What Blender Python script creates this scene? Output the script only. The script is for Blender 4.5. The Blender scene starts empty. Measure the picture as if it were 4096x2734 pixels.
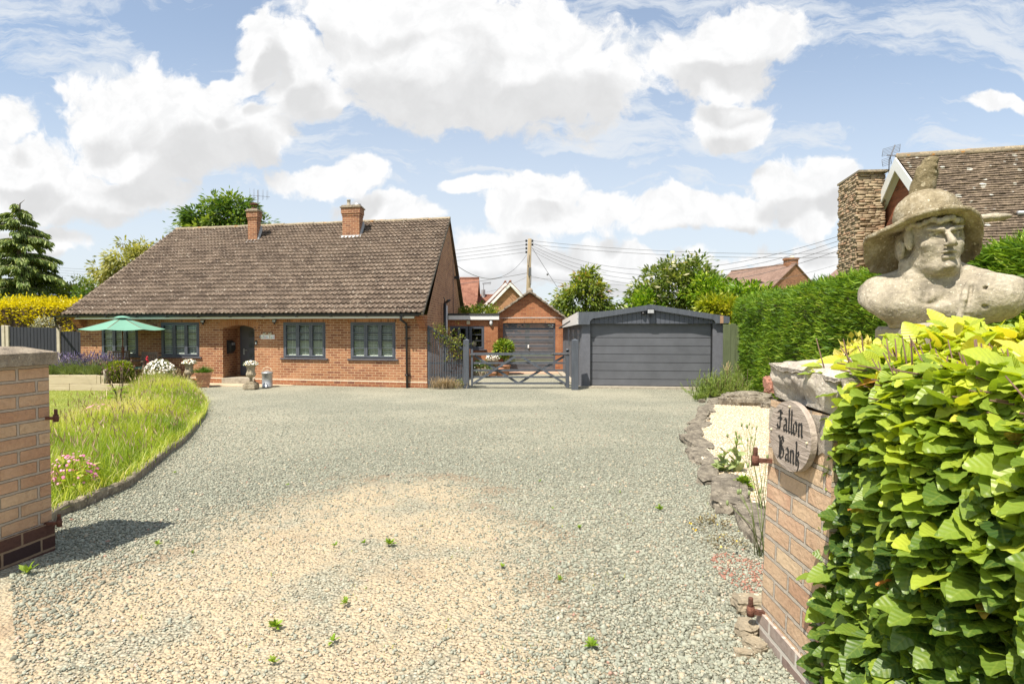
import bpy, bmesh, math, random
import numpy as np
from mathutils import Vector, Matrix, noise as mnoise
R = math.radians
scene = bpy.context.scene
COL = scene.collection
# ------------------------------------------------------------------ camera
F = 2400.0                      # focal length in pixels of the 4096 px wide photograph
CZ = 1.80                       # eye height above the ground at the house
PITCH = math.atan(62.0 / F)
cd = bpy.data.cameras.new('camera'); cam = bpy.data.objects.new('camera', cd); COL.objects.link(cam)
cam.location = (0, 0, CZ); cam.rotation_euler = (R(90) - PITCH, 0, 0)
cd.sensor_width = 36; cd.lens = 36 * F / 4096; cd.clip_start = 0.05; cd.clip_end = 3000
scene.camera = cam
# ------------------------------------------------------------------ sun, exposure
SUN_EL = R(61); SUN_H = Vector((-0.60, -0.80, 0)).normalized()
SUN_DIR = Vector((SUN_H.x * math.cos(SUN_EL), SUN_H.y * math.cos(SUN_EL), math.sin(SUN_EL)))
sl = bpy.data.lights.new('sun', 'SUN'); sl.energy = 4.6; sl.angle = R(0.5); sl.color = (1.0, 0.93, 0.82)
so = bpy.data.objects.new('sun', sl); COL.objects.link(so)
so.rotation_euler = SUN_DIR.to_track_quat('Z', 'Y').to_euler()
so.location = (0, 0, 30)
vs = scene.view_settings
vs.view_transform = 'Standard'; vs.look = 'None'; vs.exposure = 0.78; vs.gamma = 1.0; vs.use_curve_mapping = False
scene.cycles.max_bounces = 8; scene.cycles.transparent_max_bounces = 12
# ------------------------------------------------------------------ node helpers
class NT:
    def __init__(s, tree): s.t = tree; s.n = tree.nodes; s.l = tree.links
    def node(s, typ, **kw):
        n = s.n.new(typ)
        for k, v in kw.items(): setattr(n, k, v)
        return n
    def put(s, sock, v):
        if v is None: return
        if isinstance(v, bpy.types.NodeSocket): s.l.new(v, sock)
        elif isinstance(v, bpy.types.Node): s.l.new(v.outputs[0], sock)
        else:
            if isinstance(v, (tuple, list)) and sock.type == 'RGBA' and len(v) == 3: v = (*v, 1)
            sock.default_value = v
    def m(s, op, a, b=None, c=None, clamp=False):
        n = s.node('ShaderNodeMath', operation=op, use_clamp=clamp)
        s.put(n.inputs[0], a); s.put(n.inputs[1], b)
        if c is not None: s.put(n.inputs[2], c)
        return n.outputs[0]
    def v(s, op, a, b=None, scale=None):
        n = s.node('ShaderNodeVectorMath', operation=op)
        s.put(n.inputs[0], a)
        if b is not None: s.put(n.inputs[1], b)
        if scale is not None: s.put(n.inputs['Scale'], scale)
        return n.outputs['Value'] if op in ('LENGTH', 'DOT_PRODUCT', 'DISTANCE') else n.outputs[0]
    def mix(s, f, a, b, mode='MIX'):
        n = s.node('ShaderNodeMix', data_type='RGBA', blend_type=mode)
        s.put(n.inputs[0], f); s.put(n.inputs[6], a); s.put(n.inputs[7], b)
        return n.outputs[2]
    def ss(s, x, lo, hi, a=0.0, b=1.0):
        n = s.node('ShaderNodeMapRange', interpolation_type='SMOOTHSTEP')
        s.put(n.inputs[0], x); s.put(n.inputs[1], lo); s.put(n.inputs[2], hi); s.put(n.inputs[3], a); s.put(n.inputs[4], b)
        return n.outputs[0]
    def noise(s, vec, scale, detail=3, rough=0.55, dist=0.0, col=False):
        n = s.node('ShaderNodeTexNoise'); s.put(n.inputs['Vector'], vec)
        n.inputs['Scale'].default_value = scale; n.inputs['Detail'].default_value = detail
        n.inputs['Roughness'].default_value = rough; n.inputs['Distortion'].default_value = dist
        return n.outputs[1] if col else n.outputs[0]
    def voro(s, vec, scale, feature='F1', rnd=1.0):
        n = s.node('ShaderNodeTexVoronoi', feature=feature); s.put(n.inputs['Vector'], vec)
        n.inputs['Scale'].default_value = scale
        n.inputs['Randomness'].default_value = rnd
        return n
    def ramp(s, f, stops, interp='LINEAR'):
        n = s.node('ShaderNodeValToRGB'); s.put(n.inputs[0], f)
        e = n.color_ramp.elements; n.color_ramp.interpolation = interp
        while len(e) < len(stops): e.new(0.5)
        for el, (p, c) in zip(e, stops): el.position = p; el.color = (*c, 1) if len(c) == 3 else c
        return n.outputs[0]
    def mapv(s, vec, scale=(1, 1, 1), loc=(0, 0, 0), rot=(0, 0, 0)):
        n = s.node('ShaderNodeMapping'); s.put(n.inputs[0], vec)
        n.inputs['Location'].default_value = loc; n.inputs['Rotation'].default_value = rot; n.inputs['Scale'].default_value = scale
        return n.outputs[0]
    def bump(s, h, strength=0.5, dist=0.01, normal=None):
        n = s.node('ShaderNodeBump'); n.inputs['Strength'].default_value = strength; n.inputs['Distance'].default_value = dist
        s.put(n.inputs['Height'], h); s.put(n.inputs['Normal'], normal)
        return n.outputs[0]
# ------------------------------------------------------------------ world: Nishita sky with clouds at infinity
# clouds: centre and radii as tangents of azimuth / elevation (x/y, z/y of the view direction)
def TD(cx, cy, rx, ry):         # positions noted on a 2349 px wide sheet whose horizon is at 748
    k = 4096 / 2349.0 / F
    return ((cx - 1174.5) * k, (748 - cy) * k, rx * k * 1.12, ry * k * 1.14)
CLOUDS = [TD(*c) for c in [
    (345, 225, 95, 85), (250, 270, 95, 95), (440, 275, 150, 85), (540, 310, 125, 85), (390, 340, 215, 85), (525, 220, 42, 40),
    (690, 150, 62, 115), (610, 100, 50, 80), (720, 225, 90, 55), (590, 190, 40, 30),
    (880, 130, 125, 130), (1050, 90, 250, 120), (1240, 170, 215, 125), (1030, 215, 240, 80), (870, 30, 200, 60), (1180, 240, 130, 55),
    (1665, 110, 140, 78), (1560, 115, 48, 55), (1665, 175, 110, 40), (1675, 275, 95, 50), (1700, 312, 75, 26),
    (1235, 450, 105, 52), (1190, 475, 90, 42), (1390, 487, 58, 35), (1095, 440, 62, 22), (1270, 510, 140, 35),
    (1560, 487, 98, 40), (1700, 480, 110, 45), (1790, 425, 85, 48), (1850, 470, 90, 55), (1890, 415, 60, 40), (1520, 520, 50, 22),
    (735, 425, 100, 28), (810, 420, 62, 36), (885, 485, 100, 32), (960, 505, 60, 22),
    (60, 400, 110, 80), (20, 290, 50, 50), (160, 440, 150, 60), (300, 440, 130, 45), (30, 470, 120, 40),
    (1300, 600, 260, 45), (1500, 640, 260, 35), (1130, 580, 120, 50), (1900, 600, 200, 45), (60, 560, 150, 45), (2290, 230, 75, 20), (900, 640, 300, 60),
]]
w = bpy.data.worlds.new('World'); scene.world = w; w.use_nodes = True
g = NT(w.node_tree); g.n.clear()
sky = g.node('ShaderNodeTexSky', sky_type='NISHITA')
sky.sun_disc = False; sky.sun_elevation = SUN_EL; sky.sun_rotation = math.atan2(SUN_DIR.x, SUN_DIR.y)
sky.altitude = 50; sky.air_density = 1.0; sky.dust_density = 0.6; sky.ozone_density = 1.6
grp = bpy.data.node_groups.new('cloud_field', 'ShaderNodeTree')
grp.interface.new_socket('P', in_out='INPUT', socket_type='NodeSocketVector')
grp.interface.new_socket('Field', in_out='OUTPUT', socket_type='NodeSocketFloat')
q = NT(grp); gi = q.node('NodeGroupInput'); go = q.node('NodeGroupOutput')
fld = None
for (cx, cy, rx, ry) in CLOUDS:
    dlt = q.v('SUBTRACT', gi.outputs[0], (cx, cy, 0))
    dlt = q.v('MULTIPLY', dlt, (1 / rx, 1 / ry, 1))
    ln = q.v('LENGTH', dlt)
    val = q.m('SUBTRACT', 1.0, ln)
    if fld is None: fld = val
    else:
        n = q.node('ShaderNodeMath', operation='SMOOTH_MAX'); q.put(n.inputs[0], fld); q.put(n.inputs[1], val); n.inputs[2].default_value = 0.12
        fld = n.outputs[0]
q.l.new(fld, go.inputs[0])
tc = g.node('ShaderNodeTexCoord')
sep = g.node('ShaderNodeSeparateXYZ'); g.put(sep.inputs[0], tc.outputs['Generated'])
front = g.ss(sep.outputs[1], 0.15, 0.35)
ysafe = g.m('MAXIMUM', sep.outputs[1], 0.12)
tx = g.m('DIVIDE', sep.outputs[0], ysafe); tz = g.m('DIVIDE', sep.outputs[2], ysafe)
comb = g.node('ShaderNodeCombineXYZ'); g.put(comb.inputs[0], tx); g.put(comb.inputs[1], tz)
P0 = comb.outputs[0]
wrp = g.v('SCALE', g.v('SUBTRACT', g.noise(P0, 5.0, 5, 0.55, col=True), (0.5, 0.5, 0.5)), scale=0.13)
P0 = g.v('ADD', P0, wrp)
nz1 = g.noise(P0, 11.0, 9, 0.62, 0.2); nz2 = g.noise(P0, 28.0, 5, 0.6)
nsum = g.m('ADD', g.m('MULTIPLY', g.m('SUBTRACT', nz1, 0.5), 1.7), g.m('MULTIPLY', g.m('SUBTRACT', nz2, 0.5), 0.6))
def field(off):
    n = g.node('ShaderNodeGroup'); n.node_tree = grp
    g.put(n.inputs[0], g.v('ADD', P0, off)); return n.outputs[0]
f0 = field((0, 0, 0)); dens = g.m('ADD', f0, nsum)
# the far side of the sky (behind the camera) has plain noise clouds
nb = g.noise(tc.outputs['Generated'], 2.2, 7, 0.55)
back = g.ss(nb, 0.50, 0.62)
cover = g.ss(dens, -0.14, 0.18)
cover = g.m('ADD', g.m('MULTIPLY', cover, front), g.m('MULTIPLY', back, g.m('SUBTRACT', 1.0, front)))
f_up = field((-0.012, 0.05, 0)); depth = g.m('ADD', f_up, g.m('MULTIPLY', g.m('SUBTRACT', nz1, 0.5), 0.22))
f_dn = field((0.008, -0.05, 0)); grad = g.m('ADD', g.m('SUBTRACT', f_up, f_dn), g.m('MULTIPLY', g.m('SUBTRACT', nz1, 0.5), 0.9)); shade = g.m('MULTIPLY', g.ss(grad, -0.18, 0.42), g.ss(depth, 0.02, 0.45))
bill = g.ss(g.noise(P0, 16.0, 6, 0.6), 0.35, 0.7)
shade = g.m('MULTIPLY', shade, g.m('ADD', 0.75, g.m('MULTIPLY', bill, 0.25)), clamp=True)
lit = g.mix(g.ss(nz2, 0.3, 0.65), (5.15, 5.17, 5.2), (5.75, 5.75, 5.75)); ccol = g.mix(shade, lit, (4.15, 4.16, 4.18))
# thin high cloud streaks
pm = g.mapv(P0, scale=(1.1, 4.2, 1), rot=(0, 0, R(-14)))
ci = g.noise(pm, 2.6, 7, 0.62, 0.6)
ci = g.m('ADD', ci, g.m('MULTIPLY', g.m('SUBTRACT', g.noise(g.mapv(P0, scale=(2.0, 9.0, 1), rot=(0, 0, R(10))), 5.0, 6, 0.65, 0.4), 0.5), 0.5)); cirr = g.ss(ci, 0.34, 0.68)
cirr = g.m('MULTIPLY', cirr, 0.90)
lowhaze = g.ss(tz, 0.02, 0.55, 0.85, 0.25)
thin = g.m('MAXIMUM', cirr, lowhaze)
skyc = g.mix(1.0, sky.outputs[0], (0.90, 0.97, 0.98), 'MULTIPLY')
skyt = g.mix(thin, skyc, (4.5, 4.75, 5.05))
out = g.mix(cover, skyt, ccol)
bg = g.node('ShaderNodeBackground'); g.put(bg.inputs[0], out); bg.inputs[1].default_value = 0.105
wo = g.node('ShaderNodeOutputWorld'); g.l.new(bg.outputs[0], wo.inputs[0])
w.cycles.sampling_method = 'MANUAL'; w.cycles.sample_map_resolution = 512
# ------------------------------------------------------------------ where a sight line meets things
def ray(x, y):
    px = x - 2048.0; py = y - 1367.0
    d = Vector((px, F * math.cos(PITCH) - py * math.sin(PITCH), -F * math.sin(PITCH) - py * math.cos(PITCH)))
    return d
def P(x, y, Y):
    d = ray(x, y); return Vector((0, 0, CZ)) + d * (Y / d.y)
def zg(y):
    if y <= 3.0: return 0.52
    if y >= 15.0: return 0.0
    t = (15.0 - y) / 12.0
    return 0.52 * (t * 0.75 + 0.25 * t * t * (3 - 2 * t))
def G(x, y):
    z = 0.1
    for _ in range(30):
        d = ray(x, y); t = (z - CZ) / d.z; p = Vector((0, 0, CZ)) + d * t; z = 0.5 * z + 0.5 * zg(p.y)
    p.z = zg(p.y); return p
# ------------------------------------------------------------------ mesh builder
def uvize(me, shift=(0, 0, 0)):
    nv = len(me.vertices); nl = len(me.loops)
    if nl == 0: return
    co = np.empty(nv * 3, 'f'); me.vertices.foreach_get('co', co); co = co.reshape(-1, 3) + np.array(shift, 'f')
    li = np.empty(nl, 'i'); me.loops.foreach_get('vertex_index', li)
    npol = len(me.polygons); nr = np.empty(npol * 3, 'f'); me.polygons.foreach_get('normal', nr); nr = nr.reshape(-1, 3)
    tot = np.empty(npol, 'i'); me.polygons.foreach_get('loop_total', tot)
    N = np.repeat(nr, tot, axis=0)
    T = np.stack([-N[:, 1], N[:, 0], np.zeros(len(N), 'f')], 1)
    L = np.linalg.norm(T, axis=1); flat = L < 0.12
    T[flat] = (1, 0, 0); T /= np.linalg.norm(T, axis=1)[:, None]
    B = np.cross(N, T); B[flat] = (0, 1, 0)
    C = co[li]
    uv = np.stack([(C * T).sum(1), (C * B).sum(1)], 1).astype('f')
    lay = me.uv_layers.new(name='UVMap'); lay.data.foreach_set('uv', uv.ravel())
def root_loc(o):
    while o.parent: o = o.parent
    return o.location.copy()
class MB:
    def __init__(s): s.v = []; s.f = []; s.sm = []; s.mi = []; s.cur = 0; s.M = None
    def add(s, vs, fs, smooth=False):
        b = len(s.v)
        for p in vs:
            p = Vector(p)
            if s.M is not None: p = s.M @ p
            s.v.append(tuple(p))
        for f in fs: s.f.append(tuple(b + i for i in f)); s.sm.append(smooth); s.mi.append(s.cur)
        return s
    def box(s, a, b, bev=0):
        x0, y0, z0 = [min(a[i], b[i]) for i in range(3)]; x1, y1, z1 = [max(a[i], b[i]) for i in range(3)]
        if bev <= 0:
            return s.add([(x0, y0, z0), (x1, y0, z0), (x1, y1, z0), (x0, y1, z0), (x0, y0, z1), (x1, y0, z1), (x1, y1, z1), (x0, y1, z1)],
                  [(0, 3, 2, 1), (4, 5, 6, 7), (0, 1, 5, 4), (1, 2, 6, 5), (2, 3, 7, 6), (3, 0, 4, 7)])
        bm = bmesh.new(); bmesh.ops.create_cube(bm, size=1)
        for vv in bm.verts: vv.co = Vector(((x0 + x1) / 2 + vv.co.x * (x1 - x0), (y0 + y1) / 2 + vv.co.y * (y1 - y0), (z0 + z1) / 2 + vv.co.z * (z1 - z0)))
        bmesh.ops.bevel(bm, geom=bm.edges[:], offset=bev, segments=1, affect='EDGES')
        return s.bm(bm)
    def bm(s, bm, smooth=False):
        bm.verts.ensure_lookup_table(); bm.verts.index_update()
        s.add([v.co for v in bm.verts], [[v.index for v in f.verts] for f in bm.faces], smooth); bm.free(); return s
    def hexa(s, p):    # eight corners: bottom four, top four
        return s.add(p, [(0, 3, 2, 1), (4, 5, 6, 7), (0, 1, 5, 4), (1, 2, 6, 5), (2, 3, 7, 6), (3, 0, 4, 7)])
    def prism(s, poly, d):   # polygon (3d points) swept by vector d
        n = len(poly); d = Vector(d); a = [Vector(p) for p in poly]; b = [p + d for p in a]
        return s.add(a + b, [tuple(range(n))[::-1], tuple(range(n, 2 * n))] + [(i, (i + 1) % n, n + (i + 1) % n, n + i) for i in range(n)])
    def bar(s, a, b, w, h=None, up=(0, 0, 1)):   # rectangular bar from a to b
        h = w if h is None else h; a = Vector(a); b = Vector(b); d = (b - a).normalized(); up = Vector(up)
        if abs(d.dot(up)) > 0.98: up = Vector((0, 1, 0))
        sx = d.cross(up).normalized() * (w / 2); sy = sx.cross(d).normalized() * (h / 2)
        return s.hexa([a - sx - sy, a + sx - sy, b + sx - sy, b - sx - sy, a - sx + sy, a + sx + sy, b + sx + sy, b - sx + sy])
    def tube(s, pts, r, n=8, cap=True):
        pts = [Vector(p) for p in pts]; rr = r if isinstance(r, (list, tuple)) else [r] * len(pts)
        vs = []; ref = Vector((0.13, 0.21, 1)).normalized()
        for i, p in enumerate(pts):
            d = (pts[min(i + 1, len(pts) - 1)] - pts[max(i - 1, 0)]).normalized()
            a = d.cross(ref)
            if a.length < 0.05: a = d.cross(Vector((1, 0, 0)))
            a.normalize(); b = d.cross(a)
            for k in range(n):
                t = 2 * math.pi * k / n; vs.append(p + (a * math.cos(t) + b * math.sin(t)) * rr[i])
        fs = [(i * n + k, i * n + (k + 1) % n, (i + 1) * n + (k + 1) % n, (i + 1) * n + k) for i in range(len(pts) - 1) for k in range(n)]
        if cap: fs += [tuple(range(n))[::-1], tuple(range((len(pts) - 1) * n, len(pts) * n))]
        return s.add(vs, fs, True)
    def lathe(s, prof, c=(0, 0, 0), n=24, smooth=True, squash=None):
        c = Vector(c); vs = []
        for (r, z) in prof:
            for k in range(n):
                t = 2 * math.pi * (k + 0.5) / n; q = r * (squash(t, z) if squash else 1)
                vs.append(c + Vector((q * math.cos(t), q * math.sin(t), z)))
        fs = [(i * n + k, i * n + (k + 1) % n, (i + 1) * n + (k + 1) % n, (i + 1) * n + k) for i in range(len(prof) - 1) for k in range(n)]
        fs += [tuple(range(n))[::-1], tuple(range((len(prof) - 1) * n, len(prof) * n))]
        return s.add(vs, fs, smooth)
    def ball(s, c, r, seg=10, ring=7, jit=0.0, rng=None):
        c = Vector(c); r = Vector((r, r, r)) if not hasattr(r, '__len__') else Vector(r); vs = []
        for i in range(ring + 1):
            ph = math.pi * i / ring
            for k in range(seg):
                t = 2 * math.pi * k / seg; j = 1 + (rng.uniform(-jit, jit) if rng else 0)
                vs.append(c + Vector((r.x * math.sin(ph) * math.cos(t) * j, r.y * math.sin(ph) * math.sin(t) * j, r.z * math.cos(ph) * j)))
        fs = [(i * seg + k, (i + 1) * seg + k, (i + 1) * seg + (k + 1) % seg, i * seg + (k + 1) % seg) for i in range(ring) for k in range(seg)]
        return s.add(vs, fs, True)
    def build(s, name, mat, parent=None, label=None, local=False):
        me = bpy.data.meshes.new(name)
        off = Vector((0, 0, 0))
        if parent is not None and not local: off = root_loc(parent)
        me.from_pydata([tuple(Vector(v) - off) for v in s.v], [], s.f)
        me.polygons.foreach_set('use_smooth', s.sm)
        if isinstance(mat, (list, tuple)):
            for mm in mat: me.materials.append(mm)
            me.polygons.foreach_set('material_index', s.mi)
        else: me.materials.append(mat)
        me.update(); uvize(me, off)
        o = bpy.data.objects.new(name, me); COL.objects.link(o)
        if parent is not None: o.parent = parent
        if label: o['label'] = label
        return o
def tag(o, label=None, cat=None, group=None, kind=None):
    if label: o['label'] = label
    if cat: o['category'] = cat
    if group: o['group'] = group
    if kind: o['kind'] = kind
    return o
def thing(name, label, cat, loc=(0, 0, 0), group=None):
    o = bpy.data.objects.new(name, None); COL.objects.link(o); o.location = loc; o.empty_display_size = 0.2
    return tag(o, label, cat, group)
KIDS = {}
def copy_tree(o, parent=None):
    c = o.copy(); COL.objects.link(c)
    if parent is not None: c.parent = parent
    for ch in [k for k in COL.objects if k.parent == o]: copy_tree(ch, c)
    return c
# many small pieces in one mesh, each with its own random number 'var'
def scatter(name, tv, tf, pos, rot, scale, var, mat, parent=None, smooth=False, off=None):
    tv = np.asarray(tv, 'f'); N = len(pos); nv = len(tv)
    sc = np.asarray(scale, 'f')
    if sc.ndim == 1: sc = sc[:, None] * np.ones((1, 3), 'f')
    V = tv[None, :, :] * sc[:, None, :]
    V = np.einsum('nij,nvj->nvi', rot.astype('f'), V) + np.asarray(pos, 'f')[:, None, :]
    V = V.reshape(-1, 3)
    if off is not None: V = V - np.array(off, 'f')
    elif parent is not None: V = V - np.array(root_loc(parent), 'f')
    tot = np.array([len(f) for f in tf], 'i'); idx = np.concatenate([np.array(f, 'i') for f in tf])
    I = (idx[None, :] + (np.arange(N, dtype='i') * nv)[:, None]).ravel()
    TOT = np.tile(tot, N)
    me = bpy.data.meshes.new(name)
    me.vertices.add(len(V)); me.vertices.foreach_set('co', V.astype('f').ravel())
    me.loops.add(len(I)); me.loops.foreach_set('vertex_index', I)
    me.polygons.add(len(TOT)); me.polygons.foreach_set('loop_start', np.concatenate([[0], np.cumsum(TOT)[:-1]]).astype('i'))
    me.polygons.foreach_set('loop_total', TOT)
    if smooth: me.polygons.foreach_set('use_smooth', np.ones(len(TOT), bool))
    me.update(calc_edges=True)
    a = me.attributes.new('var', 'FLOAT', 'POINT'); a.data.foreach_set('value', np.repeat(np.asarray(var, 'f'), nv))
    me.materials.append(mat)
    o = bpy.data.objects.new(name, me); COL.objects.link(o)
    if parent is not None: o.parent = parent
    return o
def frames(d, up, rng, roll=0.5):
    """rotation matrices whose local +y runs along d and +z near up"""
    d = d / np.maximum(np.linalg.norm(d, axis=1), 1e-6)[:, None]
    up = up + rng.normal(0, roll, d.shape)
    x = np.cross(d, up); x /= np.maximum(np.linalg.norm(x, axis=1), 1e-6)[:, None]
    z = np.cross(x, d)
    return np.stack([x, d, z], axis=2)
LEAF4 = ([(0, 0, 0), (0.28, 0.5, 0.05), (0, 1, -0.08), (-0.28, 0.5, 0.05)], [(0, 1, 2), (0, 2, 3)])
LEAF6 = ([(0, 0, 0), (0.24, 0.3, 0.06), (0.22, 0.68, 0.03), (0, 1, -0.12), (-0.22, 0.68, 0.03), (-0.24, 0.3, 0.06), (0, 0.3, 0), (0, 0.68, -0.04)],
         [(0, 1, 6), (6, 1, 2, 7), (7, 2, 3), (0, 6, 5), (6, 7, 4, 5), (7, 3, 4)])
# ================================================================== materials
def newmat(name):
    m = bpy.data.materials.new(name); m.use_nodes = True; t = NT(m.node_tree); t.n.clear()
    o = t.node('ShaderNodeOutputMaterial'); b = t.node('ShaderNodeBsdfPrincipled'); t.l.new(b.outputs[0], o.inputs[0])
    return m, t, b, o
def uvn(t): return t.node('ShaderNodeUVMap').outputs[0]
def obn(t): return t.node('ShaderNodeTexCoord').outputs['Object']
def plain(name, col, rough=0.6, metal=0.0, var=0.12, nscale=12, bump=0.0, bscale=80, spec=0.5, dark=None, coords='o'):
    m, t, b, o = newmat(name); c = obn(t) if coords == 'o' else uvn(t)
    n = t.noise(c, nscale, 5, 0.6)
    k = tuple(max(0, x * (1 - 2.2 * var)) for x in col) if dark is None else dark
    t.put(b.inputs['Base Color'], t.ramp(n, [(0.25, k), (0.75, tuple(min(1, x * (1 + var)) for x in col))]))
    b.inputs['Roughness'].default_value = rough; b.inputs['Metallic'].default_value = metal
    b.inputs['Specular IOR Level'].default_value = spec
    if bump: t.put(b.inputs['Normal'], t.bump(t.noise(c, bscale, 4, 0.6), bump, 0.01))
    return m
def brick(name, c1, c2, mortar, bw=0.225, rh=0.075, ms=0.011, dark=(0.12, 0.06, 0.04), stain=0.5, rot=0, fine=True, bump=0.6, offset=0.5):
    m, t, b, o = newmat(name); uv = uvn(t)
    if rot: uv = t.mapv(uv, rot=(0, 0, rot))
    wob = t.v('SCALE', t.v('SUBTRACT', t.noise(uv, 22, 3, 0.6, col=True), (0.5, 0.5, 0.5)), scale=0.008)
    u2 = t.v('ADD', uv, wob)
    br = t.node('ShaderNodeTexBrick'); t.put(br.inputs['Vector'], u2); br.offset = offset
    br.inputs['Scale'].default_value = 1; br.inputs['Brick Width'].default_value = bw; br.inputs['Row Height'].default_value = rh
    br.inputs['Mortar Size'].default_value = ms * 0.5; br.inputs['Mortar Smooth'].default_value = 0.25; br.inputs['Bias'].default_value = 0.0
    t.put(br.inputs['Color1'], (0, 0, 0)); t.put(br.inputs['Color2'], (1, 1, 1)); t.put(br.inputs['Mortar'], (0.5, 0.5, 0.5))
    rnd = br.outputs['Color']
    col = t.ramp(rnd, [(0.0, dark), (0.16, c1), (0.6, tuple((a + b_) / 2 for a, b_ in zip(c1, c2))), (1.0, c2)])
    n1 = t.noise(uv, 45, 5, 0.65); col = t.mix(t.ss(n1, 0.35, 0.75, 0, 0.45), col, tuple(x * 0.6 for x in c1))
    n2 = t.noise(uv, 1.3, 5, 0.6); col = t.mix(t.ss(n2, 0.42, 0.72, 0, stain), col, tuple(min(1, x * 1.25 + 0.03) for x in c2))
    mo = t.mix(t.noise(uv, 30, 4), tuple(x * 0.75 for x in mortar), tuple(min(1, x * 1.2) for x in mortar))
    # some joints smeared over brick faces
    sm = t.ss(t.noise(uv, 17, 4, 0.7), 0.66, 0.78, 0, 0.6)
    fac = t.m('MAXIMUM', br.outputs['Fac'], sm)
    t.put(b.inputs['Base Color'], t.mix(fac, col, mo))
    b.inputs['Roughness'].default_value = 0.9; b.inputs['Specular IOR Level'].default_value = 0.25
    h = t.m('SUBTRACT', t.m('MULTIPLY', n1, 0.35), br.outputs['Fac'])
    t.put(b.inputs['Normal'], t.bump(h, bump, 0.012))
    return m
def leafmat(name, stops, trans=0.35, rough=0.45, spec=0.4, vein=False, big=0.0):
    m, t, b, o = newmat(name)
    a = t.node('ShaderNodeAttribute', attribute_name='var'); v = a.outputs['Fac']
    if big: v = t.m('ADD', v, t.m('MULTIPLY', t.m('SUBTRACT', t.noise(obn(t), big, 3), 0.5), 0.9), clamp=True)
    c = t.ramp(v, stops)
    t.put(b.inputs['Base Color'], c); b.inputs['Roughness'].default_value = rough; b.inputs['Specular IOR Level'].default_value = spec
    tr = t.node('ShaderNodeBsdfTranslucent'); t.put(tr.inputs[0], t.mix(1.0, c, (1.25, 1.2, 0.5), 'MULTIPLY'))
    mx = t.node('ShaderNodeMixShader'); mx.inputs[0].default_value = trans
    t.l.new(b.outputs[0], mx.inputs[1]); t.l.new(tr.outputs[0], mx.inputs[2]); t.l.new(mx.outputs[0], o.inputs[0])
    return m
def glassmat(name, tint=(0.93, 0.96, 0.94), base=0.03):
    m, t, b, o = newmat(name)
    tr = t.node('ShaderNodeBsdfTransparent'); t.put(tr.inputs[0], tint)
    gl = t.node('ShaderNodeBsdfGlossy'); gl.inputs['Roughness'].default_value = 0.015; t.put(gl.inputs[0], (0.9, 0.95, 1.0))
    lw_ = t.node('ShaderNodeLayerWeight'); lw_.inputs[0].default_value = 0.5
    f = t.m('ADD', t.m('MULTIPLY', t.m('POWER', lw_.outputs['Facing'], 4.0), 0.7), base, clamp=True)
    mx = t.node('ShaderNodeMixShader'); t.put(mx.inputs[0], f); t.l.new(tr.outputs[0], mx.inputs[1]); t.l.new(gl.outputs[0], mx.inputs[2]); t.l.new(mx.outputs[0], o.inputs[0])
    return m
def tilemat(name, c1, c2, c3, lich, lich_amt=0.5, cell=(0.30, 0.33), spots=7.0, moss=None):
    """roof covering: colour varies per tile, blotches and lichen on top"""
    m, t, b, o = newmat(name); uv = uvn(t)
    br = t.node('ShaderNodeTexBrick'); t.put(br.inputs['Vector'], uv); br.offset = 0.5
    br.inputs['Scale'].default_value = 1; br.inputs['Brick Width'].default_value = cell[0]; br.inputs['Row Height'].default_value = cell[1]
    br.inputs['Mortar Size'].default_value = 0.0
    t.put(br.inputs['Color1'], (0, 0, 0)); t.put(br.inputs['Color2'], (1, 1, 1))
    col = t.ramp(br.outputs[0], [(0, c1), (0.5, c2), (1, c3)])
    n1 = t.noise(uv, 16, 6, 0.7); col = t.mix(t.ss(n1, 0.45, 0.60, 0, 0.8), col, c1); pl = t.noise(uv, 10, 5, 0.75); col = t.mix(t.ss(pl, 0.56, 0.62, 0, 0.75), col, tuple(min(1, x * 1.55) for x in c3))
    n2 = t.noise(uv, 0.9, 4, 0.6); col = t.mix(t.ss(n2, 0.45, 0.7, 0, 0.4), col, c3)
    vo = t.voro(uv, spots); rs = t.v('DOT_PRODUCT', vo.outputs['Color'], (0.6, 0.3, 0.1))
    rad = t.m('MULTIPLY', t.ss(rs, 0.45, 0.9, 0, 0.42), lich_amt * 2)
    spot = t.m('LESS_THAN', t.m('ADD', vo.outputs['Distance'], t.m('MULTIPLY', t.m('SUBTRACT', t.noise(uv, 60, 3), 0.5), 0.3)), rad)
    col = t.mix(t.m('MULTIPLY', spot, 0.85), col, lich)
    if moss:
        dk = t.ss(t.noise(uv, 19, 5, 0.8), 0.55, 0.60); col = t.mix(t.m('MULTIPLY', dk, 0.8), col, moss)
    t.put(b.inputs['Base Color'], col); b.inputs['Roughness'].default_value = 0.92; b.inputs['Specular IOR Level'].default_value = 0.2
    t.put(b.inputs['Normal'], t.bump(t.noise(uv, 70, 4, 0.7), 0.5, 0.008))
    return m
def woodmat(name, c1, c2, rough=0.75, sc=(3, 3, 40), bump=0.3, knots=False):
    m, t, b, o = newmat(name); c = obn(t)
    n = t.noise(t.mapv(c, scale=sc), 1.6, 6, 0.62, 0.6)
    col = t.ramp(n, [(0.25, c1), (0.75, c2)])
    if knots:
        vo = t.voro(c, 2.2); col = t.mix(t.ss(vo.outputs['Distance'], 0.03, 0.07, 0.6, 0), col, tuple(x * 0.35 for x in c1))
    t.put(b.inputs['Base Color'], col); b.inputs['Roughness'].default_value = rough
    t.put(b.inputs['Normal'], t.bump(n, bump, 0.01)); return m
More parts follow.
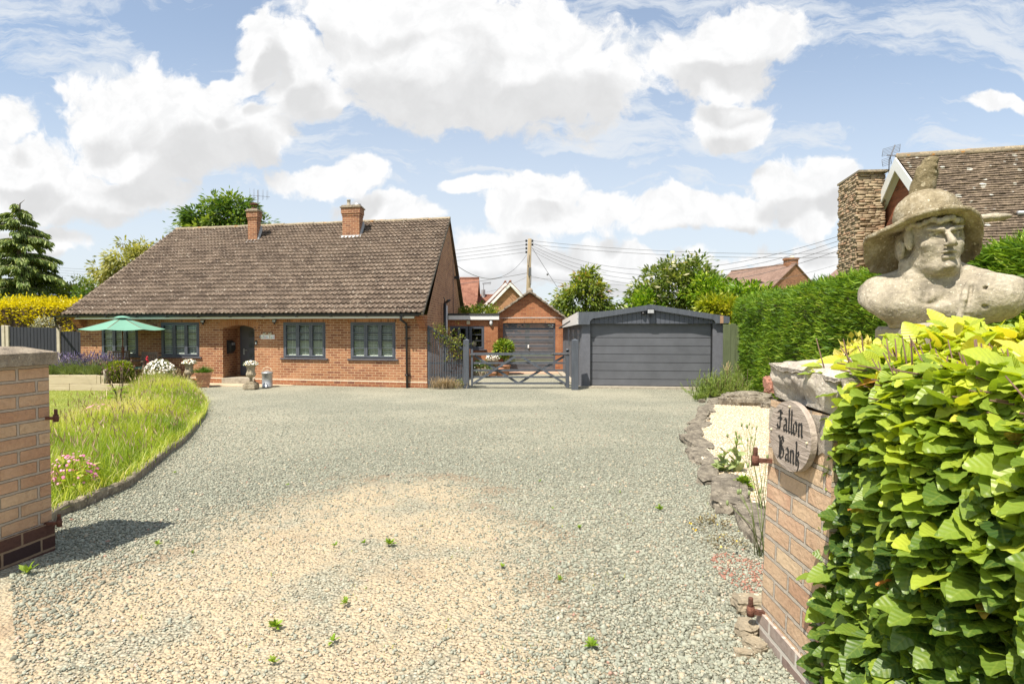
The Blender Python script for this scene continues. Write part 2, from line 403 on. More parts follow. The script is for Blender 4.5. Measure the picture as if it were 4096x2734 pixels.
def stonemat(name, base, dark, pale, scale=6.0, bump=0.8, spots=22):
    m, t, b, o = newmat(name); c = obn(t)
    n1 = t.noise(c, scale, 6, 0.65); n2 = t.noise(c, scale * 9, 5, 0.7)
    col = t.ramp(n1, [(0.3, dark), (0.5, base), (0.72, pale)])
    col = t.mix(t.ss(n2, 0.4, 0.7, 0, 0.55), col, dark)
    vo = t.voro(t.v('ADD', c, t.v('SCALE', t.noise(c, 30, 2, col=True), scale=0.02)), spots)
    rs = t.v('DOT_PRODUCT', vo.outputs['Color'], (0.5, 0.3, 0.2))
    spot = t.m('LESS_THAN', vo.outputs['Distance'], t.ss(rs, 0.45, 0.9, 0, 0.4))
    col = t.mix(t.m('MULTIPLY', spot, 0.7), col, tuple(min(1, x * 1.3) for x in pale))
    t.put(b.inputs['Base Color'], col); b.inputs['Roughness'].default_value = 0.93; b.inputs['Specular IOR Level'].default_value = 0.2
    h = t.m('ADD', n1, t.m('MULTIPLY', n2, 0.5)); t.put(b.inputs['Normal'], t.bump(h, bump, 0.02)); return m
M = {}
M['brick'] = brick('house_brick', (0.25, 0.10, 0.053), (0.39, 0.185, 0.092), (0.57, 0.41, 0.25), dark=(0.17, 0.065, 0.045), ms=0.014)
M['soldier'] = brick('soldier_brick', (0.32, 0.13, 0.055), (0.44, 0.20, 0.09), (0.42, 0.27, 0.15), bw=0.225, rh=0.075, rot=R(90), offset=0.0)
M['plinth'] = brick('plinth_brick', (0.24, 0.085, 0.045), (0.34, 0.13, 0.06), (0.50, 0.34, 0.19), dark=(0.15, 0.055, 0.04), ms=0.013)
M['garage_brick'] = brick('garage_brick', (0.32, 0.115, 0.055), (0.42, 0.17, 0.08), (0.45, 0.28, 0.14), dark=(0.22, 0.08, 0.05))
M['chimney_brick'] = brick('chimney_brick', (0.21, 0.085, 0.05), (0.34, 0.15, 0.08), (0.52, 0.36, 0.22), dark=(0.13, 0.055, 0.04), ms=0.015)
M['far_brick'] = brick('far_brick', (0.36, 0.17, 0.095), (0.44, 0.22, 0.12), (0.45, 0.32, 0.2), stain=0.3)
M['far_brick2'] = brick('dark_far_brick', (0.24, 0.10, 0.055), (0.38, 0.18, 0.10), (0.35, 0.24, 0.16), stain=0.2)
M['red_brick'] = brick('red_gable_brick', (0.25, 0.085, 0.045), (0.34, 0.125, 0.06), (0.14, 0.07, 0.04), bw=0.24, rh=0.045, ms=0.006)
M['post_brick'] = brick('sandfaced_brick', (0.46, 0.28, 0.18), (0.60, 0.46, 0.30), (0.46, 0.40, 0.33), dark=(0.48, 0.23, 0.16), stain=0.55, bump=1.6, ms=0.018)
M['left_post_brick'] = brick('reddish_sandfaced_brick', (0.46, 0.255, 0.155), (0.58, 0.42, 0.27), (0.44, 0.37, 0.30), dark=(0.48, 0.19, 0.12), stain=0.5, bump=1.6, ms=0.018)
M['blue_brick'] = brick('dark_base_brick', (0.07, 0.035, 0.03), (0.12, 0.06, 0.045), (0.30, 0.21, 0.14), dark=(0.05, 0.03, 0.03), stain=0.1, ms=0.014)
M['grey'] = plain('slate_grey_paint', (0.088, 0.096, 0.118), 0.45, var=0.06, nscale=6)
M['grey_wood'] = woodmat('grey_painted_wood', (0.050, 0.058, 0.072), (0.098, 0.110, 0.130), 0.65, sc=(6, 6, 1.2), bump=0.25)
M['grey_render'] = plain('grey_masonry_paint', (0.13, 0.135, 0.155), 0.85, var=0.08, nscale=9, bump=1.0, bscale=38)
M['door_grey'] = plain('grey_door_panel', (0.112, 0.117, 0.132), 0.5, var=0.10, nscale=2.5, bump=0.15, bscale=300)
M['black'] = plain('black_plastic', (0.02, 0.02, 0.022), 0.3, var=0.1)
M['white'] = plain('white_upvc', (0.78, 0.78, 0.76), 0.4, var=0.03)
M['cream'] = plain('cream_plastic', (0.62, 0.55, 0.38), 0.5, var=0.04)
M['blind'] = plain('blind_slat', (0.90, 0.89, 0.83), 0.5, var=0.02)
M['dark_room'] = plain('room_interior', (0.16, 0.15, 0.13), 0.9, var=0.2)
M['glass'] = glassmat('window_glass')
M['lead'] = plain('lead_flashing', (0.42, 0.43, 0.44), 0.6, var=0.15)
M['mortar'] = plain('mortar_fillet', (0.50, 0.42, 0.31), 0.9, var=0.15, nscale=20, bump=0.6)
M['tile'] = tilemat('concrete_tile', (0.095, 0.070, 0.053), (0.165, 0.125, 0.095), (0.225, 0.172, 0.13), (0.52, 0.46, 0.38), 0.38, (0.31, 0.295), 12.0, moss=(0.028, 0.022, 0.018))
M['ridge'] = tilemat('ridge_tile', (0.20, 0.165, 0.12), (0.30, 0.25, 0.18), (0.36, 0.29, 0.19), (0.42, 0.20, 0.05), 0.5, (0.45, 0.5), 5.0)
M['plain_tile'] = tilemat('plain_clay_tile', (0.10, 0.075, 0.057), (0.19, 0.145, 0.105), (0.30, 0.23, 0.165), (0.62, 0.60, 0.54), 0.50, (0.165, 0.1), 5.0, moss=(0.035, 0.025, 0.02))
M['red_tile'] = tilemat('red_pantile', (0.17, 0.075, 0.05), (0.23, 0.105, 0.07), (0.28, 0.14, 0.095), (0.45, 0.3, 0.2), 0.15, (0.30, 0.33), 6.0)
M['pink_tile'] = tilemat('brown_red_tile', (0.17, 0.11, 0.085), (0.21, 0.14, 0.11), (0.25, 0.165, 0.13), (0.45, 0.3, 0.25), 0.1, (0.30, 0.33), 6.0)
M['stone'] = stonemat('weathered_stone', (0.36, 0.30, 0.21), (0.15, 0.13, 0.10), (0.50, 0.45, 0.35), 5, 0.8, 30)
M['rock'] = stonemat('edging_rock', (0.225, 0.195, 0.15), (0.085, 0.073, 0.058), (0.41, 0.36, 0.28), 11, 1.0, 44)
M['concrete'] = stonemat('concrete', (0.38, 0.34, 0.27), (0.22, 0.19, 0.15), (0.48, 0.43, 0.34), 8, 0.5, 40)
M['coping'] = stonemat('coping_concrete', (0.34, 0.28, 0.21), (0.13, 0.11, 0.09), (0.50, 0.43, 0.33), 14, 0.9, 34)
M['paving'] = stonemat('sandstone_paving', (0.50, 0.40, 0.28), (0.36, 0.28, 0.19), (0.58, 0.48, 0.35), 3, 0.3, 60)
M['sleeper'] = woodmat('pale_sleeper_timber', (0.40, 0.32, 0.21), (0.58, 0.49, 0.35), 0.8, sc=(1.2, 14, 14), bump=0.4, knots=True)
M['rust'] = plain('rusty_iron', (0.16, 0.065, 0.04), 0.85, var=0.35, nscale=40, bump=0.7, bscale=120)
M['steel'] = plain('galvanised_steel', (0.45, 0.46, 0.47), 0.42, 0.6, var=0.15, nscale=18)
M['terracotta'] = plain('terracotta', (0.48, 0.24, 0.14), 0.85, var=0.18, nscale=14, bump=0.4)
M['teak'] = woodmat('grey_teak', (0.13, 0.09, 0.065), (0.24, 0.18, 0.13), 0.8, sc=(8, 8, 8))
M['pole_wood'] = woodmat('telegraph_pole', (0.20, 0.15, 0.09), (0.36, 0.29, 0.19), 0.85, sc=(10, 10, 0.8))
M['bark'] = woodmat('bark', (0.07, 0.05, 0.035), (0.17, 0.13, 0.09), 0.9, sc=(8, 8, 2), bump=0.8)
M['twig'] = plain('twigs', (0.10, 0.065, 0.04), 0.9, var=0.3, nscale=30)
M['parasol'] = plain('green_canvas', (0.14, 0.31, 0.225), 0.8, var=0.03, bump=0.1, bscale=400)
M['brown_pole'] = plain('stained_pole', (0.20, 0.07, 0.03), 0.5, var=0.15)
M['fence_black'] = woodmat('dark_fence_boards', (0.014, 0.016, 0.024), (0.032, 0.034, 0.046), 0.8, sc=(10, 10, 1), bump=0.3)
M['fence_green'] = woodmat('green_stained_boards', (0.075, 0.095, 0.045), (0.14, 0.165, 0.085), 0.85, sc=(6, 6, 1), bump=0.3, knots=True)
M['felt'] = plain('roofing_felt', (0.05, 0.05, 0.048), 0.9, var=0.2)
M['wire'] = plain('cable', (0.12, 0.12, 0.13), 0.6)
M['soil'] = plain('soil', (0.12, 0.08, 0.05), 0.95, var=0.3, nscale=25, bump=1.0, bscale=60)
# ================================================================== ground, driveway, lawn, gravel bed
rng = np.random.default_rng(7); rnd = random.Random(11)
def grassground():
    m, t, b, o = newmat('grass_ground'); c = obn(t)
    n = t.noise(c, 1.3, 6, 0.6); n2 = t.noise(c, 60, 4, 0.7)
    col = t.ramp(n, [(0.3, (0.17, 0.21, 0.045)), (0.5, (0.25, 0.29, 0.06)), (0.7, (0.36, 0.35, 0.10))])
    col = t.mix(t.ss(n2, 0.35, 0.7, 0, 0.6), col, (0.12, 0.16, 0.03))
    t.put(b.inputs['Base Color'], col); b.inputs['Roughness'].default_value = 0.9; b.inputs['Specular IOR Level'].default_value = 0.15
    t.put(b.inputs['Normal'], t.bump(n2, 0.8, 0.02)); return m
M['grass_ground'] = grassground()
def gravelmat():
    m, t, b, o = newmat('driveway_gravel'); c = obn(t)
    sp = t.node('ShaderNodeSeparateXYZ'); t.put(sp.inputs[0], c); X, Y = sp.outputs[0], sp.outputs[1]
    w1 = t.m('SUBTRACT', t.noise(c, 1.1, 5, 0.6), 0.5); w2 = t.m('SUBTRACT', t.noise(c, 4.5, 4, 0.6), 0.5)
    wob = t.m('ADD', t.m('MULTIPLY', w1, 2.2), t.m('MULTIPLY', w2, 0.6))
    # compacted sandy patch just inside the entrance
    a = t.m('SUBTRACT', t.m('DIVIDE', t.m('SUBTRACT', X, -0.95), 1.25), 0.0)
    yy = t.m('DIVIDE', t.m('SUBTRACT', Y, 2.2), 3.5); yy = t.m('MAXIMUM', yy, 0.0)
    r = t.m('SQRT', t.m('ADD', t.m('MULTIPLY', a, a), t.m('MULTIPLY', yy, yy)))
    r = t.m('ADD', r, t.m('MULTIPLY', wob, 0.42))
    left = t.m('MULTIPLY', t.ss(t.m('ADD', Y, t.m('MULTIPLY', wob, .5)), 3.5, 2.7), t.ss(X, -0.9, -1.6))
    sand = t.m('MAXIMUM', t.ss(r, 1.15, 0.65), left)
    ring = t.m('MULTIPLY', t.ss(r, 0.86, 0.98), t.ss(r, 1.16, 1.02))
    ring = t.m('MULTIPLY', ring, t.ss(t.noise(c, 2.3, 4), 0.42, 0.62))
    # stones in two sizes
    va = t.voro(c, 68); vb = t.voro(c, 46); 
    rs = t.v('DOT_PRODUCT', va.outputs['Color'], (0.5, 0.3, 0.2))
    stone = t.ramp(rs, [(0.0, (0.19, 0.187, 0.14)), (0.25, (0.335, 0.335, 0.255)), (0.5, (0.43, 0.43, 0.335)), (0.66, (0.51, 0.495, 0.395)), (0.80, (0.48, 0.41, 0.29)), (0.9, (0.58, 0.54, 0.45)), (0.97, (0.36, 0.22, 0.15))], 'CONSTANT')
    gap = t.ss(va.outputs['Distance'], 0.35, 0.72)
    gcol = t.mix(t.m('MULTIPLY', gap, 0.9), stone, (0.10, 0.10, 0.075))
    big = t.noise(c, 0.35, 4, 0.55); gcol = t.mix(t.ss(big, 0.4, 0.65, 0, 0.35), gcol, (0.48, 0.44, 0.33))
    s2 = t.ramp(t.v('DOT_PRODUCT', vb.outputs['Color'], (0.2, 0.5, 0.3)), [(0.0, (0.29, 0.245, 0.17)), (0.3, (0.41, 0.345, 0.24)), (0.6, (0.47, 0.40, 0.285)), (0.85, (0.37, 0.345, 0.265))], 'CONSTANT')
    scol = t.mix(t.ss(t.noise(c, 26, 5, 0.7), 0.38, 0.62), s2, (0.47, 0.375, 0.245))
    dirt = t.noise(c, 2.6, 5, 0.65); scol = t.mix(t.ss(dirt, 0.5, 0.72, 0, 0.5), scol, (0.34, 0.26, 0.17))
    greyin = t.ss(t.noise(c, 1.9, 5, 0.6), 0.46, 0.66, 0, 0.8); scol = t.mix(greyin, scol, gcol)
    col = t.mix(sand, gcol, scol); col = t.mix(t.m('MULTIPLY', ring, 0.5), col, (0.27, 0.18, 0.11))
    t.put(b.inputs['Base Color'], col); b.inputs['Roughness'].default_value = 0.95; b.inputs['Specular IOR Level'].default_value = 0.2
    h = t.m('ADD', t.m('MULTIPLY', va.outputs['Distance'], -1.0), t.m('MULTIPLY', vb.outputs['Distance'], -0.6))
    t.put(b.inputs['Normal'], t.bump(h, 0.9, 0.014)); return m
def creammat():
    m, t, b, o = newmat('cream_gravel'); c = obn(t); va = t.voro(c, 48)
    rs = t.v('DOT_PRODUCT', va.outputs['Color'], (0.5, 0.3, 0.2))
    col = t.ramp(rs, [(0, (0.50, 0.36, 0.20)), (0.25, (0.60, 0.49, 0.34)), (0.5, (0.70, 0.61, 0.46)), (0.75, (0.77, 0.71, 0.60)), (0.95, (0.62, 0.40, 0.24))], 'CONSTANT')
    col = t.mix(t.ss(va.outputs['Distance'], 0.35, 0.7, 0, 0.8), col, (0.30, 0.20, 0.11))
    t.put(b.inputs['Base Color'], col); b.inputs['Roughness'].default_value = 0.9
    t.put(b.inputs['Normal'], t.bump(t.m('MULTIPLY', va.outputs['Distance'], -1), 0.9, 0.012)); return m
M['gravel'] = gravelmat(); M['cream_gravel'] = creammat()
def sheet(name, rows, zoff, mat, kind='structure', nx=24):
    """rows: list of (y, x0, x1); z follows the terrain"""
    mb = MB(); vs = []; 
    for (y, x0, x1) in rows:
        for k in range(nx + 1): vs.append((x0 + (x1 - x0) * k / nx, y, zg(y) + zoff))
    n = nx + 1
    mb.add(vs, [(i * n + k, i * n + k + 1, (i + 1) * n + k + 1, (i + 1) * n + k) for i in range(len(rows) - 1) for k in range(nx)], True)
    return tag(mb.build(name, mat), kind=kind)
sheet('ground', [(y, -700, 700) for y in [-400, -40, -5, 0, 1.5] + [3 + i * 0.75 for i in range(17)] + [17, 30, 100, 400, 1200]], -0.03, M['grass_ground'], nx=4)
sheet('driveway', [(y, -14.5, 8.5) for y in [-3, 0, 1.5] + [3 + i * 0.5 for i in range(25)] + [17, 20, 26.5]], 0.0, M['gravel'], nx=2)
KERB_PX = [(150, 2150), (242, 2066), (330, 2032), (411, 1996), (514, 1950), (587, 1893), (682, 1812), (734, 1774), (778, 1722), (822, 1656), (816, 1610), (770, 1572), (700, 1556)]
KERB = [G(*p) for p in KERB_PX]
def crom(pts, n=6):
    out = []
    for i in range(len(pts) - 1):
        p0, p1, p2, p3 = pts[max(i - 1, 0)], pts[i], pts[i + 1], pts[min(i + 2, len(pts) - 1)]
        for k in range(n):
            t = k / n; out.append(0.5 * ((2 * p1) + (p2 - p0) * t + (2 * p0 - 5 * p1 + 4 * p2 - p3) * t * t + (3 * p1 - p0 - 3 * p2 + p3) * t ** 3))
    return out + [pts[-1]]
KC = crom(KERB, 6)
def kx(y):
    ys = [p.y for p in KC]; 
    return float(np.interp(y, ys, [p.x for p in KC]))
YK0, YK1 = KC[0].y, KC[-1].y
rows = [(y, -30, kx(y) - 0.02) for y in np.arange(YK0, YK1 + 0.01, 0.35)]
sheet('lawn', rows, 0.05, M['grass_ground'])
sheet('lawn', [(y, -30, min(kx(YK1), -10.4)) for y in (YK1, YK1 + 1.5, 20.6)], 0.05, M['grass_ground'], nx=8)
mb = MB(); vs = []
for i, p in enumerate(KC):
    d = (KC[min(i + 1, len(KC) - 1)] - KC[max(i - 1, 0)]); n = Vector((d.y, -d.x, 0)).normalized(); w = 0.055; jz = rnd.uniform(-.008, .008)
    h = 0.065 + jz
    for s_, z_ in ((0, -0.05), (0, h), (-w * 0.2, h + .012), (-w * 0.9, h + .012), (-w, h), (-w, -0.05)):
        q = p + n * s_; vs.append((q.x, q.y, zg(p.y) + z_))
k = 6
mb.add(vs, [(i * k + j, i * k + j + 1, (i + 1) * k + j + 1, (i + 1) * k + j) for i in range(len(KC) - 1) for j in range(k - 1)] + [tuple(range(6)), tuple(range(len(vs) - 6, len(vs)))])
tag(mb.build('kerb_edging', M['coping']), 'low curved concrete edging between the long grass and the gravel drive', 'kerb')
# ---- cream gravel bed on the right, bounded by a curve of flat rocks
BED_PX = [(3060, 2195), (2990, 2100), (2920, 2030), (2860, 1960), (2815, 1905), (2790, 1850), (2768, 1790), (2762, 1750), (2775, 1710), (2790, 1680), (2810, 1655), (2845, 1620), (2890, 1600)]
BED = crom([G(*p) for p in BED_PX], 5)
def bx(y): return float(np.interp(y, [p.y for p in BED], [p.x for p in BED]))
BY0, BY1 = BED[0].y, BED[-1].y
sheet('gravel_bed', [(y, bx(y) + 0.06, 6.2) for y in np.arange(BY0, BY1 + .3, 0.2)], 0.035, M['cream_gravel'])
sheet('gravel_bed', [(2.0, 1.25, 3.2), (BY0, bx(BY0) + .06, 4.5)], 0.034, M['cream_gravel'])
# ---- loose stones
def stone_template(seed):
    r = np.random.default_rng(seed)
    c = np.array([[x, y, z] for z in (-1, 1) for y in (-1, 1) for x in (-1, 1)], 'f') * 0.5
    c *= r.uniform(0.55, 1.1, c.shape); c[4:, :2] *= r.uniform(0.45, 0.8)
    return c, [(0, 2, 3, 1), (4, 5, 7, 6), (0, 1, 5, 4), (1, 3, 7, 5), (3, 2, 6, 7), (2, 0, 4, 6)]
def rot_rand(n, r, tilt=0.5):
    a = r.uniform(0, 2 * np.pi, n); d = np.stack([np.cos(a), np.sin(a), r.normal(0, tilt * 0.5, n)], 1); d /= np.linalg.norm(d, axis=1)[:, None]
    return frames(d, np.tile([0, 0, 1.0], (n, 1)), r, tilt)
def stones(name, x, y, size, var, mat, zoff, nt=5, flat=0.6):
    objs = []
    z = np.array([zg(v) for v in y]) + zoff; n = len(x)
    tv = []; 
    # one mesh: cycle through the templates
    V = []; which = rng.integers(0, nt, n); tmpl = [stone_template(50 + k) for k in range(nt)]
    T = np.stack([t[0] for t in tmpl])[which]
    S = size[:, None] * np.stack([np.ones(n), rng.uniform(0.7, 1.3, n), np.full(n, flat)], 1)
    Rm = rot_rand(n, rng, 0.45)
    W = np.einsum('nij,nvj->nvi', Rm, T * S[:, None, :]) + np.stack([x, y, z], 1)[:, None, :]
    me = bpy.data.meshes.new(name); f = np.array(tmpl[0][1], 'i')
    me.vertices.add(n * 8); me.vertices.foreach_set('co', W.astype('f').ravel())
    I = (f.ravel()[None, :] + (np.arange(n, dtype='i') * 8)[:, None]).ravel()
    me.loops.add(len(I)); me.loops.foreach_set('vertex_index', I)
    me.polygons.add(n * 6); me.polygons.foreach_set('loop_start', np.arange(n * 6, dtype='i') * 4); me.polygons.foreach_set('loop_total', np.full(n * 6, 4, 'i'))
    me.update(calc_edges=True)
    a = me.attributes.new('var', 'FLOAT', 'POINT'); a.data.foreach_set('value', np.repeat(var.astype('f'), 8))
    me.materials.append(mat); o = bpy.data.objects.new(name, me); COL.objects.link(o)
    return tag(o, kind='stuff')
def stonevar(name, stops):
    m, t, b, o = newmat(name); a = t.node('ShaderNodeAttribute', attribute_name='var').outputs['Fac']
    c = t.ramp(a, stops, 'LINEAR'); n = t.noise(obn(t), 160, 3, 0.7)
    t.put(b.inputs['Base Color'], t.mix(t.ss(n, 0.35, 0.7, 0, 0.35), c, (0.5, 0.46, 0.38)))
    b.inputs['Roughness'].default_value = 0.9; b.inputs['Specular IOR Level'].default_value = 0.25; return m
M['chip'] = stonevar('stone_chippings', [(0.0, (0.10, 0.108, 0.082)), (0.3, (0.21, 0.225, 0.175)), (0.62, (0.31, 0.33, 0.262)), (0.78, (0.37, 0.325, 0.235)), (0.88, (0.43, 0.335, 0.22)), (0.95, (0.56, 0.50, 0.41)), (1.0, (0.30, 0.12, 0.08))])
M['cream_chip'] = stonevar('cream_chippings', [(0.0, (0.50, 0.34, 0.18)), (0.4, (0.62, 0.51, 0.36)), (0.8, (0.74, 0.67, 0.53)), (1.0, (0.82, 0.77, 0.64))])
def sandmask(x, y):
    a = (x + 0.95) / 1.25; b = np.maximum((y - 2.2) / 3.5, 0); r = np.sqrt(a * a + b * b) + rng.normal(0, 0.22, len(x))
    return r < 1.0
n = 260000
yy = 1.75 + (rng.random(n) ** 1.6) * 13.0; xx = rng.uniform(-0.98, 0.98, n) * yy * 0.86
sd = sandmask(xx, yy); keep = (~sd) | (rng.random(n) < 0.22)
kxs = np.interp(yy, [p.y for p in KC], [p.x for p in KC]); keep &= (xx > kxs + 0.02) | (yy < YK0)
bxs = np.interp(yy, [p.y for p in BED], [p.x for p in BED]); keep &= (xx < bxs + 0.02) | (yy < BY0) & (xx < 1.2)
keep &= rng.random(n) < np.interp(yy, [6.0, 14.5], [1.0, 0.12]); keep &= ~((xx < -2.6) & (yy < 3.45)) & ~((xx > 1.04) & (yy < 2.5))
xx, yy, sd = xx[keep], yy[keep], sd[keep]
v = np.clip(rng.normal(0.42, 0.22, len(xx)), 0, 0.99); v[sd] = np.clip(rng.normal(0.70, 0.16, sd.sum()), 0.3, 0.97)
rc_ = G(2985, 2290); redz = (np.hypot(xx - rc_.x, (yy - rc_.y) * 0.5) < 0.15) & (rng.random(len(xx)) < 0.45); v[redz] = 1.0
size = np.clip(rng.lognormal(math.log(0.0108), 0.42, len(xx)), 0.005, 0.032); size[sd] *= 0.75
stones('gravel_stones', xx, yy, size, v, M['chip'], 0.004)
n = 30000
yy = BY0 - .2 + (rng.random(n) ** 1.3) * (BY1 - BY0 + .2); xx = np.interp(yy, [p.y for p in BED], [p.x for p in BED]) + 0.05 + rng.random(n) ** 1.2 * 4.0
keep = (xx < 6.1) & (yy > 2.6); xx, yy = xx[keep], yy[keep]
stones('cream_gravel_stones', xx, yy, np.clip(rng.lognormal(math.log(0.016), 0.3, len(xx)), 0.008, 0.035), np.clip(rng.normal(0.6, 0.25, len(xx)), 0, 1), M['cream_chip'], 0.04)
# ---- edging rocks: flat weathered slabs laid along the curve
def rock(name, c, size, rotz, seed, label, group=None, tilt=0.0):
    bm = bmesh.new(); bmesh.ops.create_icosphere(bm, subdivisions=4, radius=1.0)
    for vtx in bm.verts:
        p = vtx.co.copy(); q = Vector([math.copysign(abs(a) ** 0.55, a) for a in p])
        nn = mnoise.noise(p * 1.6 + Vector((seed * 3.1, seed, 0))) * 0.24 + mnoise.noise(p * 4.5 + Vector((seed, 0, 5))) * 0.12
        lay = math.floor((p.z + 1) * 3.5 + mnoise.noise(p * 3) * .6) % 2 * 0.09
        q *= 1 + nn + lay; vtx.co = Vector((q.x * size[0] / 2, q.y * size[1] / 2, q.z * size[2] / 2))
    mm = Matrix.Translation(Vector(c)) @ Matrix.Rotation(rotz, 4, 'Z') @ Matrix.Rotation(tilt, 4, 'X')
    me = bpy.data.meshes.new(name); bmesh.ops.transform(bm, matrix=Matrix.Translation(Vector((0, 0, size[2] * 0.35))), verts=bm.verts); bm.to_mesh(me); bm.free()
    me.materials.append(M['rock']); o = bpy.data.objects.new(name, me); COL.objects.link(o); o.matrix_world = mm
    return tag(o, label, 'rock', group)
ords = ['nearest', 'second nearest', 'third nearest', 'fourth nearest', 'fifth nearest', 'sixth nearest', 'seventh nearest', 'eighth nearest', 'ninth nearest', 'tenth nearest', 'eleventh nearest', 'twelfth nearest', 'thirteenth nearest']
L = [0]
for i in range(1, len(BED)): L.append(L[-1] + (BED[i] - BED[i - 1]).length)
nr = 13; tot = L[-1]; pos_t = [tot * (k + 0.35) / nr for k in range(nr)]
for k, s_ in enumerate(pos_t):
    x = float(np.interp(s_, L, [p.x for p in BED])); y = float(np.interp(s_, L, [p.y for p in BED]))
    x2 = float(np.interp(s_ + .1, L, [p.x for p in BED])); y2 = float(np.interp(s_ + .1, L, [p.y for p in BED]))
    ang = math.atan2(y2 - y, x2 - x); ln = tot / nr * (0.98 + .1 * math.sin(k * 3.3))
    rock('edging_rock', (x + 0.06, y, zg(y) - 0.02), (ln, 0.22 + 0.04 * math.sin(k * 2.3), 0.115 + 0.03 * math.sin(k * 1.7)), ang + 0.22 * math.sin(k * 5.1), k + 1,
         'weathered rock edging the cream gravel, %s in the row from the gatepost' % ords[k], 'rocks edging the cream gravel bed')
g1 = G(2990, 1625); rock('rock', (g1.x, g1.y, g1.z), (0.95, 0.5, 0.34), -0.25, 31, 'large craggy rock lying at the back of the cream gravel bed before the rosemary')
g1 = G(3075, 1632); rock('rock', (g1.x + .15, g1.y - .25, g1.z), (0.75, 0.3, 0.2), 0.05, 33, 'low dark slab at the back of the cream bed beside the gatepost')
g1 = G(3060, 1600); rock('rock', (g1.x + .1, g1.y, g1.z), (0.9, 0.25, 0.15), 0.0, 35, 'thin flat slab behind the crumpled black sheet in the gravel bed')
g1 = G(2798, 1622); rock('rock', (g1.x + .05, g1.y, g1.z + .08), (0.13, 0.1, 0.08), 0.4, 37, 'small pale rock on the far end of the rock edging')
for k, (x, y, sx) in enumerate([(3010, 2440, 0.16), (2990, 2530, 0.12), (3020, 2590, 0.09), (2975, 2620, 0.07)]):
    g1 = G(x, y); o = rock('rock', (g1.x, g1.y, g1.z - .01), (sx, sx * .7, sx * .55), k, 40 + k, ['broken pale stone under the rusty hinge pin at the gatepost foot', 'pinkish broken stone beside the foot of the gatepost', 'small broken stone hard against the gatepost foot', 'little flat stone on the gravel near the gatepost foot'][k])
    o.data.materials[0] = M['stone']
g1 = G(3068, 1612)
bm = bmesh.new(); bmesh.ops.create_grid(bm, x_segments=14, y_segments=8, size=0.5)
for vv in bm.verts: vv.co = Vector((vv.co.x * 0.5, vv.co.y * 0.32, 0.05 + 0.05 * mnoise.noise(vv.co * 7) + 0.03 * mnoise.noise(vv.co * 17)))
me = bpy.data.meshes.new('plastic_sheet'); bm.to_mesh(me); bm.free(); me.materials.append(M['black']); o = bpy.data.objects.new('plastic_sheet', me); COL.objects.link(o); o.location = (g1.x, g1.y, g1.z + .03)
mo_ = o.modifiers.new('thick', 'SOLIDIFY'); mo_.thickness = 0.004
tag(o, 'crumpled black plastic sheet lying between rocks in the gravel bed', 'plastic sheet')
# ================================================================== the bungalow
HR = Vector((-2.48, 17.5, 0)); HU = Vector((-0.978, 0.206, 0)); HB = Vector((0, 1, 0)); HL = 12.18; HD = 12.2
HN = Vector((-0.206, -0.978, 0))          # outward normal of the front wall
def H(a, b, z, out=0.0): 
    p = HR + HU * a + HB * b + HN * out; return Vector((p.x, p.y, z))
def A(x):                                  # distance along the front wall of photograph column x
    r = (x - 2048.0) / F; return (HR.x - HR.y * r) / (-HU.x + HU.y * r)
def ZF(x, y, b=0.0):                        # height on the front wall
    a = A(x); p = HR + HU * a; return P(x, y, p.y).z
house = thing('brick_bungalow', 'long brick bungalow with steep brown tiled roof and grey casement windows', 'house', tuple(HR))
def hbox(mb, a0, a1, o0, o1, z0, z1):       # box in wall coordinates: along, outward, up
    p = [H(a, 0, z, o) for z in (z0, z1) for (a, o) in ((a0, o0), (a1, o0), (a1, o1), (a0, o1))]
    return mb.hexa(p)
WINS = [(406, 552, 1289, 1426), (644, 797, 1289, 1430), (1133, 1302, 1287.5, 1434), (1402, 1582, 1287, 1439)]
wz0, wz1 = 0.83, 1.93
wins = [(A(x1), A(x0)) for (x0, x1, _, _) in WINS]            # (a_right, a_left)
porch = (A(1018), A(890)); PZ = 1.72; PTOP = 1.86; PL = 0.18
wall_top = 2.10
mb = MB()
def wq(a0, a1, z0, z1, out=0.0): mb.add([H(a1, 0, z0, out), H(a0, 0, z0, out), H(a0, 0, z1, out), H(a1, 0, z1, out)], [(0, 1, 2, 3)])
cuts = sorted([(w0, w1, wz0, wz1) for (w0, w1) in wins] + [(porch[0], porch[1], 0.0, None)])
a = 0.0
for (c0, c1, z0, z1) in cuts:
    wq(a, c0, PL, wall_top)
    if z1 is not None:
        wq(c0, c1, PL, z0); wq(c0, c1, z1, wall_top)
        for (p, q2) in (((c0, z0), (c0, z1)), ((c1, z1), (c1, z0)), ((c1, z0), (c0, z0)), ((c0, z1), (c1, z1))):
            mb.add([H(p[0], 0, p[1]), H(q2[0], 0, q2[1]), H(q2[0], 0, q2[1], -.12), H(p[0], 0, p[1], -.12)], [(0, 1, 2, 3)])
    else:
        n = 14; arch = [(c0 + (c1 - c0) * k / n, PZ + (PTOP - PZ) * (1 - (2 * k / n - 1) ** 2)) for k in range(n + 1)]
        for k in range(n):
            (x0, h0), (x1, h1) = arch[k], arch[k + 1]
            mb.add([H(x1, 0, h1), H(x0, 0, h0), H(x0, 0, wall_top), H(x1, 0, wall_top)], [(0, 1, 2, 3)])
            mb.add([H(x0, 0, h0), H(x1, 0, h1), H(x1, .95, h1), H(x0, .95, h0)], [(0, 1, 2, 3)])
        for c, flip in ((c0, 0), (c1, 1)):
            q3 = [H(c, 0, PL), H(c, .95, PL), H(c, .95, PZ + .02), H(c, 0, PZ + .02)]; mb.add(q3, [(0, 1, 2, 3) if not flip else (3, 2, 1, 0)])
    a = c1
wq(a, HL, PL, wall_top)
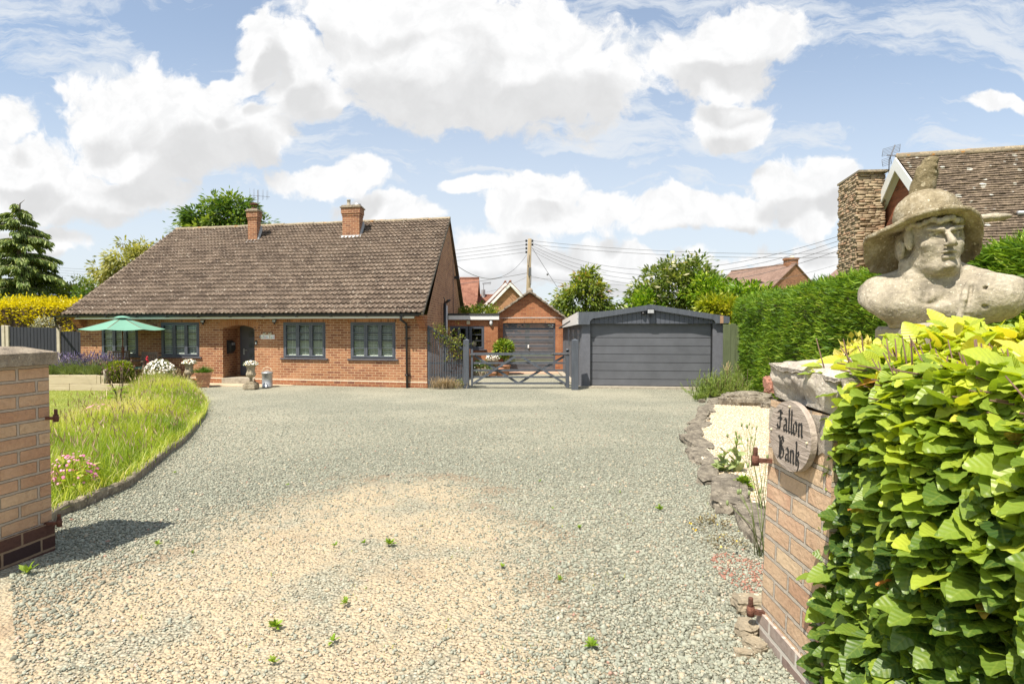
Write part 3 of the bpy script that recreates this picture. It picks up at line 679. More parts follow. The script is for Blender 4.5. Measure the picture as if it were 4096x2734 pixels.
# recess back wall beside the door, gables, back
da0, da1 = porch[0] - 0.28, porch[1] - 0.22
mb.add([H(da1, .95, PL), H(porch[1], .95, PL), H(porch[1], .95, PTOP + .05), H(da1, .95, PTOP + .05)], [(0, 1, 2, 3)])
ZR = 5.93; BR = 6.1
mb.add([H(0, 0, 0), H(0, HD, 0), H(0, HD, 2.1), H(0, BR, ZR), H(0, 0, 2.1)], [(0, 1, 2, 3, 4)])
mb.add([H(HL, 0, 0), H(HL, HD, 0), H(HL, HD, 2.1), H(HL, BR, ZR), H(HL, 0, 2.1)], [(4, 3, 2, 1, 0)])
mb.add([H(0, HD, 0), H(HL, HD, 0), H(HL, HD, 2.1), H(0, HD, 2.1)], [(0, 1, 2, 3)])
wall = mb.build('wall', M['brick'], house)
# plinth: two darker courses standing 12 mm proud with a mortar weathering on top
mb = MB()
for (p0, p1) in ((0, porch[0]), (porch[1], HL)): hbox(mb, p0 if p0 else -.012, p1, -.02, .012, -.1, .15)
mb.build('plinth', M['plinth'], house)
mb = MB()
for (p0, p1) in ((0, porch[0]), (porch[1], HL)):
    q3 = [H(p0, 0, .15, .014), H(p1, 0, .15, .014), H(p1, 0, .15, -.02), H(p0, 0, .15, -.02), H(p0, 0, .162, .014), H(p1, 0, .162, .014), H(p1, 0, .185, .001), H(p0, 0, .185, .001)]
    mb.hexa(q3)
mb.build('weathering_course', M['mortar'], house)
# soldier lintels over the windows and the arch over the porch
for (c0, c1) in wins: mb = MB(); hbox(mb, c0 - .1, c1 + .1, -.01, .004, wz1 + .002, wall_top - .001); mb.build('lintel', M['soldier'], house)
mb = MB(); n = 26; e0, e1 = porch[0] - .10, porch[1] + .10
for k in range(n):
    t0, t1 = k / n, (k + 0.86) / n
    def ap(t, top):
        a_ = e0 + (e1 - e0) * t; base = PZ - .02 + (PTOP - PZ) * (1 - (2 * t - 1) ** 2)
        sh = (t - .5) * (0.12 if top else 0)
        return H(a_ + sh, 0, base + (0.215 if top else 0.004), 0.005)
    mb.add([ap(t0, 0), ap(t1, 0), ap(t1, 1), ap(t0, 1)], [(3, 2, 1, 0)])
mb.build('brick_arch', M['soldier'], house)
# stepped brick corbels at both front corners
for (c0, c1) in ((0.0, 0.21), (HL - .24, HL)):
    mb = MB()
    for i in range(6): hbox(mb, c0 - (0.01 if c0 == 0 else 0), c1 + (0 if c0 == 0 else .01), 0.0, 0.07 + i * 0.065, 1.69 + i * 0.075, 1.69 + i * 0.075 + 0.066)
    mb.build('corbel', M['garage_brick'], house)
# fascia, soffit, gutter with brackets
mb = MB(); hbox(mb, 0.25, HL - .2, .36, .385, 2.035, 2.10); hbox(mb, 0.25, HL - .2, 0, .36, 2.085, 2.10); mb.build('fascia', M['white'], house)
mb = MB(); ga0, ga1 = 0.08, HL + .62; r = .055
prof = [(math.cos(math.pi * k / 8), -math.sin(math.pi * k / 8)) for k in range(9)]
vs = []
for a_ in (ga0, ga1):
    for (c_, s_) in prof: vs.append(H(a_, 0, 2.145 + r * s_, .445 + r * c_))
    for (c_, s_) in prof[::-1]: vs.append(H(a_, 0, 2.145 + (r - .006) * s_, .445 + (r - .006) * c_))
n = 18; mb.add(vs, [(k, (k + 1) % n, n + (k + 1) % n, n + k) for k in range(n)] + [tuple(range(n)), tuple(range(n, 2 * n))[::-1]], False)
gut = mb.build('gutter', M['black'], house)
for k in range(11):
    b_ = MB(); a_ = 0.55 + k * 1.12; hbox(b_, a_, a_ + .035, .385, .508, 2.078, 2.155); b_.build('bracket', M['black'], gut)
def pipe(pts, r, name, parent, mat='black'): return MB().tube(pts, r, 12).build(name, M[mat], parent)
ad = A(1627)
dp = pipe([H(ad, 0, 2.11, .445), H(ad, 0, 1.99, .44), H(ad - .03, 0, 1.88, .12), H(ad - .03, 0, 1.80, .09), H(ad - .04, 0, 0.0, .09)], .034, 'downpipe', house)
for z in (1.78, 1.45, 0.37):
    b_ = MB(); b_.tube([H(ad - .035, 0, z - .02, .09), H(ad - .035, 0, z + .02, .09)], .044, 12); hbox(b_, ad - .12, ad + .05, 0, .05, z - .018, z + .018); b_.build('pipe_clip', M['black'], dp)
pipe([H(HL + .5, 0, 2.11, .445), H(HL + .5, 0, 2.0, .445), P(232, 1312, 20.3)], .034, 'downpipe', house)
# ---- roof
EAZ = 2.165; EOUT = 0.50
def roofpoint(a, t):                       # t 0 at the eaves, 1 at the ridge
    e = H(a, 0, EAZ, EOUT); rr = H(a, BR, 5.99); return e + (rr - e) * t
ra0, ra1 = -0.07, HL + .17
e, rr = roofpoint(0, 0), roofpoint(0, 1); up = (rr - e); rn = (HU.cross(up)).normalized()
if rn.z < 0: rn = -rn
slope_len = up.length; NR = 26; step = 1.0 / NR
na = int((ra1 - ra0) / 0.155) * 8; U = np.linspace(ra0, ra1, na + 1)
rowsT = []; 
for r_ in range(NR): rowsT += [((r_ + .22) * step, 0.002), (r_ * step, 0.026), (r_ * step - .0006, 0.048), ((r_ + .5) * step, 0.036), ((r_ + 1) * step, 0.004)]
jit = {}
vs = []
ur = np.array([HU.x, HU.y, 0]); 
for j, (t, lift) in enumerate(rowsT):
    base = roofpoint(0, t); row = j // 5; rr_ = random.Random(row)
    ph = (U - ra0) / 0.155 * 2 * np.pi
    roll = np.maximum(0, np.sin(ph) - .1) ** 0.75 * 0.044
    tj = np.array([rr_.uniform(-.005, .005) for _ in range(int((ra1 - ra0) / 0.30) + 3)])[((U - ra0) / 0.30).astype(int)]
    h = roll + lift + tj + 0.012 * np.sin(U * .9 + 1) * np.sin(t * 3)
    pts = np.array(base)[None, :] + U[:, None] * ur[None, :] + h[:, None] * np.array(rn)[None, :]
    if j % 5 == 0: pts = pts - (roll * 0.8)[:, None] * np.array(rn)[None, :]
    vs.append(pts)
V = np.concatenate(vs); n = na + 1
J, K = np.meshgrid(np.arange(len(rowsT) - 1), np.arange(na), indexing='ij'); J = J.ravel(); K = K.ravel()
Fq = np.stack([J * n + K + 1, J * n + K, (J + 1) * n + K, (J + 1) * n + K + 1], 1)
def gridmesh(name, V, Fq, mat, parent, smooth=False):
    V = V - np.array(root_loc(parent)) if parent is not None else V
    me = bpy.data.meshes.new(name); me.vertices.add(len(V)); me.vertices.foreach_set('co', V.astype('f').ravel())
    me.loops.add(len(Fq) * 4); me.loops.foreach_set('vertex_index', Fq.astype('i').ravel())
    me.polygons.add(len(Fq)); me.polygons.foreach_set('loop_start', np.arange(len(Fq), dtype='i') * 4); me.polygons.foreach_set('loop_total', np.full(len(Fq), 4, 'i'))
    if smooth: me.polygons.foreach_set('use_smooth', np.ones(len(Fq), bool))
    me.update(calc_edges=True); me.materials.append(mat)
    o = bpy.data.objects.new(name, me); COL.objects.link(o)
    if parent is not None: o.parent = parent
    return o
roof = gridmesh('roof', V, Fq, M['tile'], house)
# uv in metres over the slope (along the eaves, up the slope)
uv = np.stack([np.tile(U, len(rowsT)), np.repeat([t * slope_len + 0.002 for t, _ in rowsT], n)], 1).astype('f')
lay = roof.data.uv_layers.new(name='UVMap'); lay.data.foreach_set('uv', uv[Fq.ravel()].ravel())
mb = MB()
ebk = H(0, HD, EAZ, 0) - HN * 0.45 
for a_ in (0,):
    q3 = [H(ra0, BR, 6.0), H(ra1, BR, 6.0), H(ra1, HD, EAZ, -.5), H(ra0, HD, EAZ, -.5)]
    mb.add(q3 + [p - Vector((0, 0, .08)) for p in q3], [(3, 2, 1, 0), (4, 5, 6, 7), (0, 1, 5, 4), (1, 2, 6, 5), (2, 3, 7, 6), (3, 0, 4, 7)])
mb.build('back_roof', M['tile'], house)
for a0_, a1_ in ((ra0 + .0, ra0 + .055), (ra1 - .055, ra1)):
    mb = MB()
    for (s0, s1) in ((roofpoint(0, 0), roofpoint(0, 1)), (H(0, BR, 6.0), H(0, HD, EAZ, -.5))):
        d = [s0 + HU * a0_, s0 + HU * a1_, s1 + HU * a1_, s1 + HU * a0_]
        mb.hexa([p - rn * .06 for p in d] + [p + rn * .03 for p in d])
    mb.build('verge', M['coping'], house)
mb = MB()
d = [roofpoint(ra0, 0.0), roofpoint(ra1, 0.0), roofpoint(ra1, 1), roofpoint(ra0, 1)]
mb.hexa([p - rn * .05 for p in d] + [p - rn * .012 for p in d]); mb.build('roof_deck', M['felt'], house)
mb = MB(); k = 0; a_ = ra0
while a_ < ra1 - .05:
    a2 = min(a_ + .445, ra1); rj = rnd.uniform(-.008, .008)
    vs = []
    for aa, rad in ((a_, .125), (a2, .115)):
        for q_ in range(9):
            th = math.pi * q_ / 8; vs.append(H(aa, BR - 0 + math.cos(th) * rad * 1.05, 5.985 + math.sin(th) * rad * .8 + rj))
    mb.add(vs, [(q_, q_ + 1, 9 + q_ + 1, 9 + q_) for q_ in range(8)] + [tuple(range(9)), tuple(range(9, 18))[::-1]]); a_ += .45
mb.build('ridge_tiles', M['ridge'], house)
# ---- chimneys
def chimney(x0, x1, xr, ybase, ytop, capw, pots, nm):
    # front face spans x0..x1, its side shows to xr; find b where the base meets the roof
    xm = (x0 + x1) / 2; d = ray(xm, ybase); e0 = roofpoint(0, 0); den = d.dot(rn); t = (e0 - Vector((0, 0, CZ))).dot(rn) / den
    hit = Vector((0, 0, CZ)) + d * t; Y = hit.y
    s = F / Y; wd = (x1 - x0) / s; zb = hit.z; zt = P(xm, ytop, Y).z
    ux = HU * -1; c = hit; dep = wd * 0.95 if pots == 1 else wd * .8
    fl = c - ux * wd / 2
    def cb(m_, grow, z0, z1, gb=None):
        gb = grow if gb is None else gb
        p = [fl - ux * grow - HB * gb, fl + ux * (wd + grow) - HB * gb, fl + ux * (wd + grow) + HB * (dep + gb), fl - ux * grow + HB * (dep + gb)]
        m_.hexa([Vector((q.x, q.y, z0)) for q in p] + [Vector((q.x, q.y, z1)) for q in p])
    hh = zt - zb
    m1 = MB(); cb(m1, 0, zb - .6, zb + hh * .72); cb(m1, .02, zb + hh * .72, zb + hh * .80); cb(m1, .045, zb + hh * .80, zt); ch = m1.build('chimney', M['chimney_brick'], roof)
    m2 = MB(); cb(m2, .085, zt, zt + .045); cb(m2, .03, zt + .045, zt + .10); m2.build('cap', M['coping'], ch)
    m3 = MB()
    q0 = fl - ux * .07 - HB * .16; q1 = fl + ux * (wd + .07) - HB * .16
    m3.hexa([Vector((q0.x, q0.y, zb - .17)), Vector((q1.x, q1.y, zb - .17)), Vector((q1.x, q1.y + .16, zb - .02)), Vector((q0.x, q0.y + .16, zb - .02)),
             Vector((q0.x, q0.y, zb - .06)), Vector((q1.x, q1.y, zb - .06)), Vector((q1.x, q1.y + .15, zb + .05)), Vector((q0.x, q0.y + .15, zb + .05))])
    q2_ = fl + ux * (wd - .0); m3.hexa([q2_ + Vector((0, -.02, -.1)), q2_ + Vector((.07, -.02, -.08)), q2_ + Vector((.07, dep, .5)), q2_ + Vector((0, dep, .5)), q2_ + Vector((0, -.02, .03)), q2_ + Vector((.05, -.02, .03)), q2_ + Vector((.05, dep, .66)), q2_ + Vector((0, dep, .66))])
    m3.build('flashing', M['lead'], ch)
    top = Vector((fl.x, fl.y, zt + .1)) + ux * wd / 2 + HB * dep / 2
    return ch, top, fl, ux, wd, dep, zt
ch1, top1, *_r1 = chimney(990, 1030, 1047, 964, 845, 0, 1, 'a')
m_ = MB(); m_.lathe([(.13, 0), (.10, .05), (.09, .10)], top1); 
for k in range(6): m_.bar(top1 + Vector((.085 * math.cos(k), .085 * math.sin(k), .1)), top1 + Vector((.085 * math.cos(k), .085 * math.sin(k), .2)), .012)
m_.lathe([(.17, .2), (.16, .225), (.06, .26), (.02, .27)], top1); m_.build('cowl', M['rust'], ch1)
ch2, top2, fl2, ux2, wd2, dep2, zt2 = chimney(1367, 1440, 1456, 946, 830, 0, 2, 'b')
m_ = MB(); c_ = top2 - ux2 * .16; m_.lathe([(.12, 0), (.09, .03), (.065, .05), (.065, .22), (.075, .23), (.075, .26), (.05, .26)], c_); m_.build('chimney_pot', M['concrete'], ch2)
m_ = MB(); c_ = top2 + ux2 * .2; m_.lathe([(.15, 0), (.15, .03), (.14, .03), (.14, .08), (.10, .10), (.02, .11)], c_); m_.build('cowl', M['steel'], ch2)
# television aerial on the first chimney
ae = thing('television_aerial', 'thin multi element aerial on a mast beside the rusty chimney cowl', 'aerial', tuple(top1))
m_ = MB(); bot = top1 + Vector((.1, .12, -.5)); mt = Vector((bot.x, bot.y, top1.z + .80)); m_.tube([bot, mt], .017, 6); m_.build('mast', M['wire'], ae)
m_ = MB(); c_ = mt - Vector((0, 0, .22)); m_.bar(c_ - Vector((.32, .1, 0)), c_ + Vector((.44, .1, -.03)), .011)
for k in range(9):
    xk = -.31 + k * .09; hl = .33 - .012 * k; m_.tube([c_ + Vector((xk, .1 if k % 2 else -.02, -hl * .6)), c_ + Vector((xk, .1 if k % 2 else -.02, hl * .9))], .0042, 5)
m_.build('elements', M['wire'], ae)
# ---- windows with blinds
def window(c0, c1, z0, z1, cols, parent, frame_at, mat='grey', blind=True, rows_=4, open_first=False, name='window'):
    """frame_at(a, z, out) -> point; a grows to the left"""
    def bx_(m_, a0, a1, za, zb, o0, o1):
        m_.hexa([frame_at(a, z, o) for z in (za, zb) for (a, o) in ((a0, o0), (a1, o0), (a1, o1), (a0, o1))])
    fw = .045; f = MB(); o0, o1 = -.075, -.004
    bx_(f, c0, c1, z0, z0 + fw, o0, o1); bx_(f, c0, c1, z1 - fw, z1, o0, o1); bx_(f, c0, c0 + fw, z0 + fw, z1 - fw, o0, o1); bx_(f, c1 - fw, c1, z0 + fw, z1 - fw, o0, o1)
    win = f.build(name, M[mat], parent)
    w_ = (c1 - c0 - 2 * fw) / cols
    for i in range(cols):
        s0 = c0 + fw + i * w_ + .002; s1 = s0 + w_ - .004; q0, q1 = -.055, .014
        s = MB(); sw = .05
        bx_(s, s0, s1, z0 + fw + .002, z0 + fw + sw, q0, q1); bx_(s, s0, s1, z1 - fw - sw, z1 - fw - .002, q0, q1); bx_(s, s0, s0 + sw, z0 + fw + sw, z1 - fw - sw, q0, q1); bx_(s, s1 - sw, s1, z0 + fw + sw, z1 - fw - sw, q0, q1)
        for r_ in range(1, rows_):
            zz = z0 + fw + sw + (z1 - z0 - 2 * (fw + sw)) * r_ / rows_; bx_(s, s0 + sw, s1 - sw, zz - .009, zz + .009, -.028, .006)
        s.build('sash', M[mat], win)
        g_ = MB(); bx_(g_, s0 + sw - .004, s1 - sw + .004, z0 + fw + sw - .004, z1 - fw - sw + .004, -.022, -.016); g_.build('pane', M['glass'], win)
    if blind:
        b_ = MB(); ns = int((z1 - z0) / .062)
        for i in range(ns):
            z = z0 + .03 + i * .062
            p = [frame_at(c1 - .02, z + .028, -.112), frame_at(c0 + .02, z + .028, -.112), frame_at(c0 + .02, z, -.078), frame_at(c1 - .02, z, -.078)]
            b_.hexa(p + [q + Vector((0, 0, .003)) for q in p])
        for i in range(cols):
            am = c0 + fw + (i + .5) * w_; b_.hexa([frame_at(a, z, o) for z in (z0, z1) for (a, o) in ((am - .003, -.076), (am + .003, -.076), (am + .003, -.072), (am - .003, -.072))])
        b_.build('blind', M['blind'], win)
    s = MB(); bx_(s, c0 - .09, c1 + .09, z0 - .035, z0 - .003, -.10, .055); s.build('sill', M[mat], win)
    return win
fa = lambda a, z, o: H(a, 0, z, o)
for i, (c0, c1) in enumerate(wins): window(c0, c1, wz0, wz1, 3, house, fa)
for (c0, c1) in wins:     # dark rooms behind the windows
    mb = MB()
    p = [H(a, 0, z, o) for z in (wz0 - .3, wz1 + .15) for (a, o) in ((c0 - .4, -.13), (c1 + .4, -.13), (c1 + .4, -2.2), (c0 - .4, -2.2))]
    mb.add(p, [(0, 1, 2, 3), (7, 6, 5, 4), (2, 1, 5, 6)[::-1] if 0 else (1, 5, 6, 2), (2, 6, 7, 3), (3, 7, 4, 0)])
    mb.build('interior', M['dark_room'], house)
# ---- front door in the recess
dm = MB(); 
def dbox(m_, a0, a1, b0, b1, z0, z1): m_.hexa([H(a, b, z) for z in (z0, z1) for (a, b) in ((a0, b0), (a1, b0), (a1, b1), (a0, b1))])
dA0, dA1 = porch[0] - .12, porch[1] - .22 - .0
dA1 = A(1020) ; 
# door seen between columns 962 and 1019 of the wall plane, at recess depth .95
def AB(x, b):
    r = (x - 2048.0) / F; return (HR.x - (HR.y + b) * r) / (-HU.x + HU.y * r)
dL, dR = AB(961, .92), AB(961, .92) - .98
dbox(dm, dR, dL, .90, .96, .18, 1.93)
door = dm.build('front_door', M['grey'], house)
dm = MB(); 
for (z0, z1) in ((.29, .31),): pass
dbox(dm, dR + .07, dL - .075, .885, .899, .22, 1.88); dm.build('door_leaf', M['door_grey'], door)
for z in (.78, 1.10, 1.45): 
    dm = MB(); dbox(dm, dR + .42, dR + .64, .876, .884, z, z + .17); dm.build('pane', M['glass'], door)
dm = MB(); hp = H(dL - .16, .87, 1.0); dm.box(hp + Vector((-.02, -.01, -.12)), hp + Vector((.02, .01, .08))); dm.bar(hp + Vector((0, -.045, .02)), hp + Vector((.12, -.045, .02)), .02); dm.bar(hp, hp + Vector((0, -.05, .02)), .018); dm.build('handle', M['steel'], door)
mb = MB(); dbox(mb, porch[0] - .5, dR, .93, .98, .1, 2.0); dbox(mb, porch[0] + .001, porch[0] - .6, .05, .1, .1, 0.11); mb.build('porch_side', M['brick'], house)
mb = MB(); mb.hexa([H(a, b, z) for z in (-.02, PL) for (a, b) in ((porch[0] + .003, -.10), (porch[1] - .003, -.10), (porch[1] - .003, .96), (porch[0] + .003, .96))]); mb.build('door_step', M['concrete'], house)
# ---- fixtures on the front wall
def wallthing(name, label, cat, a, z, out=0.0, group=None): return thing(name, label, cat, tuple(H(a, 0, z, out)), group)
def floodlight(a, z, label):
    t = wallthing('floodlight', label, 'light', a, z, group='floodlights on the bungalow front'); c = H(a, 0, z)
    m_ = MB(); c2 = H(a, 0, z + .03, .10); m_.box(c2 + Vector((-.06, -.03, -.05)), c2 + Vector((.06, .03, .05)), .008); m_.bar(H(a, 0, z + .06), H(a, 0, z + .06, .1), .03); m_.ball(H(a, 0, z - .045, .09), .032); m_.build('housing', M['black'], t)
    m_ = MB(); m_.box(c2 + Vector((-.045, -.036, -.035)), c2 + Vector((.045, -.031, .03))); m_.build('lens', M['lead'], t)
floodlight(A(820), 1.93, 'small black floodlight under the eaves between the second window and the porch')
floodlight(A(1105), 1.94, 'small black floodlight under the eaves between the porch and third window')
# colourful letters name plate, with two solar lights above
c0, c1 = A(1099), A(1044); zc = ZF(1071, 1347); 
t = wallthing('name_plate', 'small white plate with coloured lettering on the wall right of the porch', 'sign', (c0 + c1) / 2, zc)
m_ = MB(); hbox(m_, c0, c1, .004, .012, zc - .065, zc + .065); m_.build('plate', M['white'], t)
cols_ = [(0.05, 0.25, 0.35), (0.45, 0.25, 0.05), (0.10, 0.35, 0.10), (0.25, 0.10, 0.35), (0.45, 0.08, 0.10), (0.1, 0.2, 0.4)]
lm = [plain('letter_paint_%s' % 'abcdef'[i], c, 0.5, var=0) for i, c in enumerate(cols_)]
txt = 'Fallon Bank'; m_ = MB()
fc = bpy.data.curves.new('f', 'FONT'); fc.size = .118; fc.body = 'X'; fo = bpy.data.objects.new('f', fc); COL.objects.link(fo)
def glyph(ch):
    fc.body = ch; dg = bpy.context.evaluated_depsgraph_get(); dg.update(); me = fo.evaluated_get(dg).to_mesh()
    vs = [v.co.copy() for v in me.vertices]; fs = [tuple(p.vertices) for p in me.polygons]; fo.evaluated_get(dg).to_mesh_clear(); return vs, fs
adv = {'F': .062, 'a': .058, 'l': .027, 'o': .062, 'n': .060, ' ': .032, 'B': .070, 'k': .056}; x_ = 0.0; W_ = sum(adv[c] for c in txt)
for i, ch in enumerate(txt):
    if ch != ' ':
        vs, fs = glyph(ch); m_.cur = i % 6
        m_.add([H((c0 + c1) / 2 + W_ / 2 - x_ - v.x * .9, 0, zc - .038 + v.y, .0135) for v in vs], fs)
    x_ += adv[ch]
m_.build('lettering', lm, t); bpy.data.objects.remove(fo); 
for i, (x_, lab) in enumerate([(1060, 'left one of two small solar lights above the white name plate'), (1082, 'right one of two small solar lights above the white name plate')]):
    a_ = A(x_); t = wallthing('solar_light', lab, 'light', a_, zc + .1, group='solar lights above the name plate'); z_ = zc + .075
    m_ = MB(); hbox(m_, a_ - .045, a_ + .045, 0, .05, z_, z_ + .06); m_.build('housing', M['cream'], t)
    m_ = MB(); hbox(m_, a_ - .032, a_ + .032, .0505, .053, z_ + .03, z_ + .05); m_.build('solar_cell', M['black'], t)
a_ = A(1025); z_ = ZF(1025, 1369); t = wallthing('doorbell', 'small black and white video doorbell by the porch opening', 'doorbell', a_, z_)
m_ = MB(); hbox(m_, a_ - .035, a_ + .035, 0, .03, z_ - .065, z_ + .065); m_.build('body', M['black'], t); m_ = MB(); hbox(m_, a_ - .02, a_ + .02, .0305, .034, z_ - .055, z_ + .01); m_.build('button_panel', M['white'], t)
# post box on the left reveal of the porch
pb = H(porch[1], .42, 1.12); t = thing('post_box', 'curved black post box on the left brick side of the porch', 'post box', tuple(pb))
m_ = MB(); n = 10; pr = [(.0, -.20)] + [(.115 * math.sin(math.pi * k / n) ** .6 + .03, -.20 + .44 * k / n) for k in range(n + 1)] + [(0, .24)]
m_.prism([pb + Vector((-HU.x * q_[0], 0, q_[1])) + Vector((0, -.16, 0)) for q_ in pr], (0, .32, 0)); m_.build('body', M['black'], t)
m_ = MB(); m_.box(pb + Vector((.14, -.10, .08)), pb + Vector((.155, .10, .16))); m_.build('flap', M['steel'], t)
# ---- right gable: flue, pipe, cable, light
def GB(x, Yd): return P(x, 1305, Yd)
def gab(b, z, out=0.0): return Vector((HR.x + out, HR.y + b, z))
def bof(x): return (HR.x + .0) / ((x - 2048.0) / F) - HR.y      # depth along the gable of photograph column x
b1 = bof(1767); zt_ = P(1767, 1212, HR.y + b1).z; zb_ = P(1767, 1330, HR.y + b1).z
MB().tube([gab(b1, .2, .11), gab(b1, zt_, .11)], .055, 14).build('flue_pipe', M['black'], house)
t = thing('security_light', 'black lamp on a bracket at the top of the flue on the gable wall', 'light', tuple(gab(b1, zt_ + .05, .1)))
m_ = MB(); m_.tube([gab(b1, zt_ - .05, .10), gab(b1, zt_ + .17, .10), gab(b1, zt_ + .2, .06)], .016, 6); m_.build('bracket', M['black'], t)
m_ = MB(); m_.bar(gab(b1 - .05, zt_ + .02, .16), gab(b1 - .3, zt_ + .1, .30), .10, .04); m_.build('lamp_head', M['black'], t)
b2 = bof(1781); MB().tube([gab(b2, .3, .06), gab(b2, P(1781, 1222, HR.y + b2).z, .06)], .022, 10).build('waste_pipe', M['white'], house)
b3 = bof(1812); MB().tube([gab(b3, 2.3, .012), gab(b3, 4.6, .012)], .012, 5).build('cable', M['wire'], house)
m_ = MB(); bb = bof(1818); zz = P(1818, 1110, HR.y + bb).z; m_.box(gab(bb - .12, zz - .06, 0), gab(bb + .12, zz + .06, .22)); m_.build('vent_cowl', M['black'], house)
# ================================================================== double garage
def XY(x, Y): return (x - 2048.0) / F * Y
dg = thing('double_garage', 'wide grey painted garage with shallow pitched fascia and sectional door', 'garage', (1.96, 17.6, 0))
gL = Vector((XY(2318, 17.6), 17.6, 0)); gR = Vector((XY(2903, 17.12), 17.12, 0)); gu = (gR - gL).normalized(); gw = (gR - gL).length; gn = Vector((gu.y, -gu.x, 0))
def GG(a, o, z): p = gL + gu * a + (gn * o if o > 0 else Vector((-.02, 1, 0)) * -o); return Vector((p.x, p.y, z))       # along to the right, outward, up
def gbox(m_, a0, a1, o0, o1, z0, z1): m_.hexa([GG(a, o, z) for z in (z0, z1) for (a, o) in ((a0, o1), (a1, o1), (a1, o0), (a0, o0))])
def ga(x, o=0.0):
    r = (x - 2048.0) / F; b = gL + gn * o; return (r * b.y - b.x) / (gu.x - r * gu.y)
d0, d1 = ga(2361), ga(2851)
m_ = MB()
m_.hexa([GG(-.03, .0, .05), GG(d0, .0, .05), GG(d0, -.25, .05), GG(-.03, -.25, .05), GG(.09, .0, 1.95), GG(d0, .0, 1.95), GG(d0, -.25, 1.95), GG(.09, -.25, 1.95)])
pierl = m_.build('pier', M['grey_render'], dg)
m_ = MB(); m_.hexa([GG(d1, 0, .05), GG(gw + .03, 0, .05), GG(gw + .03, -.25, .05), GG(d1, -.25, .05), GG(d1, 0, 1.95), GG(gw - .07, 0, 1.95), GG(gw - .07, -.25, 1.95), GG(d1, -.25, 1.95)])
m_.build('pier', M['grey_render'], dg)
m_ = MB(); gbox(m_, .1, .2, -5.6, -.25, .05, 2.0); gbox(m_, gw - .2, gw - .1, -5.6, -.25, .05, 2.0); gbox(m_, .2, gw - .2, -5.6, -5.5, .05, 2.0); m_.build('side_walls', M['grey_render'], dg)
for k in range(3):
    m_ = MB(); gbox(m_, .08, .12, -1.1 - k * 1.3, -.6 - k * 1.3, 1.15, 1.72); m_.build('window', M['glass'], dg)
m_ = MB(); nz = 8; dz0, dz1 = .07, 1.90
edges = [P(2361, 1220 + (1468 - 147.5 * k) / 4.48, 17.6).z for k in range(7)]
zs = [dz0] + edges[:7] + [dz1]
for i in range(len(zs) - 1):
    gbox(m_, d0 + .02, d1 - .02, -.16, -.115, zs[i] + .012, zs[i + 1] - .004)
    p = [GG(d0 + .02, -.115, zs[i] + .012), GG(d1 - .02, -.115, zs[i] + .012), GG(d1 - .02, -.125, zs[i] + .002), GG(d0 + .02, -.125, zs[i] + .002)]
    m_.add(p, [(0, 3, 2, 1)])
door = m_.build('sectional_door', M['door_grey'], dg)
m_ = MB(); gbox(m_, d0, d1, -.22, -.165, .05, 1.95); gbox(m_, d0, d0 + .018, -.16, -.02, .05, 1.93); gbox(m_, d1 - .018, d1, -.16, -.02, .05, 1.93); m_.build('door_frame', M['black'], dg)
# gable boards
o_f = .13
apx = ga(2605, o_f); zA = P(2605, 1216, 17.05).z; zL = P(2312, 1247, 17.3).z; zRr = P(2918, 1261, 16.8).z; zb = P(2400, 1297, 17.25).z
fl_, fr_ = ga(2309, o_f), ga(2918, o_f)
m_ = MB(); n = 26
a0, a1 = d0 - .0, d1 + .0
for i in range(n):
    u0 = a0 + (a1 - a0) * i / n; u1 = a0 + (a1 - a0) * (i + 1) / n - .008
    gbox(m_, u0, u1, .0, .02, 1.88, 1.9 + .50 * (1 - abs((u0 + u1) / 2 - apx) / (gw / 2)))
m_.build('gable_boards', M['grey'], dg)
m_ = MB(); gbox(m_, a0, a1, -.02, .0, 1.90, 1.98); m_.build('board_backing', M['black'], dg)
def fascia(side):
    m_ = MB()
    ex = fl_ if side < 0 else fr_; zt = zL if side < 0 else zRr; zt_end = zt
    # outline going from the apex down the slope, with the rounded drop at the end
    W = .155
    arm = ex + (.50 if side < 0 else -.52)
    slope_z = lambda a: zA + (zt - .03 - zA) * abs(a - apx) / abs(ex - apx) if side > 0 else zA + ((zb + .27) - zA) * abs(a - apx) / abs(ex + .1 - apx)
    zc = slope_z(arm) - W
    low = []
    for k in range(7):
        th = math.pi / 2 * k / 6; low.append((arm + (0.0 if 0 else 0) + side * .14 * math.sin(th) * 1.0 - side * 0, zc - .14 * (1 - math.cos(th)) * 1.0))
    bz = zb if side < 0 else P(2900, 1292, 16.85).z
    outl = [(apx, slope_z(apx)), (apx, slope_z(apx) - W)] + [(arm, zc)] + low[1:] + [(low[-1][0], bz), (ex, bz), (ex, zt if side < 0 else slope_z(ex))]
    if side < 0: outl += [(ex + .55, zt + .01), (ex + 1.0, max(slope_z(ex + 1.0), zt + .012))]
    poly = [GG(a, o_f, z) for a, z in outl]
    m_.prism(poly if side < 0 else poly, -gn * .04); return m_.build('fascia_board', M['grey_wood'], dg)
fascia(-1); fascia(1)
m_ = MB(); gbox(m_, fr_ - .26, fr_ - .17, o_f + .0005, o_f + .003, P(2900, 1292, 16.85).z, P(2900, 1262, 16.85).z); m_.build('bare_timber_patch', woodmat('peeled_timber', (0.20, 0.09, 0.05), (0.50, 0.33, 0.20), sc=(30, 30, 60)), dg)
m_ = MB(); q = [GG(fl_, o_f, zb), GG(fl_, o_f, zL), GG(fl_, -4.2, 2.02), GG(fl_, -4.2, 1.76)]; m_.prism(q, gu * .03); m_.build('side_fascia', M['white'], dg)
m_ = MB(); 
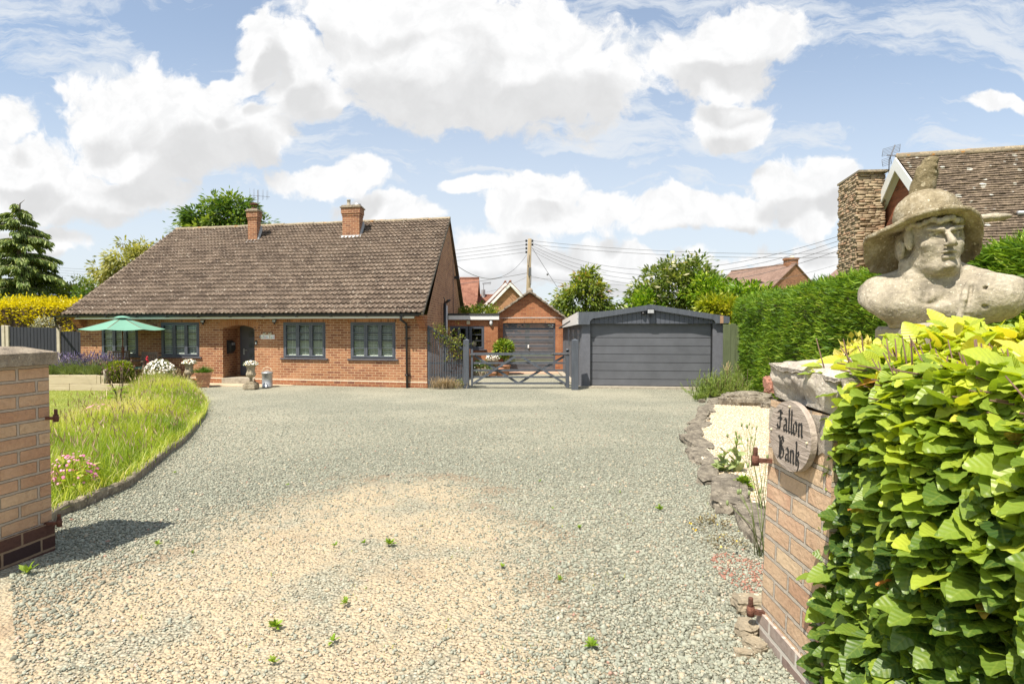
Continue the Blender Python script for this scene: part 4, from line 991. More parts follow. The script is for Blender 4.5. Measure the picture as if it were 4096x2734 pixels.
for sgn, ex, ze in ((-1, fl_, zL - .03), (1, fr_, zRr - .03)):
    q = [GG(apx, o_f - .02, zA - .02), GG(ex, o_f - .02, ze), GG(ex, -5.6, ze - .35), GG(apx, -5.6, zA - .35)]
    m_.hexa([p - Vector((0, 0, .13)) for p in q] + [p - Vector((0, 0, .08)) for p in q])
m_.build('roof', M['felt'], dg)
m_ = MB(); gbox(m_, -.10, gw + .3, -5.7, .14, -.15, .055); m_.build('concrete_base', M['concrete'], dg)
t = thing('floodlight', 'boxy floodlight with round sensor on the gable boards of the grey garage', 'light', tuple(GG(ga(2600), .02, 2.1)))
la = ga(2600); lz = P(2600, 1246, 17.3).z
m_ = MB(); gbox(m_, la - .10, la + .10, .10, .17, lz - .06, lz + .08); gbox(m_, la - .02, la + .02, .02, .10, lz - .02, lz + .02); m_.ball(GG(la - .20, .09, lz - .05), (.06, .05, .045)); m_.ball(GG(la + .0, .10, lz - .12), .03); m_.bar(GG(la - .2, .06, lz - .05), GG(la, .04, lz - .06), .025); m_.build('housing', M['black'], t)
m_ = MB(); gbox(m_, la - .085, la + .085, .1705, .176, lz - .045, lz + .06); m_.build('lens', M['lead'], t)
# ================================================================== brick garage with flat roofed extension
GY = 23.5
bg = thing('brick_garage', 'small gabled brick garage with a grey ribbed up and over door', 'garage', (XY(2119, GY), GY, 0))
gx = lambda x: XY(x, GY); gz = lambda y: P(2119, y, GY).z
ax, az = gx(2119), gz(1174); exL, exR = gx(1961), gx(2268); ez = gz(1274)
w0, w1, zt = gx(2012), gx(2222), gz(1291)
m_ = MB()
m_.add([(exL, GY, 0), (w0, GY, 0), (w0, GY, zt), (w1, GY, zt), (w1, GY, 0), (exR, GY, 0), (exR, GY, ez), (ax, GY, az), (exL, GY, ez)], [(0, 1, 2, 8), (2, 3, 6, 7, 8), (3, 4, 5, 6)])
m_.add([(exR, GY, 0), (exR, GY + 6, 0), (exR, GY + 6, ez), (exR, GY, ez)], [(0, 1, 2, 3)]); m_.add([(exL, GY, 0), (exL, GY + 6, 0), (exL, GY + 6, ez), (exL, GY, ez)], [(3, 2, 1, 0)])
m_.add([(w0, GY, 0), (w0, GY + .2, 0), (w0, GY + .2, zt), (w0, GY, zt)], [(0, 1, 2, 3)]); m_.add([(w1, GY, 0), (w1, GY + .2, 0), (w1, GY + .2, zt), (w1, GY, zt)], [(3, 2, 1, 0)])
m_.build('wall', M['garage_brick'], bg)
m_ = MB(); m_.box((w0 - .0, GY - .004, zt + .001), (w1, GY + .05, gz(1272))); m_.build('lintel', M['soldier'], bg)
m_ = MB(); m_.box((w0 + .002, GY + .10, .03), (w0 + .07, GY + .16, zt - .002)); m_.box((w1 - .07, GY + .10, .03), (w1 - .002, GY + .16, zt - .002)); m_.box((w0 + .07, GY + .10, zt - .08), (w1 - .07, GY + .16, zt - .002)); m_.build('door_frame', M['grey'], bg)
m_ = MB(); z = .05; i = 0
while z < zt - .12:
    hgt = (.16, .065)[i % 2]; z2 = min(z + hgt, zt - .085); m_.box((w0 + .072, GY + (.115 if i % 2 == 0 else .13), z + .004), (w1 - .072, GY + .17, z2 - .006)); 
    if i % 2 == 0: m_.box((w0 + .072, GY + .108, z + hgt * .45), (w1 - .072, GY + .12, z + hgt * .55))
    z = z2; i += 1
up_door = m_.build('ribbed_door', M['door_grey'], bg)
m_ = MB(); m_.box((gx(2114) - .03, GY + .06, gz(1386) - .06), (gx(2114) + .03, GY + .105, gz(1386) + .07), .01); m_.build('handle', M['white'], up_door)
m_ = MB()
for sgn, ex in ((-1, exL - .16), (1, exR + .10)):
    zz = ez - (.10 if sgn > 0 else .14); q = [Vector((ax, GY - .12, az + .10)), Vector((ex, GY - .12, zz + .02)), Vector((ex, GY + 6.2, zz + .02)), Vector((ax, GY + 6.2, az + .10))]
    m_.hexa([p - Vector((0, 0, .06)) for p in q] + q)
    for k in range(7):      # lapped tile ends along the verge
        t0, t1 = k / 7, (k + 1.12) / 7; p0 = q[0].lerp(q[1], t0); p1 = q[0].lerp(q[1], min(t1, 1.02)); u_ = Vector((0, 0, .05)); m_.hexa([p0 + Vector((0, -.05, -.05)), p1 + Vector((0, -.05, -.01)), p1 + Vector((0, .3, -.01)), p0 + Vector((0, .3, -.05)), p0 + Vector((0, -.05, .015)), p1 + Vector((0, -.05, .055)), p1 + Vector((0, .3, .055)), p0 + Vector((0, .3, .015))])
m_.build('roof', M['coping'], bg)
m_ = MB(); m_.tube([(ax, GY - .14, az + .10), (ax, GY + 6, az + .10)], .12, 10); m_.build('ridge_tile', M['coping'], bg)
m_ = MB(); m_.tube([(w0 - .1, GY - .012, gz(1272) + .01), (w0 + 1, GY - .012, gz(1272) + .02), (w1 + .1, GY - .012, gz(1272) + .02), (exR - .1, GY - .012, gz(1274)), (exR - .02, GY - .012, gz(1290)), (exR - .02, GY - .012, .4)], .010, 5); m_.build('cable', M['white'], bg)
m_ = MB(); m_.box((w0 - .1, GY - .75, -.02), (exR, GY + .1, .03)); tag(m_.build('paving_slabs', plain('pink_slab', (0.58, 0.36, 0.25), 0.9, var=0.1, nscale=4)), 'row of pinkish paving slabs before the brick garage door', 'paving')
EY = 22.7
ex_ = thing('flat_roof_extension', 'flat roofed brick extension with white fascia between bungalow and brick garage', 'extension', (XY(1900, EY), EY, 0))
px = lambda x: XY(x, EY); pz = lambda y: P(1900, y, EY).z
X0, X1 = px(1700), px(1991); wa, wb = px(1800), px(1937); wz_0, wz_1 = pz(1396), pz(1303.5)
m_ = MB(); yq = EY
def fq(x0, x1, z0, z1): m_.add([(x0, yq, z0), (x1, yq, z0), (x1, yq, z1), (x0, yq, z1)], [(0, 1, 2, 3)])
zt2 = pz(1277); fq(X0, wa, 0, zt2); fq(wb, X1, 0, zt2); fq(wa, wb, 0, wz_0); fq(wa, wb, wz_1, zt2)
m_.add([(X1, yq, 0), (X1, yq + 4, 0), (X1, yq + 4, zt2), (X1, yq, zt2)], [(0, 1, 2, 3)])
m_.build('wall', M['garage_brick'], ex_)
m_ = MB(); m_.box((px(1795), EY - .12, pz(1278)), (px(1996), EY - .09, pz(1261))); m_.box((px(1996) - .03, EY - .09, pz(1278)), (px(1996), EY + 4, pz(1261))); m_.build('fascia', M['white'], ex_)
m_ = MB(); m_.box((px(1720), EY - .14, pz(1261) + .001), (px(1997), EY + 4.2, pz(1253))); m_.build('roof', M['felt'], ex_)
fe = lambda a, z, o: Vector((-a, EY - o, z))
window(-wb, -px(1877), wz_0, wz_1, 1, ex_, fe, blind=False, rows_=3)
window(-px(1873), -wa, wz_0 - .0, wz_1, 2, ex_, fe, blind=False, rows_=2, name='window')
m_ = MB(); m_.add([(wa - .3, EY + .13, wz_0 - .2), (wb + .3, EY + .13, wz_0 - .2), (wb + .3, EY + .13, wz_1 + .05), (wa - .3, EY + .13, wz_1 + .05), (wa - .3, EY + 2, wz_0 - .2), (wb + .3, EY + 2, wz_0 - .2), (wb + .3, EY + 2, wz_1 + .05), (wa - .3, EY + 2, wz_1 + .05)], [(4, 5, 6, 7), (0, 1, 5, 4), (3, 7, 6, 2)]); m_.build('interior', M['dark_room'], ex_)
t = thing('bulkhead_light', 'oval white bulkhead light on the extension wall beside the garage', 'light', (px(1964), EY - .05, pz(1291)))
m_ = MB(); m_.ball((px(1964), EY - .04, pz(1290)), (.075, .05, .13), 12, 10); m_.build('lamp_cover', M['steel'], t)
m_ = MB(); m_.ball((px(1964), EY - .075, pz(1290)), (.05, .03, .095), 12, 10); m_.build('lens', M['white'], t)
m_ = MB(); m_.box((px(1867), EY - .03, pz(1296)), (px(1880), EY, pz(1283))); tag(m_.build('vent_cover', M['cream']), 'small square cream cover on the extension wall above the window', 'vent')
# hen ornament on the inner sill
hc = Vector((px(1893), EY + .06, pz(1396) + .10)); m_ = MB(); m_.ball(hc + Vector((0, 0, .10)), (.13, .08, .10), 12, 9); m_.ball(hc + Vector((-.10, 0, .19)), (.05, .05, .09), 8, 6); m_.ball(hc + Vector((.10, 0, .22)), (.045, .04, .09), 8, 6); m_.ball(hc + Vector((.125, 0, .31)), (.04, .035, .04), 8, 6); m_.box(hc + Vector((-.07, -.04, 0)), hc + Vector((.07, .04, .03)))
tag(m_.build('hen_ornament', M['stone']), 'pale hen ornament on the sill inside the extension window', 'ornament')
# ================================================================== neighbours
def gable_house(name, label, cat, apex, dirx, halfw, zridge, zeave, length, wallm, roofm, barge=True, zbase=0.0, over=.25, ownroof=True):
    """apex: point on the ground under the gable apex; dirx: unit vector along the gable wall; the house runs back along its normal"""
    apex = Vector(apex); dirx = Vector(dirx).normalized(); bk = Vector((-dirx.y, dirx.x, 0))
    if bk.y < 0: bk = -bk
    h = thing(name, label, cat, tuple(apex))
    def Q(a, b, z): p = apex + dirx * a + bk * b; return Vector((p.x, p.y, z))
    m_ = MB(); m_.add([Q(-halfw, 0, zbase), Q(halfw, 0, zbase), Q(halfw, 0, zeave), Q(0, 0, zridge), Q(-halfw, 0, zeave)], [(0, 1, 2, 3, 4)])
    m_.add([Q(-halfw, length, zbase), Q(halfw, length, zbase), Q(halfw, length, zeave), Q(0, length, zridge), Q(-halfw, length, zeave)], [(4, 3, 2, 1, 0)])
    for s_ in (-1, 1): m_.add([Q(s_ * halfw, 0, zbase), Q(s_ * halfw, length, zbase), Q(s_ * halfw, length, zeave), Q(s_ * halfw, 0, zeave)], [(0, 1, 2, 3) if s_ > 0 else (3, 2, 1, 0)])
    m_.build('wall', wallm, h)
    m_ = MB(); sl = (zridge - zeave) / halfw; ov = over
    for s_ in (-1, 1):
        q = [Q(0, -ov, zridge + .08), Q(s_ * (halfw + ov), -ov, zeave - sl * ov + .08), Q(s_ * (halfw + ov), length + ov, zeave - sl * ov + .08), Q(0, length + ov, zridge + .08)]
        if s_ > 0: q = [q[1], q[0], q[3], q[2]]
        m_.hexa([p - Vector((0, 0, .1)) for p in q] + q)
    r_ = m_.build('roof', roofm, h)
    m_ = MB(); m_.tube([Q(0, -ov, zridge + .08), Q(0, length + ov, zridge + .08)], .09, 8); m_.build('ridge', roofm, r_)
    if barge:
        for s_ in (-1, 1):
            m_ = MB(); q = [Q(0, -ov - .01, zridge + .02), Q(s_ * (halfw + ov), -ov - .01, zeave - sl * ov + .02), Q(s_ * (halfw + ov), -ov - .01, zeave - sl * ov - .2), Q(0, -ov - .01, zridge - .24)]
            m_.prism(q, bk * .04); m_.build('bargeboard', M['white'], h)
    return h, Q, r_
# red tiled houses behind the extension
Yr = 46.0
h1 = thing('red_roofed_house', 'far house with steep red tiled roof right of the bungalow gable', 'house', (XY(1860, Yr), Yr, 0))
zr = P(1900, 1113, Yr).z; m_ = MB(); xa, xb = XY(1700, Yr), XY(1917, Yr)
m_.add([(xa, Yr - 3.6, 3.0), (xb, Yr - 3.6, 3.0), (xb, Yr, zr), (xa, Yr, zr), (xb, Yr + 3.6, 3.0), (xa, Yr + 3.6, 3.0)], [(0, 1, 2, 3), (3, 2, 4, 5)]); m_.build('roof', M['red_tile'], h1)
m_ = MB(); m_.add([(xb - .15, Yr - 3.4, 0), (xb - .15, Yr + 3.4, 0), (xb - .15, Yr + 3.4, 3.05), (xb - .15, Yr, zr - .1), (xb - .15, Yr - 3.4, 3.05)], [(0, 1, 2, 3, 4)]); m_.add([(xa, Yr - 3.4, 0), (xb - .15, Yr - 3.4, 0), (xb - .15, Yr - 3.4, 3.05), (xa, Yr - 3.4, 3.05)], [(0, 1, 2, 3)]); m_.build('wall', M['far_brick2'], h1)
m_ = MB(); z0_ = P(1950, 1176, Yr + 2).z; x0_, x1_ = XY(1915, Yr + 2), XY(2050, Yr + 2); m_.add([(x0_, Yr - 1, 2.6), (x1_, Yr - 1, 2.6), (x1_, Yr + 2, z0_), (x0_, Yr + 2, z0_)], [(0, 1, 2, 3)]); m_.build('link_roof', M['red_tile'], h1)
m_ = MB(); m_.tube([(xa, Yr, zr), (xb, Yr, zr)], .10, 8); m_.build('ridge', M['red_tile'], h1)
m_ = MB(); xx0, xx1 = XY(1925, 47.5), XY(1940, 47.5); m_.box((xx0, 47.5, 3.5), (xx1, 48, P(1930, 1158, 47.5).z)); m_.build('chimney', M['lead'], h1)
t = thing('television_aerial', 'tiny aerial on the low grey chimney between the red roofs', 'aerial', (xx1, 47.5, 4.4)); zz = P(1937, 1133, 47.4).z
m_ = MB(); m_.tube([(xx1 - .1, 47.4, 4.2), (xx1 - .1, 47.4, zz)], .022, 5); m_.tube([(xx1 - .2, 47.4, zz - .02), (xx1 + .5, 47.4, zz + .08)], .022, 5)
for k in range(7): m_.tube([(xx1 - .15 + k * .1, 47.3, zz - .1), (xx1 - .15 + k * .1, 47.5, zz + .12)], .015, 4)
m_.build('elements', M['wire'], t)
Yg = 42.0; az_ = P(2039, 1130, Yg).z; hw = 3.4
gable_house('gabled_house', 'far brick gable with white bargeboards behind the brick garage', 'house', (XY(2041, Yg), Yg, 0), (1, .05, 0), hw, az_, az_ - hw * 1.05, 9, M['far_brick'], M['red_tile'], over=.2)
gable_house('gabled_house', 'white edged gable peeping out behind and left of the larger far gable', 'house', (XY(2021, Yg + 3), Yg + 3, 0), (1, .05, 0), 3.0, P(2021, 1131, Yg + 3).z, P(2021, 1131, Yg + 3).z - 3.1, 6, M['far_brick'], M['red_tile'], over=.2)
Yh = 60.0; az_ = P(3178, 1056, Yh).z
hh_, Q_, rf_ = gable_house('far_brick_house', 'distant brick gabled house with one square chimney beyond the conifer hedge', 'house', (XY(3178, Yh), Yh, 0), (0.93, .36, 0), 2.75, az_, az_ - 2.2, 9, M['far_brick2'], M['pink_tile'], barge=False, over=.1)
m_ = MB(); cx = XY(3157, Yh + 1); m_.box((cx - .55, Yh + .4, az_ - 1.2), (cx + .55, Yh + 1.3, P(3157, 1036, Yh).z)); m_.box((cx - .62, Yh + .33, P(3157, 1036, Yh).z), (cx + .62, Yh + 1.37, P(3157, 1032, Yh).z + .1)); c_ = m_.build('chimney', M['far_brick2'], rf_)
m_ = MB(); m_.tube([(cx + .1, Yh + .8, P(3157, 1036, Yh).z), (cx + .1, Yh + .8, P(3157, 1021, Yh).z)], .2, 10); m_.build('chimney_pot', M['cream'], c_)
m_ = MB()   # lower roof reaching left
m_.add([tuple(P(3000, 1113, 62)), tuple(P(3085, 1136, 60)), tuple(P(3140, 1078, 62)), tuple(P(3005, 1110, 64))], [(0, 1, 2, 3)]); m_.build('side_roof', M['pink_tile'], hh_)
h5 = thing('pink_roofed_house', 'sliver of a far pink tiled roof left of the stone chimney', 'house', tuple(P(3320, 1130, 48)))
m_ = MB(); q = [P(3283, 1130, 48), P(3380, 1130, 46), P(3392, 1040, 50), P(3352, 1072, 50)]; m_.prism(q, (0, .15, -.05)); m_.build('roof', M['pink_tile'], h5)
m_ = MB(); m_.box((XY(3300, 49), 48.5, 0), (XY(3420, 49), 53, 4.6)); m_.build('wall', M['far_brick2'], h5)
Yt = 85.0; az_ = P(2481, 1219, Yt).z
gable_house('distant_house', 'tiny cream gabled house far off above the grey garage roof', 'house', (XY(2483, Yt), Yt, 0), (0.9, -.42, 0), 1.5, az_, az_ - 1.2, 6, plain('cream_render', (0.6, 0.55, 0.42)), M['pink_tile'])
gable_house('distant_house', 'far pinkish house glimpsed through the cedar branches', 'house', (XY(60, 60), 60, 0), (1, .1, 0), 5, 4.4, 2.6, 6, M['far_brick'], M['pink_tile'])
# neighbour on the right with plain tile roof and stone chimney
nh = thing('stone_chimney_house', 'large neighbouring house with lichen spotted plain tile roof and rubble stone chimney', 'house', (12.4, 20, 0))
Ap = Vector((12.1, 19.0, 7.12)); fe_ = Vector((11.63, 15.2, 3.4)); re_ = Vector((12.55, 22.8, 3.4)); rd = Vector((3.4, -.9, 0)).normalized(); RLn = 20.0
gdir = (re_ - fe_); gdir.z = 0
def rowroof(p_ridge, p_eave, along, length, rows_, lift=.03, seg=90, name='roof', mat=None, parent=None, wob=.012):
    vs = []; upv = p_ridge - p_eave; nn = upv.cross(along).normalized()
    if nn.z < 0: nn = -nn
    T = []; 
    for r_ in range(rows_): T += [((r_ + .3) / rows_, -.006), (r_ / rows_, lift * .45), ((r_ - .01) / rows_, lift), ((r_ + 1.0) / rows_, -.004)]
    S = np.linspace(0, length, seg * 2 + 1); r_g = np.random.default_rng(3)
    uvs = []
    for j, (t, l) in enumerate(T):
        jt = np.repeat(r_g.uniform(-wob, wob, seg + 1), 2)[:len(S)] if j % 4 == 0 else jt
        base = p_eave + upv * t; vs.append(np.array(base)[None] + S[:, None] * np.array(along)[None] + (l + jt)[:, None] * np.array(nn)[None]); uvs.append(np.stack([S, np.full(len(S), t * upv.length + .002)], 1))
    V = np.concatenate(vs); n = len(S); J, K = np.meshgrid(np.arange(len(T) - 1), np.arange(n - 1), indexing='ij'); J = J.ravel(); K = K.ravel()
    Fq = np.stack([J * n + K, J * n + K + 1, (J + 1) * n + K + 1, (J + 1) * n + K], 1)
    o = gridmesh(name, V, Fq, mat, parent); lay = o.data.uv_layers.new(name='UVMap'); lay.data.foreach_set('uv', np.concatenate(uvs).astype('f')[Fq.ravel()].ravel()); return o
nroof = rowroof(Ap, fe_, rd, RLn, 46, .030, 120, mat=M['plain_tile'], parent=nh)
rowroof(Ap, re_, rd, RLn, 46, .030, 60, mat=M['plain_tile'], parent=nh, name='rear_roof')
m_ = MB(); m_.tube([Ap + rd * -.02, Ap + rd * RLn], .11, 10); m_.build('ridge_tiles', M['ridge'], nroof)
inn = rd * .22
m_ = MB(); A2, F2, R2 = Ap + inn, fe_ + inn, re_ + inn; ft = (F2 - A2); rt = (R2 - A2)
Fw = A2 + ft * .92; Rw = A2 + rt * .92
m_.add([A2 - Vector((0, 0, .12)), Fw - Vector((0, 0, .12)), (Fw.x, Fw.y, 0), (Rw.x, Rw.y, 0), Rw - Vector((0, 0, .12))], [(0, 1, 2, 3, 4)])
m_.add([(Fw.x, Fw.y, 0), Fw - Vector((0, 0, .1)), Fw + rd * RLn - Vector((0, 0, .1)), Vector((Fw.x, Fw.y, 0)) + rd * RLn], [(0, 1, 2, 3)])
m_.build('wall', M['red_brick'], nh)
for s0, s1 in ((Ap, fe_), (Ap, re_)):
    d = s1 - s0; m_ = MB(); q = [s0 - Vector((0, 0, .02)), s1 - Vector((0, 0, .02)), s1 - Vector((0, 0, .40)), s0 - Vector((0, 0, .42))]; m_.prism([p - rd * .02 for p in q], -rd * .04); m_.build('bargeboard', M['white'], nh)
    m_ = MB(); q = [s0 - Vector((0, 0, .3)), s1 - Vector((0, 0, .3)), s1 - Vector((0, 0, .3)) + inn, s0 - Vector((0, 0, .3)) + inn]; m_.prism(q, (0, 0, .015)); m_.build('soffit', M['white'], nh)
# rubble stone chimney stack built from individual courses
ctop = 6.86; c_near = Vector((11.5, 20.0, 0)); c_left = Vector((11.80, 21.6, 0)); c_right = Vector((12.26, 19.95, 0)); c_back = c_left + (c_right - c_near)
m_ = MB(); ctr = (c_near + c_back) / 2; m_.hexa([Vector((p.x, p.y, z)) for z in (0, ctop) for p in (c_near, c_right, c_back, c_left)]); stack = m_.build('stone_chimney', stonemat('chimney_core', (0.16, 0.12, 0.08), (0.09, 0.065, 0.045), (0.22, 0.17, 0.12)), nh)
def rubblemat():
    m, t, b, o = newmat('rubble_stone'); a = t.node('ShaderNodeAttribute', attribute_name='var').outputs['Fac']; c = obn(t)
    col = t.ramp(a, [(0, (0.26, 0.18, 0.11)), (0.35, (0.38, 0.28, 0.17)), (0.7, (0.47, 0.37, 0.24)), (1, (0.42, 0.25, 0.15))]); n = t.noise(c, 14, 5, 0.7)
    t.put(b.inputs['Base Color'], t.mix(t.ss(n, 0.35, 0.7, 0, 0.5), col, (0.22, 0.17, 0.12))); b.inputs['Roughness'].default_value = 0.95; t.put(b.inputs['Normal'], t.bump(n, 0.8, 0.03)); return m
M['rubble'] = rubblemat()
pos, rots, scl, var = [], [], [], []
for (p, q) in ((c_left, c_near), (c_near, c_right)):
    d = (q - p); Ln = d.length; d.normalize(); nn = Vector((d.y, -d.x, 0)); z = 1.2
    while z < ctop - .03:
        hgt = rnd.uniform(.055, .10); s_ = -rnd.uniform(0, .15)
        while s_ < Ln + .02:
            ln = rnd.uniform(.14, .42); ln = min(ln, Ln + .04 - s_)
            if ln < .05: break
            c = p + d * (s_ + ln / 2) + nn * rnd.uniform(0, .035); pos.append((c.x, c.y, z + hgt / 2 + rnd.uniform(-.012, .012)))
            Rt = Matrix.Rotation(rnd.gauss(0, .05), 3, nn); X_ = Rt @ d; Z_ = Rt @ Vector((0, 0, 1)); rots.append(np.array([X_, -nn, Z_]).T); scl.append((ln * 1.0, .16, hgt * .92)); var.append(rnd.random()); s_ += ln
        z += hgt
ct, cf = stone_template(3); ct = np.sign(ct) * 0.5 * np.random.default_rng(2).uniform(.86, 1.0, ct.shape)
scatter('stone_facing', ct, cf, np.array(pos), np.array(rots), np.array(scl), np.array(var), M['rubble'], stack, off=root_loc(nh))
m_ = MB(); up_ = Vector((0, 0, 1)); o_ = .12
cs = [c_near, c_right, c_back, c_left]; cen = sum(cs, Vector()) / 4; e_ = [p + (p - cen).normalized() * .22 for p in cs]
m_.hexa([Vector((p.x, p.y, z)) for z in (ctop, ctop + .07) for p in e_]); m_.build('cap', M['ridge'], stack)
# dormer cheek and gutter at the right edge
dc = P(4075, 870, 16.6); m_ = MB(); m_.box((dc.x - .05, dc.y - .1, dc.z - 1.3), (dc.x + 3, dc.y + 2.5, dc.z)); dm = m_.build('dormer', plain('cream_dormer', (0.62, 0.58, 0.48)), nh)
m_ = MB(); m_.hexa([dc + Vector(v) for v in ((-.5, -.45, .03), (3, -.45, .03), (3, 2.6, .9), (-.5, 2.6, .9), (-.5, -.45, .1), (3, -.45, .1), (3, 2.6, .97), (-.5, 2.6, .97))]); m_.build('dormer_roof', M['plain_tile'], dm)
m_ = MB(); m_.tube([dc + Vector((-.45, -.5, .03)), dc + Vector((3, -.5, .03))], .06, 10); m_.tube([dc + Vector((-.25, -.5, .03)), dc + Vector((-.25, -.5, -.25)), dc + Vector((0, -.2, -.5))], .05, 8); m_.build('dormer_gutter', M['steel'], dm)
t = thing('television_aerial', 'ladder shaped aerial standing on the gable end of the neighbouring house', 'aerial', tuple(Ap)); mt = P(3580, 580, 19.6); mb_ = P(3556, 670, 19.6)
m_ = MB(); m_.tube([(mb_.x, mb_.y, 6.3), (mb_.x, mb_.y, P(3556, 640, 19.6).z), tuple(mt)], .018, 6); m_.build('mast', M['wire'], t); m_ = MB()
for (ax0, ay0, ax1, ay1, kx_, ky_, nn_) in ((3532, 597, 3602, 577, -4, 29, 6), (3527, 640, 3562, 628, 4, 26, 5)):
    for k in range(nn_):
        f_ = k / (nn_ - 1); m_.tube([P(ax0 + kx_ * f_, ay0 + ky_ * f_, 19.6), P(ax1 + kx_ * f_, ay1 + ky_ * f_, 19.6)], .006, 4)
    m_.tube([P(ax0, ay0, 19.6), P(ax0 + kx_, ay0 + ky_, 19.6)], .007, 4); m_.tube([P(ax1, ay1, 19.6), P(ax1 + kx_, ay1 + ky_, 19.6)], .007, 4)
m_.tube([P(3546, 622, 19.6), P(3612, 622, 19.4)], .012, 5)
for k in range(10): m_.tube([P(3550 + k * 6.5, 618, 19.6), P(3553 + k * 6.5, 626, 19.4)], .01, 4)
m_.build('elements', M['wire'], t)
# ================================================================== telegraph pole and wires
PY = 40.0
tp = thing('telegraph_pole', 'tall wooden telegraph pole rising behind the brick garage roof', 'pole', (XY(2110, PY), PY, 0))
ptop = P(2119, 955, PY); pb_ = Vector((XY(2107, PY), PY, 0))
m_ = MB(); m_.tube([pb_, ptop], [.17, .125], 12); m_.build('shaft', M['pole_wood'], tp)
for (dx, y, sd) in ((-13, 963, -1), (12, 963, 1), (-13, 978, -1), (12, 978, 1), (-13, 993, -1), (-13, 1008, -1)):
    c_ = P(2118 + dx, y, PY); m_ = MB(); m_.tube([P(2118, y, PY), c_], .02, 5); m_.lathe([(.03, -.08), (.07, -.06), (.04, -.02), (.07, .02), (.05, .07), (.01, .09)], c_, 8); m_.build('insulator', M['black'], tp)
m_ = MB(); c_ = P(2121, 1088, PY - .15); m_.box(c_ - Vector((.10, .05, .25)), c_ + Vector((.07, .05, .3))); m_.tube([P(2116, 1010, PY - .2), P(2110, 1090, PY - .2), P(2124, 1140, PY - .2), P(2126, 1100, PY - .2)], .015, 5); m_.build('cable_box', M['wire'], tp)
def wire(p, q, sag, label, r=.013, n=20):
    m_ = MB(); p = Vector(p); q = Vector(q); m_.tube([p.lerp(q, i / n) - Vector((0, 0, sag * 4 * (i / n) * (1 - i / n))) for i in range(n + 1)], r, 4, False); o = m_.build('wire', M['wire']); return tag(o, label, 'wire', 'overhead wires from the telegraph pole')
far = Vector((-46, 60.5, 0))
for k, y in enumerate((963, 978, 993, 1008)):
    p = P(2106, y, PY); wire(p, (far.x, far.y, p.z + .25), 1.0, ['top', 'second', 'third', 'lowest'][k] + ' of four wires running left from the telegraph pole', .012)
for k, (y, ye) in enumerate(((963, 1010), (978, 1026))):
    wire(P(2130, y, PY), P(3440, ye, 36), .35, ['upper', 'lower'][k] + ' of the two nearly straight wires running right from the pole', .012)
for k, (y, ye, sg) in enumerate(((968, 905, 1.75), (980, 922, 1.85), (990, 940, 1.95), (1000, 958, 2.05))):
    wire(P(2126, y, PY), P(3470, ye, 23), sg, ['top', 'second', 'third', 'lowest'][k] + ' of the four sagging wires that climb towards the stone chimney', .010)
wire(P(2107, 1018, PY), (HR.x + .12, HR.y + bof(1820), P(1820, 1064, HR.y + bof(1820)).z), 1.0, 'deep sagging cable from the pole to the bungalow gable', .014)
wire(P(2107, 1092, PY), P(1700, 1150, 47), .1, 'thick cable sloping down left from the pole to the red roof', .016)
wire(P(2107, 1107, PY), P(1925, 1172, 44), .15, 'thin cable dropping left from the pole behind the far gables', .009)
wire(P(2128, 990, PY), P(2290, 1245, PY - 2), .0, 'taut stay wire slanting down right from the pole towards the cherry tree', .014)
wire(P(2128, 1104, PY), P(3420, 1035, 34), 1.5, 'upper thin cable running right from low on the pole', .008)
wire(P(2128, 1109, PY), P(2900, 1145, 60), .3, 'lower thin cable running right from low on the pole', .008)
m_ = MB(); c_ = P(2190, 1097, PY - .8); m_.ball(c_, .07); tag(m_.build('stay_insulator', M['wire']), 'small egg insulator on the stay wire of the telegraph pole', 'insulator')
# ================================================================== fences and gate
def post(x, Y, w_, ztop, label, mat='grey_wood', cap=True, name='gate_post', cat='post'):
    c = Vector((XY(x, Y), Y, 0)); t = thing(name, label, cat, tuple(c)); m_ = MB(); h = w_ / 2; z0 = zg(Y) - .1
    m_.box((c.x - h, c.y - h, z0), (c.x + h, c.y + h, ztop - .05), .008)
    m_.add([(c.x - h, c.y - h, ztop - .05), (c.x + h, c.y - h, ztop - .05), (c.x + h, c.y + h, ztop - .05), (c.x - h, c.y + h, ztop - .05), (c.x, c.y, ztop)], [(0, 1, 4), (1, 2, 4), (2, 3, 4), (3, 0, 4)]); m_.build('shaft', M[mat], t); return t
gp1 = post(1865, 17.45, .165, P(1865, 1353, 17.4).z, 'thick grey timber gatepost left of the gate by the slatted fence')
gp2 = post(2300, 17.05, .19, P(2300, 1354, 17.0).z, 'thick weathered grey timber gatepost right of the gate by the garage')
gY = 17.35; gt = thing('five_bar_gate', 'grey painted timber five bar field gate across the drive', 'gate', (XY(1890, gY), gY, 0))
gxx = lambda x: XY(x, gY); gzz = lambda y: P(2080, y, gY).z
def rail(x0, y0, x1, y1, w_, d_, nm, yo=0.0):
    m_ = MB(); m_.bar((gxx(x0), gY + yo, gzz(y0)), (gxx(x1), gY + yo, gzz(y1)), d_, w_); return m_.build(nm, M['grey_wood'], gt)
rail(1884, 1415, 2272, 1415, .075, .06, 'top_rail')
for y in (1451, 1480, 1507, 1532): rail(1884, y, 2268, y, .055, .022, 'rail', 0)
m_ = MB(); m_.box((gxx(1884), gY - .035, gzz(1541)), (gxx(1892), gY + .035, gzz(1396))); m_.build('latch_stile', M['grey_wood'], gt)
m_ = MB(); m_.box((gxx(2263), gY - .04, gzz(1549)), (gxx(2277), gY + .04, gzz(1400))); m_.tube([(gxx(2263) + .05, gY - .04, gzz(1400)), (gxx(2263) + .05, gY + .04, gzz(1400))], .05, 12); m_.build('hinge_stile', M['grey_wood'], gt)
